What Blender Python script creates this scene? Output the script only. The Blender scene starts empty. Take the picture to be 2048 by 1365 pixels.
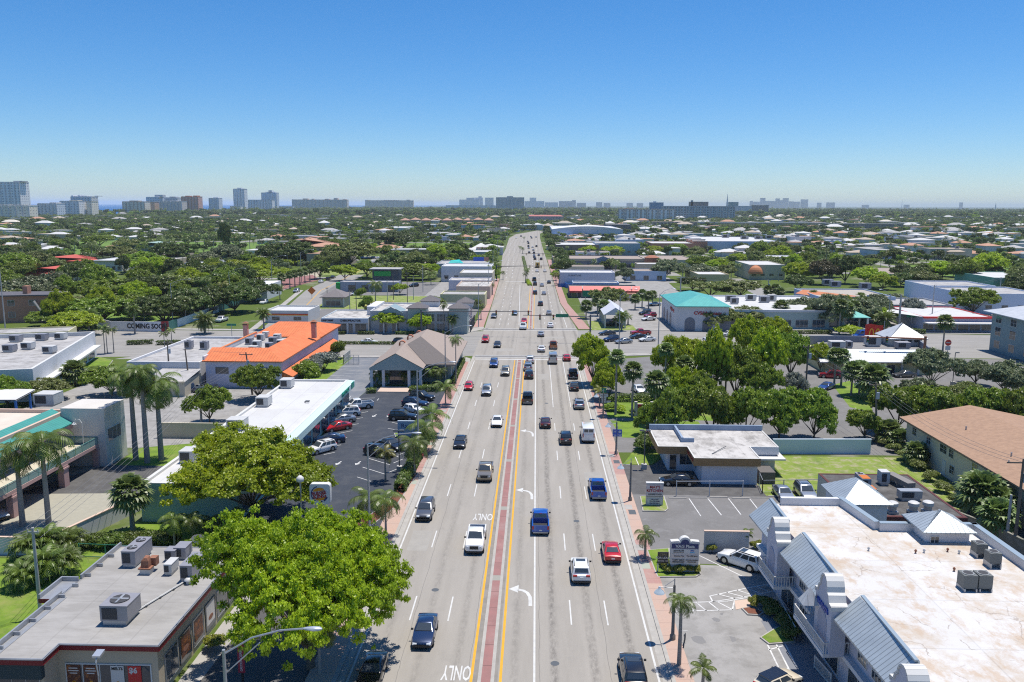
HAZE=5.5e-5
SKY_AIR,SKY_DUST,SKY_OZ,SKY_STR=.9,.25,10.0,.083
SUN_STR=3.4
EXPOSURE=0.68
import bpy,math,random
import numpy as np
from mathutils import Vector,Matrix
R=math.radians
PI=math.pi
random.seed(7)
S=bpy.context.scene
COL=S.collection
FPX,CX,CY,HCAM=1650.0,1024.0,682.5,36.5
PITCH=math.atan(272.5/FPX)
YAW=math.atan(47.5/math.hypot(FPX,272.5))
ROLL=math.atan(.0032)
FW=Vector((-math.sin(YAW)*math.cos(PITCH),math.cos(YAW)*math.cos(PITCH),-math.sin(PITCH)))
_r0=Vector((math.cos(YAW),math.sin(YAW),0));_u0=_r0.cross(FW)
RT=(_r0*math.cos(ROLL)+_u0*math.sin(ROLL)).normalized()
UP=RT.cross(FW)
def at(px,py,z=0.0):
 """ground point (or point at height z) seen at a photo position"""
 d=FW+RT*((px-CX)/FPX)+UP*((CY-py)/FPX)
 t=(z-HCAM)/d.z
 return(d.x*t,d.y*t,z)
def pix(p):
 v=Vector(p)-Vector((0,0,HCAM));w=v.dot(FW)
 return(CX+FPX*v.dot(RT)/w,CY-FPX*v.dot(UP)/w)
def mpp(y):
 return HCAM/(0.987*(y-410.0))
def height_for(x,y,top):
 lo,hi=0.0,150.0
 for _ in range(40):
  m=(lo+hi)/2
  if pix((x,y,m))[1]>top:lo=m
  else:hi=m
 return lo
MATS={}
def new_mat(name):
 m=bpy.data.materials.new(name);m.use_nodes=True
 nt=m.node_tree;nt.nodes.clear()
 out=nt.nodes.new('ShaderNodeOutputMaterial')
 b=nt.nodes.new('ShaderNodeBsdfPrincipled')
 nt.links.new(b.outputs[0],out.inputs[0])
 return m,nt,b,out
def N(nt,t,**kw):
 n=nt.nodes.new(t)
 for k,v in kw.items():
  if k in n.bl_rna.properties:setattr(n,k,v)
  else:n.inputs[k].default_value=v
 return n
def mth(nt,op,a,b=None,c=None):
 n=nt.nodes.new('ShaderNodeMath');n.operation=op
 for i,v in enumerate((a,b,c)):
  if v is None:continue
  if isinstance(v,(int,float)):n.inputs[i].default_value=v
  else:nt.links.new(v,n.inputs[i])
 return n.outputs[0]
def mixc(nt,f,a,b):
 n=nt.nodes.new('ShaderNodeMix');n.data_type='RGBA'
 for s,v in((n.inputs[0],f),(n.inputs[6],a),(n.inputs[7],b)):
  if isinstance(v,(int,float)):s.default_value=v
  elif isinstance(v,(tuple,list)):s.default_value=(*v[:3],1)
  else:nt.links.new(v,s)
 return n.outputs[2]
def noise(nt,vec,scale,detail=4,rough=.6):
 n=N(nt,'ShaderNodeTexNoise');n.inputs['Scale'].default_value=scale
 n.inputs['Detail'].default_value=detail;n.inputs['Roughness'].default_value=rough
 nt.links.new(vec,n.inputs['Vector'])
 return n.outputs[0]
def ramp(nt,f,lo,hi):
 n=nt.nodes.new('ShaderNodeMapRange');n.inputs[1].default_value=lo;n.inputs[2].default_value=hi
 nt.links.new(f,n.inputs[0]);return n.outputs[0]
def coords(nt,scale=None,kind='Object'):
 tc=nt.nodes.new('ShaderNodeTexCoord')
 if scale is None:return tc.outputs[kind]
 mp=nt.nodes.new('ShaderNodeMapping');mp.inputs['Scale'].default_value=scale
 nt.links.new(tc.outputs[kind],mp.inputs[0]);return mp.outputs[0]
SEAMS={'grey_membrane_roof':(3.0,9.0),'white_membrane_roof':(4.0,12.0),'pale_grey_roof':(4.0,10.0),'stained_white_roof':(3.0,8.0),'dark_felt_roof':(1.0,9.0)}
def seams(nt,v,c,sx,sy):
 """membrane sheets: each strip a touch lighter or darker, a thin dark lap between strips"""
 sp=nt.nodes.new('ShaderNodeSeparateXYZ');nt.links.new(v,sp.inputs[0]);u,w=mth(nt,'DIVIDE',sp.outputs[0],sx),mth(nt,'DIVIDE',sp.outputs[1],sy)
 cb=nt.nodes.new('ShaderNodeCombineXYZ');nt.links.new(mth(nt,'FLOOR',u),cb.inputs[0]);nt.links.new(mth(nt,'FLOOR',w),cb.inputs[1])
 wn=nt.nodes.new('ShaderNodeTexWhiteNoise');nt.links.new(cb.outputs[0],wn.inputs[0])
 c=mixc(nt,mth(nt,'MULTIPLY',wn.outputs[0],.08),c,(.12,.115,.11))
 j=mth(nt,'MAXIMUM',mth(nt,'LESS_THAN',mth(nt,'FRACT',u),.12/sx),mth(nt,'LESS_THAN',mth(nt,'FRACT',w),.12/sy))
 return mixc(nt,mth(nt,'MULTIPLY',j,.16),c,(.10,.095,.09))
def mat(name,col=None,rough=.8,metal=0.0,col2=None,scale=.5,lo=.35,hi=.7,col3=None,scale3=.08,coat=0.0,spec=.4,stretch=None,bump=0.0):
 """plain surface with one or two noise-driven stains of its own"""
 if name in MATS:return MATS[name]
 m,nt,b,out=new_mat(name)
 b.inputs['Roughness'].default_value=rough;b.inputs['Metallic'].default_value=metal
 b.inputs['Coat Weight'].default_value=coat;b.inputs['Specular IOR Level'].default_value=spec
 if col2 is None and col3 is None:
  b.inputs['Base Color'].default_value=(*col,1)
 else:
  v=coords(nt,stretch)
  c=col
  if col2 is not None:
   c=mixc(nt,ramp(nt,noise(nt,v,scale,6,.65),lo,hi),col,col2)
  if col3 is not None:
   c=mixc(nt,ramp(nt,noise(nt,v,scale3,5,.7),.5,.72),c,col3)
  if name in SEAMS:c=seams(nt,coords(nt),c,*SEAMS[name])
  nt.links.new(c,b.inputs['Base Color'])
  if bump:
   bp=nt.nodes.new('ShaderNodeBump');bp.inputs['Strength'].default_value=bump;bp.inputs['Distance'].default_value=.05
   nt.links.new(noise(nt,v,scale*6,3),bp.inputs['Height']);nt.links.new(bp.outputs[0],b.inputs['Normal'])
 MATS[name]=m
 return m
def leaf_mat(name,c1,c2,trans=.3,rand=.25,sc=.6):
 if name in MATS:return MATS[name]
 m,nt,b,out=new_mat(name)
 oi=nt.nodes.new('ShaderNodeObjectInfo')
 v=coords(nt)
 f=noise(nt,v,sc,3)
 c=mixc(nt,ramp(nt,f,.38,.62),c1,c2)
 hs=nt.nodes.new('ShaderNodeHueSaturation')
 nt.links.new(c,hs.inputs['Color'])
 nt.links.new(mth(nt,'MULTIPLY_ADD',oi.outputs['Random'],.02,.488),hs.inputs['Hue'])
 nt.links.new(mth(nt,'MULTIPLY_ADD',oi.outputs['Random'],rand*2,1-rand),hs.inputs['Value'])
 nt.links.new(hs.outputs[0],b.inputs['Base Color'])
 b.inputs['Roughness'].default_value=.42;b.inputs['Specular IOR Level'].default_value=.5
 t=nt.nodes.new('ShaderNodeBsdfTranslucent');nt.links.new(hs.outputs[0],t.inputs[0])
 mx=nt.nodes.new('ShaderNodeMixShader');mx.inputs[0].default_value=trans
 nt.links.new(b.outputs[0],mx.inputs[1]);nt.links.new(t.outputs[0],mx.inputs[2]);nt.links.new(mx.outputs[0],out.inputs[0])
 MATS[name]=m
 return m
def ribbed(name,col,pitch=.4,axis='auto',depth=.35,rough=.35,metal=.3,col2=None):
 """standing seam / barrel tile roof: ribs as bump and thin joints, across the slope"""
 if name in MATS:return MATS[name]
 m,nt,b,out=new_mat(name)
 v=coords(nt);sp=nt.nodes.new('ShaderNodeSeparateXYZ');nt.links.new(v,sp.inputs[0])
 ge=nt.nodes.new('ShaderNodeNewGeometry');sn=nt.nodes.new('ShaderNodeSeparateXYZ');nt.links.new(ge.outputs['True Normal'],sn.inputs[0])
 usey=mth(nt,'GREATER_THAN',mth(nt,'ABSOLUTE',sn.outputs[0]),mth(nt,'ABSOLUTE',sn.outputs[1]))
 u=mth(nt,'ADD',mth(nt,'MULTIPLY',sp.outputs[1],usey),mth(nt,'MULTIPLY',sp.outputs[0],mth(nt,'SUBTRACT',1.0,usey)))
 fr=mth(nt,'FRACT',mth(nt,'DIVIDE',u,pitch))
 seam=mth(nt,'LESS_THAN',fr,.16)
 base=mixc(nt,ramp(nt,noise(nt,v,.7,5),.35,.7),col,col2 or tuple(x*.82 for x in col))
 nt.links.new(mixc(nt,mth(nt,'MULTIPLY',seam,depth),base,tuple(x*.35 for x in col)),b.inputs['Base Color'])
 b.inputs['Roughness'].default_value=rough;b.inputs['Metallic'].default_value=metal
 MATS[name]=m
 return m
def facade(name,wall,glass,fh=3.0,bw=3.2,wz=(.3,.85),wx=(.15,.85),slab=None,rough=.7):
 """far tower: floors and bays of glazing drawn by the wall's own coordinates"""
 if name in MATS:return MATS[name]
 m,nt,b,out=new_mat(name)
 v=coords(nt);sp=nt.nodes.new('ShaderNodeSeparateXYZ');nt.links.new(v,sp.inputs[0])
 ge=nt.nodes.new('ShaderNodeNewGeometry');sn=nt.nodes.new('ShaderNodeSeparateXYZ');nt.links.new(ge.outputs['True Normal'],sn.inputs[0])
 usey=mth(nt,'GREATER_THAN',mth(nt,'ABSOLUTE',sn.outputs[0]),.7)
 u=mth(nt,'ADD',mth(nt,'MULTIPLY',sp.outputs[1],usey),mth(nt,'MULTIPLY',sp.outputs[0],mth(nt,'SUBTRACT',1.0,usey)))
 fu=mth(nt,'FRACT',mth(nt,'DIVIDE',u,bw));fz=mth(nt,'FRACT',mth(nt,'DIVIDE',sp.outputs[2],fh))
 def band(f,a,bb):
  return mth(nt,'MULTIPLY',mth(nt,'GREATER_THAN',f,a),mth(nt,'LESS_THAN',f,bb))
 win=mth(nt,'MULTIPLY',mth(nt,'MULTIPLY',band(fu,*wx),band(fz,*wz)),mth(nt,'LESS_THAN',mth(nt,'ABSOLUTE',sn.outputs[2]),.5))
 vary=noise(nt,v,.9,1)
 g=mixc(nt,ramp(nt,vary,.4,.65),glass,tuple(min(1,x*1.9+.03)for x in glass))
 nt.links.new(mixc(nt,win,wall,g),b.inputs['Base Color'])
 b.inputs['Roughness'].default_value=rough
 MATS[name]=m
 return m
class MB:
 def __init__(s):s.v=[];s.f=[];s.m=[]
 def face(s,pts,m=0):
  i=len(s.v);s.v+=[tuple(p)for p in pts];s.f.append(tuple(range(i,i+len(pts))));s.m.append(m);return s
 def box(s,x0,y0,z0,x1,y1,z1,m=0,top=None):
  i=len(s.v)
  s.v+=[(x0,y0,z0),(x1,y0,z0),(x1,y1,z0),(x0,y1,z0),(x0,y0,z1),(x1,y0,z1),(x1,y1,z1),(x0,y1,z1)]
  for k,q in enumerate(((3,2,1,0),(4,5,6,7),(0,1,5,4),(1,2,6,5),(2,3,7,6),(3,0,4,7))):
   s.f.append(tuple(i+a for a in q));s.m.append(top if(top is not None and k==1)else m)
  return s
 def obox(s,c,u,v,w,m=0):
  c,u,v,w=map(Vector,(c,u,v,w));i=len(s.v)
  for a,b,d in((-1,-1,-1),(1,-1,-1),(1,1,-1),(-1,1,-1),(-1,-1,1),(1,-1,1),(1,1,1),(-1,1,1)):
   s.v.append(tuple(c+u*a+v*b+w*d))
  for q in((3,2,1,0),(4,5,6,7),(0,1,5,4),(1,2,6,5),(2,3,7,6),(3,0,4,7)):
   s.f.append(tuple(i+a for a in q));s.m.append(m)
  return s
 def prism(s,poly,z0,z1,m=0,top=None,bottom=False):
  n=len(poly);i=len(s.v)
  s.v+=[(p[0],p[1],z0)for p in poly]+[(p[0],p[1],z1)for p in poly]
  for k in range(n):
   j=(k+1)%n;s.f.append((i+k,i+j,i+n+j,i+n+k));s.m.append(m)
  s.f.append(tuple(i+n+k for k in range(n)));s.m.append(m if top is None else top)
  if bottom:s.f.append(tuple(i+n-1-k for k in range(n)));s.m.append(m)
  return s
 def ring(s,outer,inner,z,m=0):
  n=len(outer);i=len(s.v)
  s.v+=[(*p[:2],z)for p in outer]+[(*p[:2],z)for p in inner]
  for k in range(n):
   j=(k+1)%n;s.f.append((i+k,i+j,i+n+j,i+n+k));s.m.append(m)
  return s
 def tube(s,pts,r,n=6,m=0,cap=True):
  pts=[Vector(p)for p in pts];rs=r if isinstance(r,(list,tuple))else[r]*len(pts)
  i=len(s.v);K=len(pts);ref=None
  for k,p in enumerate(pts):
   d=(pts[min(k+1,K-1)]-pts[max(k-1,0)]).normalized()
   if ref is None:
    ref=Vector((0,0,1))if abs(d.z)<.9 else Vector((1,0,0))
   a=d.cross(ref).normalized();b=d.cross(a)
   ref=b.cross(d)if False else ref
   for q in range(n):
    t=2*PI*q/n
    s.v.append(tuple(p+(a*math.cos(t)+b*math.sin(t))*rs[k]))
  for k in range(K-1):
   for q in range(n):
    w=(q+1)%n
    s.f.append((i+k*n+q,i+k*n+w,i+(k+1)*n+w,i+(k+1)*n+q));s.m.append(m)
  if cap:
   s.f.append(tuple(i+q for q in reversed(range(n))));s.m.append(m)
   s.f.append(tuple(i+(K-1)*n+q for q in range(n)));s.m.append(m)
  return s
 def disc(s,c,r,n=14,m=0,nrm=(0,0,1)):
  nrm=Vector(nrm).normalized();ref=Vector((0,0,1))if abs(nrm.z)<.9 else Vector((1,0,0))
  a=nrm.cross(ref).normalized();b=nrm.cross(a);c=Vector(c)
  return s.face([c+(a*math.cos(2*PI*k/n)+b*math.sin(2*PI*k/n))*-r if False else c+(a*math.cos(2*PI*k/n)*1+b*math.sin(2*PI*k/n))*r for k in range(n)],m)
 def loft(s,rings,m=0,close=True,caps=True):
  n=len(rings[0]);i=len(s.v)
  for r in rings:s.v+=[tuple(p)for p in r]
  for k in range(len(rings)-1):
   for q in range(n if close else n-1):
    w=(q+1)%n
    s.f.append((i+k*n+q,i+k*n+w,i+(k+1)*n+w,i+(k+1)*n+q));s.m.append(m)
  if caps:
   s.f.append(tuple(i+q for q in reversed(range(n))));s.m.append(m)
   s.f.append(tuple(i+(len(rings)-1)*n+q for q in range(n)));s.m.append(m)
  return s
 def mesh(s,name,mats,smooth=None,off=(0,0,0)):
  me=bpy.data.meshes.new(name)
  ox,oy,oz=off
  me.from_pydata([(x-ox,y-oy,z-oz)for x,y,z in s.v],[],s.f)
  for m in(mats if isinstance(mats,(list,tuple))else[mats]):me.materials.append(m)
  if any(s.m):me.polygons.foreach_set('material_index',s.m)
  if smooth:
   me.polygons.foreach_set('use_smooth',[True]*len(s.f));me.set_sharp_from_angle(angle=R(smooth))
  me.update()
  return me
def wloc(o):
 x=Vector((0,0,0))
 while o is not None:x+=o.location;o=o.parent
 return x
def link(name,me,parent=None):
 o=bpy.data.objects.new(name,me);COL.objects.link(o)
 if parent is not None:o.parent=parent
 return o
def part(name,mb,mats,parent,smooth=None):
 """a part in world coordinates of an unrotated thing"""
 return link(name,mb.mesh(name,mats,smooth,wloc(parent)if parent is not None else(0,0,0)),parent)
def tag(o,label=None,cat=None,group=None,kind=None):
 if label:o['label']=label
 if cat:o['category']=cat
 if group:o['group']=group
 if kind:o['kind']=kind
 return o
def thing(name,label,cat,loc=(0,0,0),rz=0,group=None):
 o=bpy.data.objects.new(name,None);COL.objects.link(o)
 o.empty_display_size=.2
 o.location=loc;o.rotation_euler=(0,0,rz)
 return tag(o,label,cat,group)
def struct(name,mb,mats,label=None,kind='structure',smooth=None):
 o=part(name,mb,mats,None,smooth);return tag(o,label,None,None,kind)
def copy_tree(o,parent=None):
 c=o.copy();COL.objects.link(c)
 if parent is not None:c.parent=parent
 for ch in KIDS.get(o.as_pointer(),()):copy_tree(ch,c)
 return c
KIDS={}
def index_kids(root):
 for o in[root]+list(root.children_recursive):KIDS[o.as_pointer()]=list(o.children)
_dg=None
def text_mb(s,size,depth=.02,align='CENTER',bold=.0):
 """lettering as a mesh in its own xy plane"""
 c=bpy.data.curves.new('lettering','FONT');c.body=s;c.size=size;c.align_x=align;c.align_y='CENTER'
 c.extrude=depth;c.offset=bold;c.resolution_u=2
 o=bpy.data.objects.new('lettering',c);COL.objects.link(o)
 bpy.context.view_layer.update()
 me=bpy.data.meshes.new_from_object(o.evaluated_get(bpy.context.evaluated_depsgraph_get()))
 bpy.data.objects.remove(o);
 return me
def letter(s,size,material,parent,pos,right,up,depth=.02,align='CENTER',bold=0.0,name='lettering',sx=1.0):
 me=text_mb(s,size,depth,align,bold)
 right=Vector(right).normalized();up=Vector(up).normalized();n=right.cross(up)
 p=Vector(pos)-(wloc(parent)if parent is not None else Vector((0,0,0)))
 M=Matrix(((right.x*sx,up.x,n.x,p.x),(right.y*sx,up.y,n.y,p.y),(right.z*sx,up.z,n.z,p.z),(0,0,0,1)))
 me.transform(M)
 if sx<0:me.flip_normals()
 me.materials.clear();me.materials.append(material)
 return link(name,me,parent)
def inset(poly,d):
 n=len(poly);out=[]
 for i in range(n):
  a,b,c=Vector(poly[i-1][:2]),Vector(poly[i][:2]),Vector(poly[(i+1)%n][:2])
  e1=(b-a).normalized();e2=(c-b).normalized()
  n1=Vector((-e1.y,e1.x));n2=Vector((-e2.y,e2.x))
  k=1+n1.dot(n2)
  out.append(tuple(b+(n1+n2)*(d/max(k,.2))))
 return out
def rect(x0,y0,x1,y1):return[(x0,y0),(x1,y0),(x1,y1),(x0,y1)]
def ccw(p):
 a=sum(p[i-1][0]*p[i][1]-p[i][0]*p[i-1][1]for i in range(len(p)))
 return[tuple(q[:2])for q in p]if a>0 else[tuple(q[:2])for q in reversed(p)]
ORD='first second third fourth fifth sixth seventh eighth ninth tenth eleventh twelfth thirteenth fourteenth fifteenth sixteenth seventeenth eighteenth nineteenth twentieth'.split()
def nth(i):return ORD[i]if i<20 else('twenty-'+ORD[i-20]if i<29 else('thirtieth' if i==29 else 'thirty-'+ORD[(i-30)%9]))
white=mat('white_paint',(0.619,0.619,0.602),.6,col2=(0.568,0.559,0.533),scale=.4)
white_wall=mat('white_stucco',(0.636,0.645,0.662),.85,col2=(0.568,0.576,0.593),scale=.5)
lilac_wall=mat('pale_lilac_stucco',(0.533,0.533,0.602),.85,col2=(0.482,0.482,0.55),scale=.6)
grey_wall=mat('grey_stucco',(.42,.44,.47),.85,col2=(.36,.38,.40),scale=.6)
dark_grey=mat('dark_grey_paint',(.09,.10,.11),.6)
tan_wall=mat('tan_stucco',(.52,.43,.31),.85,col2=(.47,.39,.28),scale=1.2)
peach_wall=mat('peach_stucco',(.62,.46,.36),.85,col2=(.55,.41,.33),scale=.5)
pink_wall=mat('dusty_pink_paint',(.45,.29,.27),.8)
cream_wall=mat('cream_stucco',(0.568,0.516,0.396),.85,col2=(0.499,0.456,0.353),scale=.4)
mint_wall=mat('mint_stucco',(.40,.56,.49),.85,col2=(.35,.50,.44),scale=.7)
sage_wall=mat('sage_siding',(.33,.40,.38),.8)
yellow_wall=mat('pale_yellow_stucco',(.62,.58,.34),.85,col2=(.54,.50,.3),scale=.4)
blue_wall=mat('pale_blue_wall',(.42,.52,.66),.8,col2=(.38,.47,.6),scale=.3)
blue_paint=mat('bright_blue_paint',(.03,.16,.50),.6)
brick_wall=mat('red_brick',(.50,.25,.17),.9,col2=(.40,.19,.13),scale=3)
salmon=mat('salmon_paint',(.60,.28,.22),.8)
red_paint=mat('red_band_paint',(.22,.012,.018),.5)
red_awning=ribbed('red_metal_awning',(.55,.05,.05),.4,rough=.5,metal=.1)
roof_grey=mat('grey_membrane_roof',(.33,.32,.305),.9,col2=(.28,.27,.255),scale=.35,lo=.42,hi=.6,col3=(.38,.37,.355),scale3=.12,stretch=(1,3,1))
roof_white=mat('white_membrane_roof',(0.568,0.568,0.559),.7,col2=(0.499,0.49,0.477),scale=.25,lo=.45,hi=.75)
roof_dirty=mat('stained_white_roof',(.52,.50,.475),.85,col2=(.30,.285,.265),scale=.33,lo=.45,hi=.66,col3=(.17,.16,.15),scale3=.5,stretch=(1.2,.7,1))
roof_dark=mat('dark_felt_roof',(.085,.08,.075),.9,col2=(.15,.145,.14),scale=.5,lo=.45,hi=.7,col3=(.05,.05,.05),scale3=.9)
roof_pale=mat('pale_grey_roof',(0.43,0.421,0.413),.85,col2=(0.327,0.318,0.31),scale=.3,lo=.42,hi=.66,col3=(0.215,0.206,0.198),scale3=.5)
roof_tan=mat('tan_shingle_roof',(.34,.28,.24),.9,col2=(.30,.245,.21),scale=2.5,bump=.3)
roof_charcoal=mat('charcoal_shingle_roof',(.17,.15,.14),.9,col2=(.14,.125,.12),scale=3,bump=.3)
roof_terra=mat('brown_shingle_roof',(.37,.235,.155),.9,col2=(.31,.195,.13),scale=1.6,lo=.4,hi=.6,bump=.3)
roof_slate=ribbed('dark_slate_tile',(.12,.11,.12),.5,rough=.7,metal=0)
roof_orange=ribbed('orange_barrel_tile',(.70,.20,.07),.62,depth=.6,rough=.8,metal=0,col2=(.58,.15,.05))
roof_teal=ribbed('teal_metal_roof',(.10,.42,.38),.45,rough=.45,metal=.1)
roof_teal_tile=ribbed('teal_barrel_tile',(.04,.28,.25),.55,depth=.5,rough=.6,metal=0)
metal_roof=ribbed('standing_seam_metal',(0.464,0.516,0.542),.42,depth=.75,rough=.4,metal=.35)
metal_roof_w=ribbed('white_seam_metal',(0.602,0.619,0.636),.5,depth=.4,rough=.45,metal=.2)
steel=mat('galvanised_steel',(.42,.44,.46),.45,.5,col2=(.36,.37,.39),scale=2)
ac_metal=mat('ac_casing_grey',(.30,.30,.33),.5,.2,col2=(.26,.26,.29),scale=1.5)
ac_dark=mat('ac_coil_dark',(.05,.05,.055),.7)
ac_white=mat('ac_casing_pale',(.55,.55,.54),.6,.1,col2=(.47,.47,.46),scale=1.5)
rust=mat('rusty_steel',(.24,.10,.06),.9,col2=(.34,.17,.11),scale=5)
black=mat('matte_black',(.02,.02,.022),.5)
glass=mat('dark_glass',(.045,.056,.068),.05,spec=.9)
glass_b=mat('bluish_glass',(.06,.09,.12),.08,spec=.9)
wood_pole=mat('weathered_wood_pole',(.20,.16,.125),.9,col2=(.15,.12,.095),scale=2,stretch=(4,4,.4))
conc_pole=mat('concrete_pole',(.46,.45,.43),.85,col2=(.40,.39,.37),scale=1.5)
wood_band=mat('stained_timber_fascia',(.42,.24,.10),.75,col2=(.28,.155,.065),scale=1.2,stretch=(.4,.4,9))
wire_m=mat('wire_grey',(.16,.16,.17),.6)
yellow_m=mat('road_yellow',(.68,.36,.02),.7,col2=(.55,.30,.03),scale=1.2)
line_m=mat('road_white',(0.568,0.568,0.55),.7,col2=(0.43,0.43,0.413),scale=1.1,lo=.45,hi=.8)
line_d=mat('worn_road_white',(.62,.62,.61),.7,col2=(.36,.36,.36),scale=1.3,lo=.45,hi=.75)
line_b=mat('accessible_bay_blue',(.10,.30,.62),.7)
navy=mat('sign_navy',(.02,.035,.14),.4)
red_sign=mat('sign_red',(.36,.02,.025),.4)
red_sign2=mat('sign_bright_red',(.62,.03,.02),.4)
orange_s=mat('sign_orange',(.65,.27,.015),.4)
gold=mat('sign_gold',(.80,.42,.02),.4)
green_s=mat('sign_green',(.01,.22,.12),.4)
green_l=mat('sign_lime_green',(.02,.36,.06),.4)
pale_sign=mat('sign_face_pale',(.52,.58,.60),.35)
cream_sign=mat('sign_face_cream',(.58,.53,.50),.5)
sign_blue=mat('sign_blue',(.03,.10,.48),.4)
mulch=mat('red_mulch',(.20,.075,.045),.95,col2=(.13,.05,.03),scale=4)
bark=mat('tree_bark',(.17,.13,.10),.95,col2=(.10,.08,.06),scale=3,stretch=(3,3,.6))
bark_g=mat('pale_palm_trunk',(.34,.31,.28),.9,col2=(.25,.23,.20),scale=2,stretch=(1,1,5))
thatch=mat('dry_palm_skirt',(.27,.19,.11),.95,col2=(.18,.12,.07),scale=4)
L_bright=leaf_mat('leaf_bright',(0.41,0.53,0.02),(0.25,0.355,0.015),0.45,.18)
L_mid=leaf_mat('leaf_mid',(0.24,0.335,0.03),(0.15,0.23,0.022),0.42,.22)
L_dark=leaf_mat('leaf_dark',(0.125,0.18,0.034),(0.08,0.122,0.024),0.35,.25)
L_olive=leaf_mat('leaf_olive',(0.215,0.255,0.06),(0.15,0.185,0.045),0.35,.22)
L_grey=leaf_mat('leaf_grey_green',(0.2,0.245,0.115),(0.135,0.17,0.08),0.32,.2)
L_silver=leaf_mat('leaf_silver',(.27,.30,.25),(.19,.22,.17),.2,.15)
L_yellow=leaf_mat('leaf_yellow_green',(0.4,0.49,0.024),(0.28,0.365,0.02),0.45,.2)
L_brown=leaf_mat('leaf_brownish',(.11,.09,.03),(.07,.065,.025),.25,.2)
L_palm=leaf_mat('palm_frond',(0.155,0.215,0.035),(0.095,0.14,0.025),0.3,.22)
L_palm2=leaf_mat('palm_frond_pale',(0.17,0.24,0.06),(0.11,0.165,0.04),.25,.2)
L_palmy=leaf_mat('palm_frond_yellowing',(.21,.20,.03),(.10,.13,.025),.25,.2)
L_hedge=leaf_mat('hedge_leaf',(0.13,0.19,0.024),(0.08,0.125,0.02),0.3,.2)
L_lime=leaf_mat('variegated_shrub_leaf',(.36,.36,.05),(.14,.19,.03),.3,.15,2.5)
grass_m=mat('mown_grass',(.16,.25,.022),.95,col2=(.105,.18,.018),scale=.55,lo=.4,hi=.62,col3=(.24,.25,.075),scale3=.22)
grass_dry=mat('patchy_grass',(.19,.255,.04),.95,col2=(.31,.29,.17),scale=.8,lo=.48,hi=.62,col3=(.11,.175,.025),scale3=.3)
grass_golf=mat('golf_lawn',(0.129,0.215,0.0301),.95,col2=(0.0946,0.163,0.0241),scale=.05,lo=.4,hi=.65)
sand_m=mat('sandy_lot',(.46,.40,.31),.95,col2=(.36,.32,.23),scale=.25,col3=(.17,.18,.06),scale3=.2)
lot_dark=mat('sealed_dark_asphalt',(0.0344,0.0413,0.055),.75,col2=(0.0473,0.0533,0.0671),scale=.25,lo=.4,hi=.7,col3=(0.0619,0.0671,0.0757),scale3=.5)
lot_old=mat('aged_grey_asphalt',(0.181,0.176,0.172),.9,col2=(0.142,0.138,0.133),scale=.3,lo=.42,hi=.66,col3=(0.224,0.219,0.215),scale3=.6)
lot_pale=mat('pale_concrete_lot',(0.31,0.301,0.288),.9,col2=(0.249,0.241,0.228),scale=.35,lo=.42,hi=.66,col3=(0.202,0.194,0.181),scale3=.5)
lot_mid=mat('worn_dark_asphalt',(.085,.083,.082),.9,col2=(.12,.118,.115),scale=.6,lo=.42,hi=.66)
kerb_m=mat('kerb_concrete',(0.404,0.387,0.353),.9,col2=(0.327,0.31,0.284),scale=1.0)
paver_m=mat('cream_pavers',(0.361,0.344,0.275),.9,col2=(0.31,0.297,0.241),scale=1.6)
conc_m=mat('walk_concrete',(0.387,0.37,0.344),.9,col2=(0.318,0.305,0.284),scale=.6,col3=(0.258,0.249,0.232),scale3=.4)
def road_mat():
 m,nt,b,out=new_mat('avenue_asphalt')
 v=coords(nt);sp=nt.nodes.new('ShaderNodeSeparateXYZ');nt.links.new(v,sp.inputs[0])
 x,y=sp.outputs[0],sp.outputs[1]
 left=mth(nt,'LESS_THAN',x,-3.7)
 u=mth(nt,'ADD',mth(nt,'DIVIDE',x,3.22),mth(nt,'MULTIPLY_ADD',left,.44,-.047))
 f=mth(nt,'FRACT',u)
 c=mth(nt,'ABSOLUTE',mth(nt,'SUBTRACT',f,.5))
 oil=nt.nodes.new('ShaderNodeMapRange');oil.interpolation_type='SMOOTHSTEP'
 oil.inputs[1].default_value=.17;oil.inputs[2].default_value=.02;nt.links.new(c,oil.inputs[0])
 st=noise(nt,coords(nt,(1.1,.05,1)),1.0,5,.7)
 st2=noise(nt,coords(nt,(3.0,1.2,1)),1.0,6,.75)
 oilf=mth(nt,'MULTIPLY',oil.outputs[0],mth(nt,'MULTIPLY',ramp(nt,st,.25,.5),ramp(nt,st2,.36,.6)))
 inr=mth(nt,'GREATER_THAN',x,.3);side=mth(nt,'MULTIPLY_ADD',inr,.32,.3)
 oilf=mth(nt,'MULTIPLY',oilf,side)
 base=mixc(nt,ramp(nt,noise(nt,coords(nt,(.5,.06,1)),1.0,6,.7),.35,.7),(.338,.315,.28),(.284,.264,.233))
 fine=noise(nt,v,9.0,2)
 base=mixc(nt,mth(nt,'MULTIPLY',ramp(nt,fine,.45,.75),.3),base,(.22,.21,.20))
 wear=ramp(nt,noise(nt,v,.22,6,.75),.56,.75)
 base=mixc(nt,mth(nt,'MULTIPLY',wear,.3),base,(.19,.18,.17))
 col=mixc(nt,oilf,base,(.085,.078,.072))
 jn=mth(nt,'LESS_THAN',mth(nt,'ABSOLUTE',mth(nt,'SUBTRACT',mth(nt,'FRACT',mth(nt,'ADD',mth(nt,'DIVIDE',mth(nt,'MULTIPLY_ADD',noise(nt,coords(nt,(0,.25,0)),1.0,3),.35,x),5.6),.37)),.5)),.005)
 col=mixc(nt,mth(nt,'MULTIPLY',jn,.5),col,(.12,.115,.11))
 nt.links.new(col,b.inputs['Base Color']);b.inputs['Roughness'].default_value=.9;b.inputs['Specular IOR Level'].default_value=.25
 MATS['road']=m;return m
road_m=road_mat()
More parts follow.
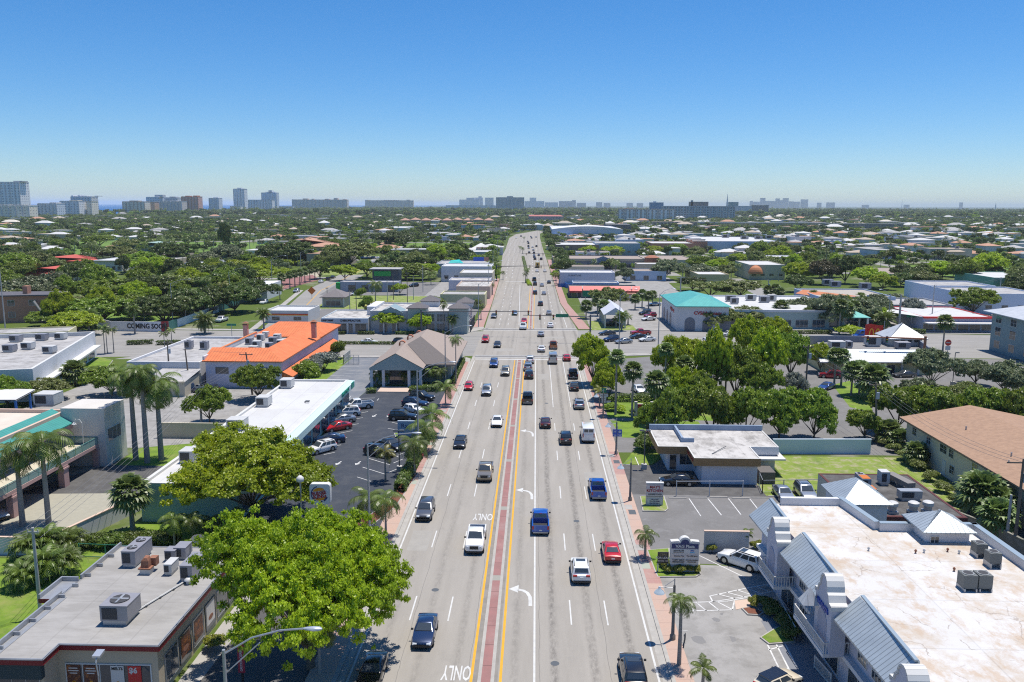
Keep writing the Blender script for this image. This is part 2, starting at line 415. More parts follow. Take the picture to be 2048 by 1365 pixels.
def street_mat():
 m,nt,b,out=new_mat('side_street_asphalt')
 v=coords(nt,(.05,.6,1))
 base=mixc(nt,ramp(nt,noise(nt,v,1.0,6,.7),.35,.68),(.295,.285,.265),(.225,.215,.20))
 base=mixc(nt,mth(nt,'MULTIPLY',ramp(nt,noise(nt,coords(nt),.15,6,.7),.5,.72),.5),base,(.21,.2,.19))
 nt.links.new(base,b.inputs['Base Color']);b.inputs['Roughness'].default_value=.9
 return m
street_m=street_mat()
def walk_mat():
 """salmon sidewalk: coloured slabs every 1.6 m with darker joints, a redder block here and there"""
 m,nt,b,out=new_mat('salmon_sidewalk')
 v=coords(nt);sp=nt.nodes.new('ShaderNodeSeparateXYZ');nt.links.new(v,sp.inputs[0])
 f=mth(nt,'FRACT',mth(nt,'DIVIDE',sp.outputs[1],2.2))
 j=mth(nt,'LESS_THAN',f,.025)
 cell=mth(nt,'FRACT',mth(nt,'DIVIDE',sp.outputs[1],33.0))
 redder=mth(nt,'MULTIPLY',mth(nt,'GREATER_THAN',cell,.30),mth(nt,'LESS_THAN',cell,.62))
 far=ramp(nt,sp.outputs[1],118,150)
 redder=mth(nt,'MAXIMUM',redder,far)
 a=mixc(nt,redder,(.47,.325,.255),(.38,.21,.185))
 a=mixc(nt,mth(nt,'MULTIPLY',ramp(nt,noise(nt,v,.6,6,.7),.4,.7),.55),a,(.42,.335,.285))
 a=mixc(nt,mth(nt,'MULTIPLY',ramp(nt,noise(nt,v,6,4,.7),.4,.7),.2),a,(.30,.2,.17))
 nt.links.new(mixc(nt,mth(nt,'MULTIPLY',j,.6),a,(.22,.14,.12)),b.inputs['Base Color']);b.inputs['Roughness'].default_value=.9
 return m
walk_m=walk_mat()
def brick_mat():
 m,nt,b,out=new_mat('median_brick')
 v=coords(nt);sp=nt.nodes.new('ShaderNodeSeparateXYZ');nt.links.new(v,sp.inputs[0])
 f=mth(nt,'FRACT',mth(nt,'DIVIDE',sp.outputs[1],3.2));j=mth(nt,'LESS_THAN',f,.02)
 seg=mth(nt,'FRACT',mth(nt,'DIVIDE',sp.outputs[1],19.0));pl=mth(nt,'LESS_THAN',seg,.06)
 a=mixc(nt,ramp(nt,noise(nt,v,.8,5),.35,.7),(.31,.15,.14),(.25,.135,.125))
 a=mixc(nt,mth(nt,'MULTIPLY',ramp(nt,noise(nt,v,.25,5),.5,.7),.6),a,(.36,.25,.23))
 a=mixc(nt,j,a,(.14,.075,.07));a=mixc(nt,pl,a,(.29,.28,.245))
 nt.links.new(a,b.inputs['Base Color']);b.inputs['Roughness'].default_value=.9
 return m
brick_m=brick_mat()
def plaza_roof():
 m,nt,b,out=new_mat('peeling_white_roof')
 v=coords(nt)
 n1=ramp(nt,noise(nt,v,.22,6,.72),.40,.53)
 n2=ramp(nt,noise(nt,coords(nt,(1,.6,1)),.5,6,.75),.50,.62)
 a=mixc(nt,n1,(.50,.44,.37),(.585,.575,.56))
 a=mixc(nt,mth(nt,'MULTIPLY',n2,.75),a,(.47,.36,.26))
 vo=N(nt,'ShaderNodeTexVoronoi',feature='DISTANCE_TO_EDGE');vo.inputs['Scale'].default_value=.32
 wv=nt.nodes.new('ShaderNodeVectorMath');wv.operation='ADD'
 nz=N(nt,'ShaderNodeTexNoise');nz.inputs['Scale'].default_value=1.2;nz.inputs['Detail'].default_value=4;nt.links.new(v,nz.inputs[0])
 nt.links.new(v,wv.inputs[0]);nt.links.new(nz.outputs[1],wv.inputs[1]);nt.links.new(wv.outputs[0],vo.inputs['Vector'])
 cr=mth(nt,'LESS_THAN',vo.outputs[0],.012)
 gate=ramp(nt,noise(nt,v,.3,3),.5,.56)
 a=mixc(nt,mth(nt,'MULTIPLY',cr,mth(nt,'MULTIPLY',gate,.6)),a,(.28,.23,.19))
 a=seams(nt,v,a,14.0,7.0)
 bl=ramp(nt,noise(nt,coords(nt,(1.5,3,1)),.8,6,.8),.66,.70)
 a=mixc(nt,mth(nt,'MULTIPLY',bl,.75),a,(.20,.19,.18))
 nt.links.new(a,b.inputs['Base Color']);b.inputs['Roughness'].default_value=.85
 return m
plaza_roof_m=plaza_roof()
PAINT={}
def paint(n,c,metal=.0,rough=.28):
 PAINT[n]=mat('car_paint_'+n,c,rough,metal,coat=1.0,spec=.5)
for n,c,mt in(('white',(.78,.78,.77),0),('silver',(.42,.44,.46),.6),('grey',(.14,.145,.16),.5),('black',(.012,.012,.014),.1),('navy blue',(.012,.03,.09),.3),('bright blue',(.012,.09,.42),.3),('blue',(.02,.06,.24),.3),('red',(.50,.012,.015),.1),('dark red',(.33,.01,.03),.3),('maroon',(.05,.008,.014),.3),('champagne',(.30,.255,.19),.5),('gold',(.36,.34,.28),.5),('cream',(.70,.62,.48),0),('orange',(.42,.13,.03),0),('yellow',(.70,.40,.03),0),('dark grey',(.045,.047,.052),.4),('steel blue',(.13,.18,.26),.5)):
 paint(n,c,mt)
tyre_m=mat('tyre_rubber',(.018,.018,.018),.9)
rim_m=mat('alloy_rim',(.45,.46,.47),.35,.8)
lamp_red=mat('tail_lamp_red',(.42,.01,.01),.2,spec=.8)
lamp_clear=mat('head_lamp_lens',(.62,.66,.70),.12,spec=.9)
plate_m=mat('number_plate',(.70,.72,.72),.5)
trim_shade_m=mat('black_plastic_trim',(.025,.025,.027),.6)
bed_m=mat('truck_bed_liner',(.03,.03,.032),.8)
def hull(mb,st,crown=.03):
 rings=[]
 for y,zl,zb,w in st:
  rings.append([(-w*.86,y,zl),(-w,y,zl+.2),(-w*1.0,y,zb-.16),(-w*.93,y,zb-.02),(-w*.5,y,zb+crown*.8),(w*.5,y,zb+crown*.8),(w*.93,y,zb-.02),(w,y,zb-.16),(w,y,zl+.2),(w*.86,y,zl)])
 mb.loft(rings)
def cabin(mb,yb0,yb1,yr0,yr1,zb,zr,wb,wr):
 def rc(y0,y1,w,z,c=.10):return[(-w+c,y0,z),(w-c,y0,z),(w,y0+c,z),(w,y1-c,z),(w-c,y1,z),(-w+c,y1,z),(-w,y1-c,z),(-w,y0+c,z)]
 mb.loft([rc(yb0,yb1,wb,zb-.04),rc(yr0-.02,yr1+.02,wr+.01,zr-.06),rc(yr0+.1,yr1-.12,wr-.09,zr)])
def pane(name,pts,root,e=.012):
 a,b,c,d=map(Vector,pts);n=(b-a).cross(d-a).normalized()*e
 mb=MB();mb.loft([[p for p in(a-n,b-n,c-n,d-n)],[p for p in(a+n,b+n,c+n,d+n)]])
 return link(name,mb.mesh(name,glass),root)
def lerp(a,b,t):return Vector(a)*(1-t)+Vector(b)*t
CAR={'sedan':dict(L=4.75,W=.92,zb=.98,zr=1.45,cb=(-1.75,.98),cr=(-.92,.18),wr=.33,wb=1.4,hood=.80,deck=1.03),'suv':dict(L=4.75,W=.95,zb=1.08,zr=1.70,cb=(-2.2,1.0),cr=(-1.95,.22),wr=.37,wb=1.42,hood=.98,deck=1.08),'hatch':dict(L=3.95,W=.87,zb=.96,zr=1.42,cb=(-1.8,.82),cr=(-1.55,.30),wr=.31,wb=1.25,hood=.84,deck=.98),'pickup':dict(L=5.75,W=1.0,zb=1.22,zr=1.88,cb=(-.72,1.35),cr=(-.58,.62),wr=.41,wb=1.85,hood=1.16,deck=1.22),'van':dict(L=5.7,W=1.0,zb=1.35,zr=2.45,cb=(-2.8,2.05),cr=(-2.72,1.25),wr=.36,wb=1.8,hood=1.10,deck=1.35),}
PROTO={}
def make_car(kind,full=True):
 k=CAR[kind];L=k['L']/2;W=k['W'];zb=k['zb'];zr=k['zr']
 root=thing('parked_car' if kind!='pickup' else 'pickup_truck',None,'car')
 b=MB()
 nose=k['hood']
 if kind=='pickup':
  hull(b,[(-.72,.42,zb,W*.97),(.2,.42,zb,W),(1.3,.42,zb,W),(2.2,.42,nose,W*.985),(L-.12,.42,nose-.06,W*.95),(L,.5,nose-.25,W*.88)])
  b.box(-W*.97,-L+.08,.45,-W*.83,-.70,zb-.03);b.box(W*.83,-L+.08,.45,W*.97,-.70,zb-.03)
  b.box(-W*.965,-L,.52,W*.965,-L+.085,zb-.02)
  b.box(-W*.9,-L+.05,.42,W*.9,-.6,.68)
 elif kind=='van':
  hull(b,[(-L,.42,zb,W*.95),(-L+.15,.38,zb,W),(1.6,.38,zb,W),(2.2,.38,nose+.12,W*.97),(L-.1,.4,nose-.1,W*.9),(L,.45,nose-.3,W*.82)])
 else:
  d=k['deck']
  hull(b,[(-L,.42,d-.26,W*.80),(-L+.06,.30,d-.10,W*.90),(-L+.25,.24,d,W*.96),(-1.2,.2,d,W),(.9,.2,zb,W),(L-.75,.2,nose+.02,W*.98),(L-.25,.22,nose-.08,W*.92),(L-.05,.28,nose-.20,W*.82),(L+.02,.4,nose-.34,W*.72)])
 cb,cr=k['cb'],k['cr'];wb_,wr_=W*.93,W*(.70 if kind in('sedan','hatch')else.78 if kind!='van' else.88)
 cabin(b,cb[0],cb[1],cr[0],cr[1],zb,zr,wb_,wr_)
 for sx in(-1,1):
  for sy in(-1,1):
   b.tube([(sx*(W-.10),sy*k['wb'],k['wr']),(sx*(W+.004),sy*k['wb'],k['wr'])],k['wr']*1.22,12,1)  # dark discs paint the shade of wheel arches that are not cut
 b.box(-W*.84,-L*.95,.2,W*.84,L*.93,.34,1)
 if kind=='suv' and full:
  for sx in(-1,1):b.box(sx*wr_*.9-.025,cr[0]+.25,zr-.03,sx*wr_*.9+.025,cr[1]-.2,zr+.06,1)
 body=link('body',b.mesh('body',[PAINT['white'],trim_shade_m],40),root)
 def q(y0,y1,w0,w1,z0,z1):return
 F0,F1=(-wb_,cb[1],zb),(wb_,cb[1],zb);F2,F3=(wr_,cr[1],zr-.05),(-wr_,cr[1],zr-.05)
 B0,B1=(wb_,cb[0],zb),(-wb_,cb[0],zb);B2,B3=(-wr_,cr[0],zr-.05),(wr_,cr[0],zr-.05)
 def inner(a,b_,c,d,u0=.08,u1=.92,v0=.10,v1=.93):
  def P_(u,v):return lerp(lerp(a,b_,u),lerp(d,c,u),v)
  return[P_(u0,v0),P_(u1,v0),P_(u1,v1),P_(u0,v1)]
 ws=inner(F1,F0,F3,F2)
 pane('windscreen',ws,root,.02)
 if kind!='van':pane('rear_window',inner(B1,B0,B3,B2,.1,.9,.2 if kind!='suv' else.25,.9),root,.02)
 else:
  for u0,u1 in((.12,.47),(.53,.88)):pane('rear_window',inner(B1,B0,B3,B2,u0,u1,.42,.86),root,.02)
 for s in(-1,1):
  A,Bp,C,D=(s*wb_,cb[0],zb),(s*wb_,cb[1],zb),(s*wr_,cr[1],zr-.05),(s*wr_,cr[0],zr-.05)
  segs=((.06,.46),(.52,.90))if kind in('sedan','hatch','pickup')else((.05,.30),(.34,.60),(.65,.91))if kind=='suv' else((.72,.93),)
  mb=MB()
  for u0,u1 in segs:
   p=inner(A,Bp,C,D,u0,u1,.12,.88)
   n=Vector((s,0,.35)).normalized()*.018
   mb.loft([[x-n for x in p],[x+n for x in p]])
  link('side_window',mb.mesh('side_window',glass),root)
 for sx in(-1,1):
  for sy in(-1,1):
   t=MB();x0=sx*(W-.21);x1=sx*(W+.015)
   t.tube([(x0,sy*k['wb'],k['wr']),(x1,sy*k['wb'],k['wr'])],k['wr'],16)
   wh=link('wheel',t.mesh('wheel',tyre_m,40),root)
   if full:
    rm=MB();rm.tube([(x1,sy*k['wb'],k['wr']),(x1+sx*.012,sy*k['wb'],k['wr'])],k['wr']*.66,12);link('rim',rm.mesh('rim',rim_m),wh)
 zl=nose-.17
 for s in(-1,1):
  h=MB()
  if kind=='pickup':h.box(s*W*.6-.17*(s<0)-.0,L-.14,nose-.34,s*W*.6+.17*(s>0)+.0,L+.015,nose-.16);
  else:h.obox((s*W*.66,L-.22 if kind!='van' else L-.12,nose-.20),(.17,0,0),(-s*.03,.20,0),(0,-.05,.055))
  link('headlight',h.mesh('headlight',lamp_clear),root)
  t=MB();zt=(k['deck']-.2)if kind in('sedan','hatch')else zb-.12
  if kind=='pickup':t.box(s*W*.84-.09,-L-.02,zb-.45,s*W*.84+.09,-L+.05,zb-.05)
  elif kind=='van':t.box(s*W*.84-.07,-L-.02,zb-.35,s*W*.84+.07,-L+.05,zb+.25)
  elif kind=='suv':t.obox((s*W*.66,-L+.06,zb-.12),(.20,0,0),(0,.07,0),(0,0,.085))
  else:t.obox((s*W*.62,-L+.04,zt),(.2,0,0),(0,.06,0),(0,0,.07))
  link('taillight',t.mesh('taillight',lamp_red),root)
 if full:
  for s in(-1,1):
   mi=MB();mi.obox((s*(W+.09),cb[1]-.32,zb+.06),(.10,0,0),(0,.06,0),(0,0,.07));link('mirror',mi.mesh('mirror',trim_shade_m),root)
  p=MB();zp=.62 if kind!='suv' else.72
  p.box(-.17,-L-.03,zp,.17,-L+.04,zp+.12);link('number_plate',p.mesh('number_plate',plate_m),root)
  if kind=='suv':
   sr=MB();sr.box(-wr_*.62,-.55,zr-.01,wr_*.62,.02,zr+.012);link('sunroof',sr.mesh('sunroof',glass),root)
  g=MB();g.obox((0,L-.02 if kind!='van' else L-.03,nose-.32 if kind!='pickup' else nose-.3),(W*.46,0,0),(0,.045,0),(0,0,.09 if kind!='pickup' else.17));link('grille',g.mesh('grille',trim_shade_m),root)
  bu=MB();bu.box(-W*.86,L-.10,.34,W*.86,L+.05,.46);link('front_bumper',bu.mesh('front_bumper',trim_shade_m),root)
  bu=MB();bu.box(-W*.84,-L-.06,.36,W*.84,-L+.1,.5);link('rear_bumper',bu.mesh('rear_bumper',steel if kind=='pickup' else trim_shade_m),root)
  if kind=='pickup':
   bd=MB();bd.box(-W*.83,-L+.09,.68,W*.83,-.74,.70);link('bed_floor',bd.mesh('bed_floor',bed_m),root)
   hb=MB();hb.box(-.14,cr[0]-.05,zr-.12,.14,cr[0]+.02,zr-.07);link('brake_light',hb.mesh('brake_light',lamp_red),root)
 elif kind=='pickup':
  bd=MB();bd.box(-W*.83,-L+.09,.68,W*.83,-.74,.70);link('bed_floor',bd.mesh('bed_floor',bed_m),root)
 index_kids(root)
 PROTO[(kind,full)]=root
 root['_used']=0
 return root
for _k in CAR:
 make_car(_k,True);make_car(_k,False)
NAMES={'sedan':'sedan_car','suv':'suv_car','hatch':'hatchback_car','pickup':'pickup_truck','van':'van'}
CATS={'sedan':'car','suv':'car','hatch':'car','pickup':'pickup truck','van':'van'}
def car(kind,color,x,y,rz,label,group=None,full=True,scale=1.0):
 p=PROTO[(kind,full)]
 o=p if not p['_used']else copy_tree(p)
 p['_used']=1
 o.name=NAMES[kind]
 o.location=(x,y,.012);o.rotation_euler=(0,0,rz);o.scale=(scale,)*3
 o['label']=label;o['category']=CATS[kind]
 if group:o['group']=group
 elif 'group' in o:del o['group']
 for ch in list(o.children):
  if ch.name.split('.')[0]=='body':
   ch.material_slots[0].link='OBJECT';ch.material_slots[0].material=PAINT[color]
 return o
def car_px(kind,color,px,py,heading,label,group=None,full=True):
 """px,py: where its near bumper meets the road; heading 'a' drives away, 't' comes towards us"""
 x,y,_=at(px,py);L=CAR[kind]['L']/2
 return car(kind,color,x,y+L,0 if heading=='a' else PI,label,group,full)
def car_side(kind,color,pa,pb,label,group=None,full=True):
 """parked askew: pa ground point under the nose, pb under the tail"""
 a,b=Vector(at(*pa)),Vector(at(*pb));c=(a+b)/2;d=a-b
 return car(kind,color,c.x,c.y,math.atan2(-d.x,d.y),label,group,full)
def quads_mesh(name,V,material,mats=None,mi=None):
 """V: (n,4,3) array of leaf quads"""
 n=len(V);me=bpy.data.meshes.new(name)
 me.vertices.add(n*4);me.vertices.foreach_set('co',V.reshape(-1).astype(np.float32))
 me.loops.add(n*4);me.loops.foreach_set('vertex_index',np.arange(n*4,dtype=np.int32))
 me.polygons.add(n);me.polygons.foreach_set('loop_start',np.arange(0,n*4,4,dtype=np.int32))
 try:me.polygons.foreach_set('loop_total',np.full(n,4,dtype=np.int32))
 except Exception:pass
 for m in(mats or[material]):me.materials.append(m)
 if mi is not None:me.polygons.foreach_set('material_index',mi.astype(np.int32))
 me.update(calc_edges=True);me.validate()
 return me
def leaf_quads(rng,C,out,size,flat=.5):
 """leaf-sized faces at centres C facing roughly outwards and up"""
 n=len(C)
 nr=out*1.0+rng.normal(0,flat,(n,3))+np.array([0,0,.5])
 nr/=np.linalg.norm(nr,axis=1,keepdims=True)
 t=rng.normal(0,1,(n,3));a=np.cross(nr,t);a/=np.linalg.norm(a,axis=1,keepdims=True)
 b=np.cross(nr,a);s=size*rng.uniform(.6,1.35,(n,1))
 a*=s*.62;b*=s
 bend=nr*s*.18
 return np.stack([C-b,C+a-bend,C+b,C-a-bend],axis=1)
def crown_mesh(name,seed,n_leaf,n_clump,leaf,lobes=7,base=.28,spread=1.0,flatten=.8,clump=.17,openness=0.0,material=None,big=1.0):
 """unit crown: radius about 1, from height `base` up to 1.0 of the tree's height (z scaled separately)"""
 rng=np.random.default_rng(seed)
 L=[(np.array([0,0,base+(1-base)*.55]),.62)]
 for i in range(lobes):
  a=2*PI*(i+rng.uniform(-.3,.3))/lobes;r=rng.uniform(.38,.66)*spread
  L.append((np.array([r*math.cos(a),r*math.sin(a),base+(1-base)*rng.uniform(.28,.72)]),rng.uniform(.30,.46)*big))
 cen=np.array([l[0]for l in L]);rad=np.array([l[1]for l in L])
 w=rad**2;w/=w.sum()
 k=rng.choice(len(L),n_clump,p=w)
 d=rng.normal(0,1,(n_clump,3));d[:,2]=np.where(d[:,2]<-.25,-d[:,2]*.6,d[:,2]);d/=np.linalg.norm(d,axis=1,keepdims=True)
 hz=(1-base)*.62
 rr=rng.uniform(.62,1.04,n_clump)if openness<.5 else rng.uniform(.35,1.1,n_clump)
 CC=cen[k]+d*(rad[k]*rr)[:,None]*np.array([1,1,hz*1.25])
 cs=clump*rng.uniform(.55,1.3,n_clump)
 per=rng.multinomial(n_leaf,cs**2/np.sum(cs**2))
 idx=np.repeat(np.arange(n_clump),per)
 o=rng.normal(0,1,(len(idx),3));o/=np.linalg.norm(o,axis=1,keepdims=True)
 o[:,2]=np.where(o[:,2]<-.3,o[:,2]*.5,o[:,2])
 P=CC[idx]+o*(cs[idx]*rng.uniform(.1,1.3,len(idx)))[:,None]*np.array([1,1,flatten*hz*1.3])
 P[:,2]=np.clip(P[:,2],base*.55,None)
 return quads_mesh(name,leaf_quads(rng,P,o*.6+d[idx]*.6,leaf,.75),material),L
def trunk_mesh(name,L,r,material,base,lean=0.0):
 mb=MB();top=L[0][0];f=base*.85
 mb.tube([(0,0,-.02),(.012,0,f*.5),(lean*.5,lean*.3,f),(top[0],top[1],top[2])],[r*1.35,r,r*.85,r*.3],8,cap=False)
 for c,rad in L[1:]:
  mid=(c[0]*.45+lean*.5,c[1]*.45+lean*.3,f+(c[2]-f)*.45)
  mb.tube([(lean*.5,lean*.3,f*.9),mid,tuple(c)],[r*.6,r*.4,r*.12],5,cap=False)
 return mb.mesh(name,material,60)
TREE={}
def reg_tree(kind,seed,n,nc,leaf,r=.035,**kw):
 m,L=crown_mesh('crown',seed,n,nc,leaf,material=L_mid,**kw)
 TREE[kind]=(m,trunk_mesh('trunk',L,r,bark,kw.get('base',.28)))
reg_tree('ba',1,17000,260,.046,base=.22,clump=.13)
reg_tree('bb',2,17000,240,.046,lobes=6,base=.25,clump=.13)
reg_tree('bc',3,17000,270,.045,lobes=9,base=.2,spread=1.1,clump=.13)
reg_tree('bd',4,14000,220,.044,lobes=6,base=.28,openness=1,clump=.11)
reg_tree('row',12,24000,340,.042,lobes=8,base=.17,spread=.95,clump=.12)
reg_tree('hero',5,230000,2600,.014,lobes=15,base=.17,spread=1.12,clump=.052,r=.045,big=1.22)
reg_tree('open',6,105000,1000,.0175,lobes=13,base=.2,spread=1.12,clump=.068,openness=1,r=.02)
reg_tree('midA',7,36000,520,.033,lobes=9,base=.13,clump=.095,big=1.1)
reg_tree('midB',8,33000,480,.034,lobes=8,base=.15,spread=1.05,clump=.095,r=.03,big=1.1)
reg_tree('fa',9,1900,70,.115,base=.12);reg_tree('fb',10,1900,60,.115,lobes=5,base=.15);reg_tree('fc',11,1700,60,.12,lobes=8,spread=1.1,base=.12)
reg_tree('bush',13,7000,140,.07,lobes=6,base=.05,spread=.8,clump=.2)
def mesh_mat(me,m):
 c=me.copy();c.materials.clear();c.materials.append(m);return c
_mm={}
def with_mat(me,m):
 k=(me.name,m.name)
 if k not in _mm:_mm[k]=mesh_mat(me,m)
 return _mm[k]
def leafy(name,me,m,parent):
 c=link(name,me,parent);c.material_slots[0].link='OBJECT';c.material_slots[0].material=m
 return c
def tree(kind,x,y,w,h,leafm,label,group=None,rz=None,name='leafy_tree',cat='tree'):
 o=thing(name,label,cat,(x,y,0),random.uniform(0,6.28)if rz is None else rz,group)
 cm,tm=TREE[kind]
 t=link('trunk',tm,o);c=leafy('crown',cm,leafm,o)
 o.scale=(w/2/.98,w/2/.98,h/1.12)
 return o
def tree_px(kind,bx,by,ty,wpx,leafm,label,group=None,name='leafy_tree',rz=None,hmax=16):
 """bx,by: foot of the trunk; ty: photo row of the crown's top; wpx: crown width in photo pixels"""
 x,y,_=at(bx,by);h=min(hmax,max(1.0,height_for(x,y,ty)))
 w=wpx*mpp(by)*(HCAM-h*.55)/HCAM
 return tree(kind,x,y,w,h,leafm,label,group,rz,name)
def frond_crown(name,seed,n,length,width,droop,leaf_n,lo=-.5,hi=1.25,stiff=.6,material=None,vshape=.5,lw=.05):
 """feather palm: arching ribs carrying two combs of narrow leaflets"""
 rng=np.random.default_rng(seed);Q=[]
 for i in range(n):
  az=i*2.39996+rng.uniform(-.25,.25);el=lo+(hi-lo)*((i+.5)/n)**.8+rng.uniform(-.12,.12)
  ln=length*rng.uniform(.85,1.1)
  pts=[];p=np.zeros(3);e=el
  K=9
  for k in range(K+1):
   pts.append(p.copy())
   dvec=np.array([math.cos(az)*math.cos(e),math.sin(az)*math.cos(e),math.sin(e)])
   p=p+dvec*ln/K
   e-=droop/K*(1+k/K*1.2)
  pts=np.array(pts);side=np.array([-math.sin(az),math.cos(az),0])
  for k in range(K):
   d=side*(.022*length*.5)
   Q.append([pts[k]-d,pts[k]+d,pts[k+1]+d*.6,pts[k+1]-d*.6])
  for s in(-1,1):
   for j in range(leaf_n):
    t=.12+.88*j/(leaf_n-1);f=t*K;k=min(int(f),K-1);q=pts[k]+(pts[k+1]-pts[k])*(f-k)
    tg=pts[k+1]-pts[k];tg/=np.linalg.norm(tg)
    ll=width*math.sin(min(1,t*1.1+.16)*PI)**.6*rng.uniform(.85,1.1)
    nrm=np.cross(tg,side);
    dv=side*s*.8+tg*.55+nrm*vshape*(-1 if nrm[2]>0 else 1)*.6;dv/=np.linalg.norm(dv)
    wv=tg*lw*length*.5
    tip=q+dv*ll+np.array([0,0,-ll*.22])
    mid=q+dv*ll*.5
    Q.append([q-wv*.5,q+wv*.5,mid+wv*.55,mid-wv*.55]);Q.append([mid-wv*.55,mid+wv*.55,tip+wv*.08,tip-wv*.08])
 return quads_mesh(name,np.array(Q),material)
def fan_crown(name,seed,n,pet,rad,material=None,seg=11,lo=-.9,hi=1.35):
 rng=np.random.default_rng(seed);Q=[]
 for i in range(n):
  az=i*2.39996+rng.uniform(-.2,.2);el=lo+(hi-lo)*((i+.5)/n)+rng.uniform(-.1,.1)
  d=np.array([math.cos(az)*math.cos(el),math.sin(az)*math.cos(el),math.sin(el)]);side=np.array([-math.sin(az),math.cos(az),0]);up=np.cross(d,side)
  c=d*pet*rng.uniform(.85,1.1)
  Q.append([np.zeros(3)-side*.02,np.zeros(3)+side*.02,c+side*.015,c-side*.015])
  for j in range(seg):
   a=(j/(seg-1)-.5)*4.0;v=d*math.cos(a)+side*math.sin(a)
   r=rad*(.75+.35*math.cos(a*.6))*rng.uniform(.9,1.08);wv=(-d*math.sin(a)+side*math.cos(a))*r*.13
   m=c+v*r*.6;tip=c+v*r+np.array([0,0,-r*.28])
   Q.append([c-wv*.25,c+wv*.25,m+wv,m-wv]);Q.append([m-wv,m+wv,tip+wv*.15,tip-wv*.15])
 return quads_mesh(name,np.array(Q),material)
PALM={'royal':frond_crown('crown',1,26,4.3,.95,2.3,30,-.9,1.25,material=L_palm,lw=.042),'coco':frond_crown('crown',2,16,4.0,.95,2.1,28,-.5,1.2,material=L_palm,lw=.042),'date':frond_crown('crown',3,42,2.8,.6,1.2,22,-.75,1.4,material=L_palm,lw=.06),'small':frond_crown('crown',4,11,2.0,.56,1.45,20,-.25,1.3,material=L_palm,lw=.075),'fan':fan_crown('crown',5,46,1.15,1.1,L_palm2),'areca':frond_crown('crown',6,30,2.6,.7,1.6,18,.15,1.45,material=L_palm,lw=.075),'far':frond_crown('crown',7,13,3.4,1.05,1.8,8,-.5,1.15,material=L_palm,lw=.11),'farfan':fan_crown('crown',8,18,1.0,1.25,L_palm2,seg=6),}
def palm_trunk(h,r0,r1,m,lean=(0,0),bulge=0.0,skirt=False):
 mb=MB();K=6;pts=[];rs=[]
 for k in range(K+1):
  t=k/K;pts.append((lean[0]*t*t,lean[1]*t*t,h*t-.02));rs.append(r0+(r1-r0)*t+bulge*math.sin(t*PI))
 mb.tube(pts,rs,9)
 return mb.mesh('trunk',m,60)
_ptr={}
def palm(kind,x,y,h,s,label,group=None,leafm=None,trunkm=None,r=.14,lean=(0,0),skirt=False,name=None,shaft=False):
 """h: height of the crown's heart; s: crown scale"""
 nm=name or{'royal':'royal_palm','coco':'coconut_palm','date':'date_palm','small':'young_palm','fan':'fan_palm','areca':'areca_palm','far':'palm_tree','farfan':'fan_palm'}[kind]
 o=thing(nm,label,'palm',(x,y,0),0,group)
 key=(round(h,1),r,trunkm.name if trunkm else '',lean,shaft)
 if key not in _ptr:_ptr[key]=palm_trunk(h,r*1.3,r*.8,trunkm or bark_g,lean)
 link('trunk',_ptr[key],o)
 me=PALM[kind]
 c=leafy('crown',me,leafm or me.materials[0],o);c.location=(lean[0],lean[1],h);c.scale=(s,s,s);c.rotation_euler=(0,0,random.uniform(0,6.28))
 if shaft:
  sh=MB();sh.tube([(lean[0],lean[1],h-1.1),(lean[0],lean[1],h+.05)],[r*.95,r*.6],8);link('crown_shaft',sh.mesh('crown_shaft',L_palm,60),o)
 if skirt:
  sk=MB();sk.tube([(lean[0],lean[1],h-1.15*s),(lean[0],lean[1],h-.55*s),(lean[0],lean[1],h-.05)],[.22*s,.5*s,.28*s],10);link('dry_skirt',sk.mesh('dry_skirt',thatch,60),o)
 return o
def palm_px(kind,bx,by,hy,wpx,label,group=None,**kw):
 """bx,by foot; hy photo row of the crown's heart; wpx crown width in photo pixels"""
 x,y,_=at(bx,by);h=min(22,max(.6,height_for(x,y,hy)))
 span={'royal':5.6,'coco':5.4,'date':4.6,'small':3.1,'fan':3.9,'areca':3.0,'far':5.0,'farfan':4.0}[kind]
 w=wpx*mpp(by)*(HCAM-h)/HCAM
 return palm(kind,x,y,h,w/span,label,group,**kw)
def shrub(x,y,w,h,leafm,label,group=None,name='shrub',kind='bush'):
 o=thing(name,label,'shrub',(x,y,0),random.uniform(0,6.28),group)
 leafy('foliage',TREE[kind][0],leafm,o);o.scale=(w/2/1.0,w/2/1.0,h/1.15)
 return o
def hedge(poly_a,poly_b,w,h,leafm,label,group=None,dens=60,leaf=.16,name='hedge'):
 """clipped hedge from point a to point b"""
 a,b=Vector((*poly_a,0)),Vector((*poly_b,0));d=b-a;L=d.length;u=d.normalized();v=Vector((-u.y,u.x,0))
 rng=np.random.default_rng(int(abs(a.x*13+a.y*7))+3)
 n=int(dens*L*(w+2*h));n=max(40,min(n,6000))
 face=rng.choice(3,n,p=[w/(w+2*h),h/(w+2*h),h/(w+2*h)])
 s=rng.uniform(-.02,1.02,n)*L;lat=np.where(face==0,rng.uniform(-.5,.5,n)*w,np.where(face==1,-.5,.5)*w);z=np.where(face==0,h,rng.uniform(0,1,n)*h)
 jit=rng.normal(0,.09,(n,3))
 C=np.outer(s,u)+np.outer(lat,v)+np.outer(z,[0,0,1])+jit;C[:,2]=np.clip(C[:,2],.02,None)
 out=np.where(face[:,None]==0,np.array([[0,0,1.]]),np.sign(lat)[:,None]*np.array([v]))
 me=quads_mesh('foliage',leaf_quads(rng,C,out,leaf,.6),leafm)
 o=thing(name,label,'hedge',tuple(a),0,group)
 link('foliage',me,o)
 return o
def sheet(name,poly,z,m,label=None):
 mb=MB();mb.face([(*p[:2],z)for p in ccw(poly)]);return struct(name,mb,m,label)
def pxpoly(pts):return[at(*p)[:2]for p in pts]
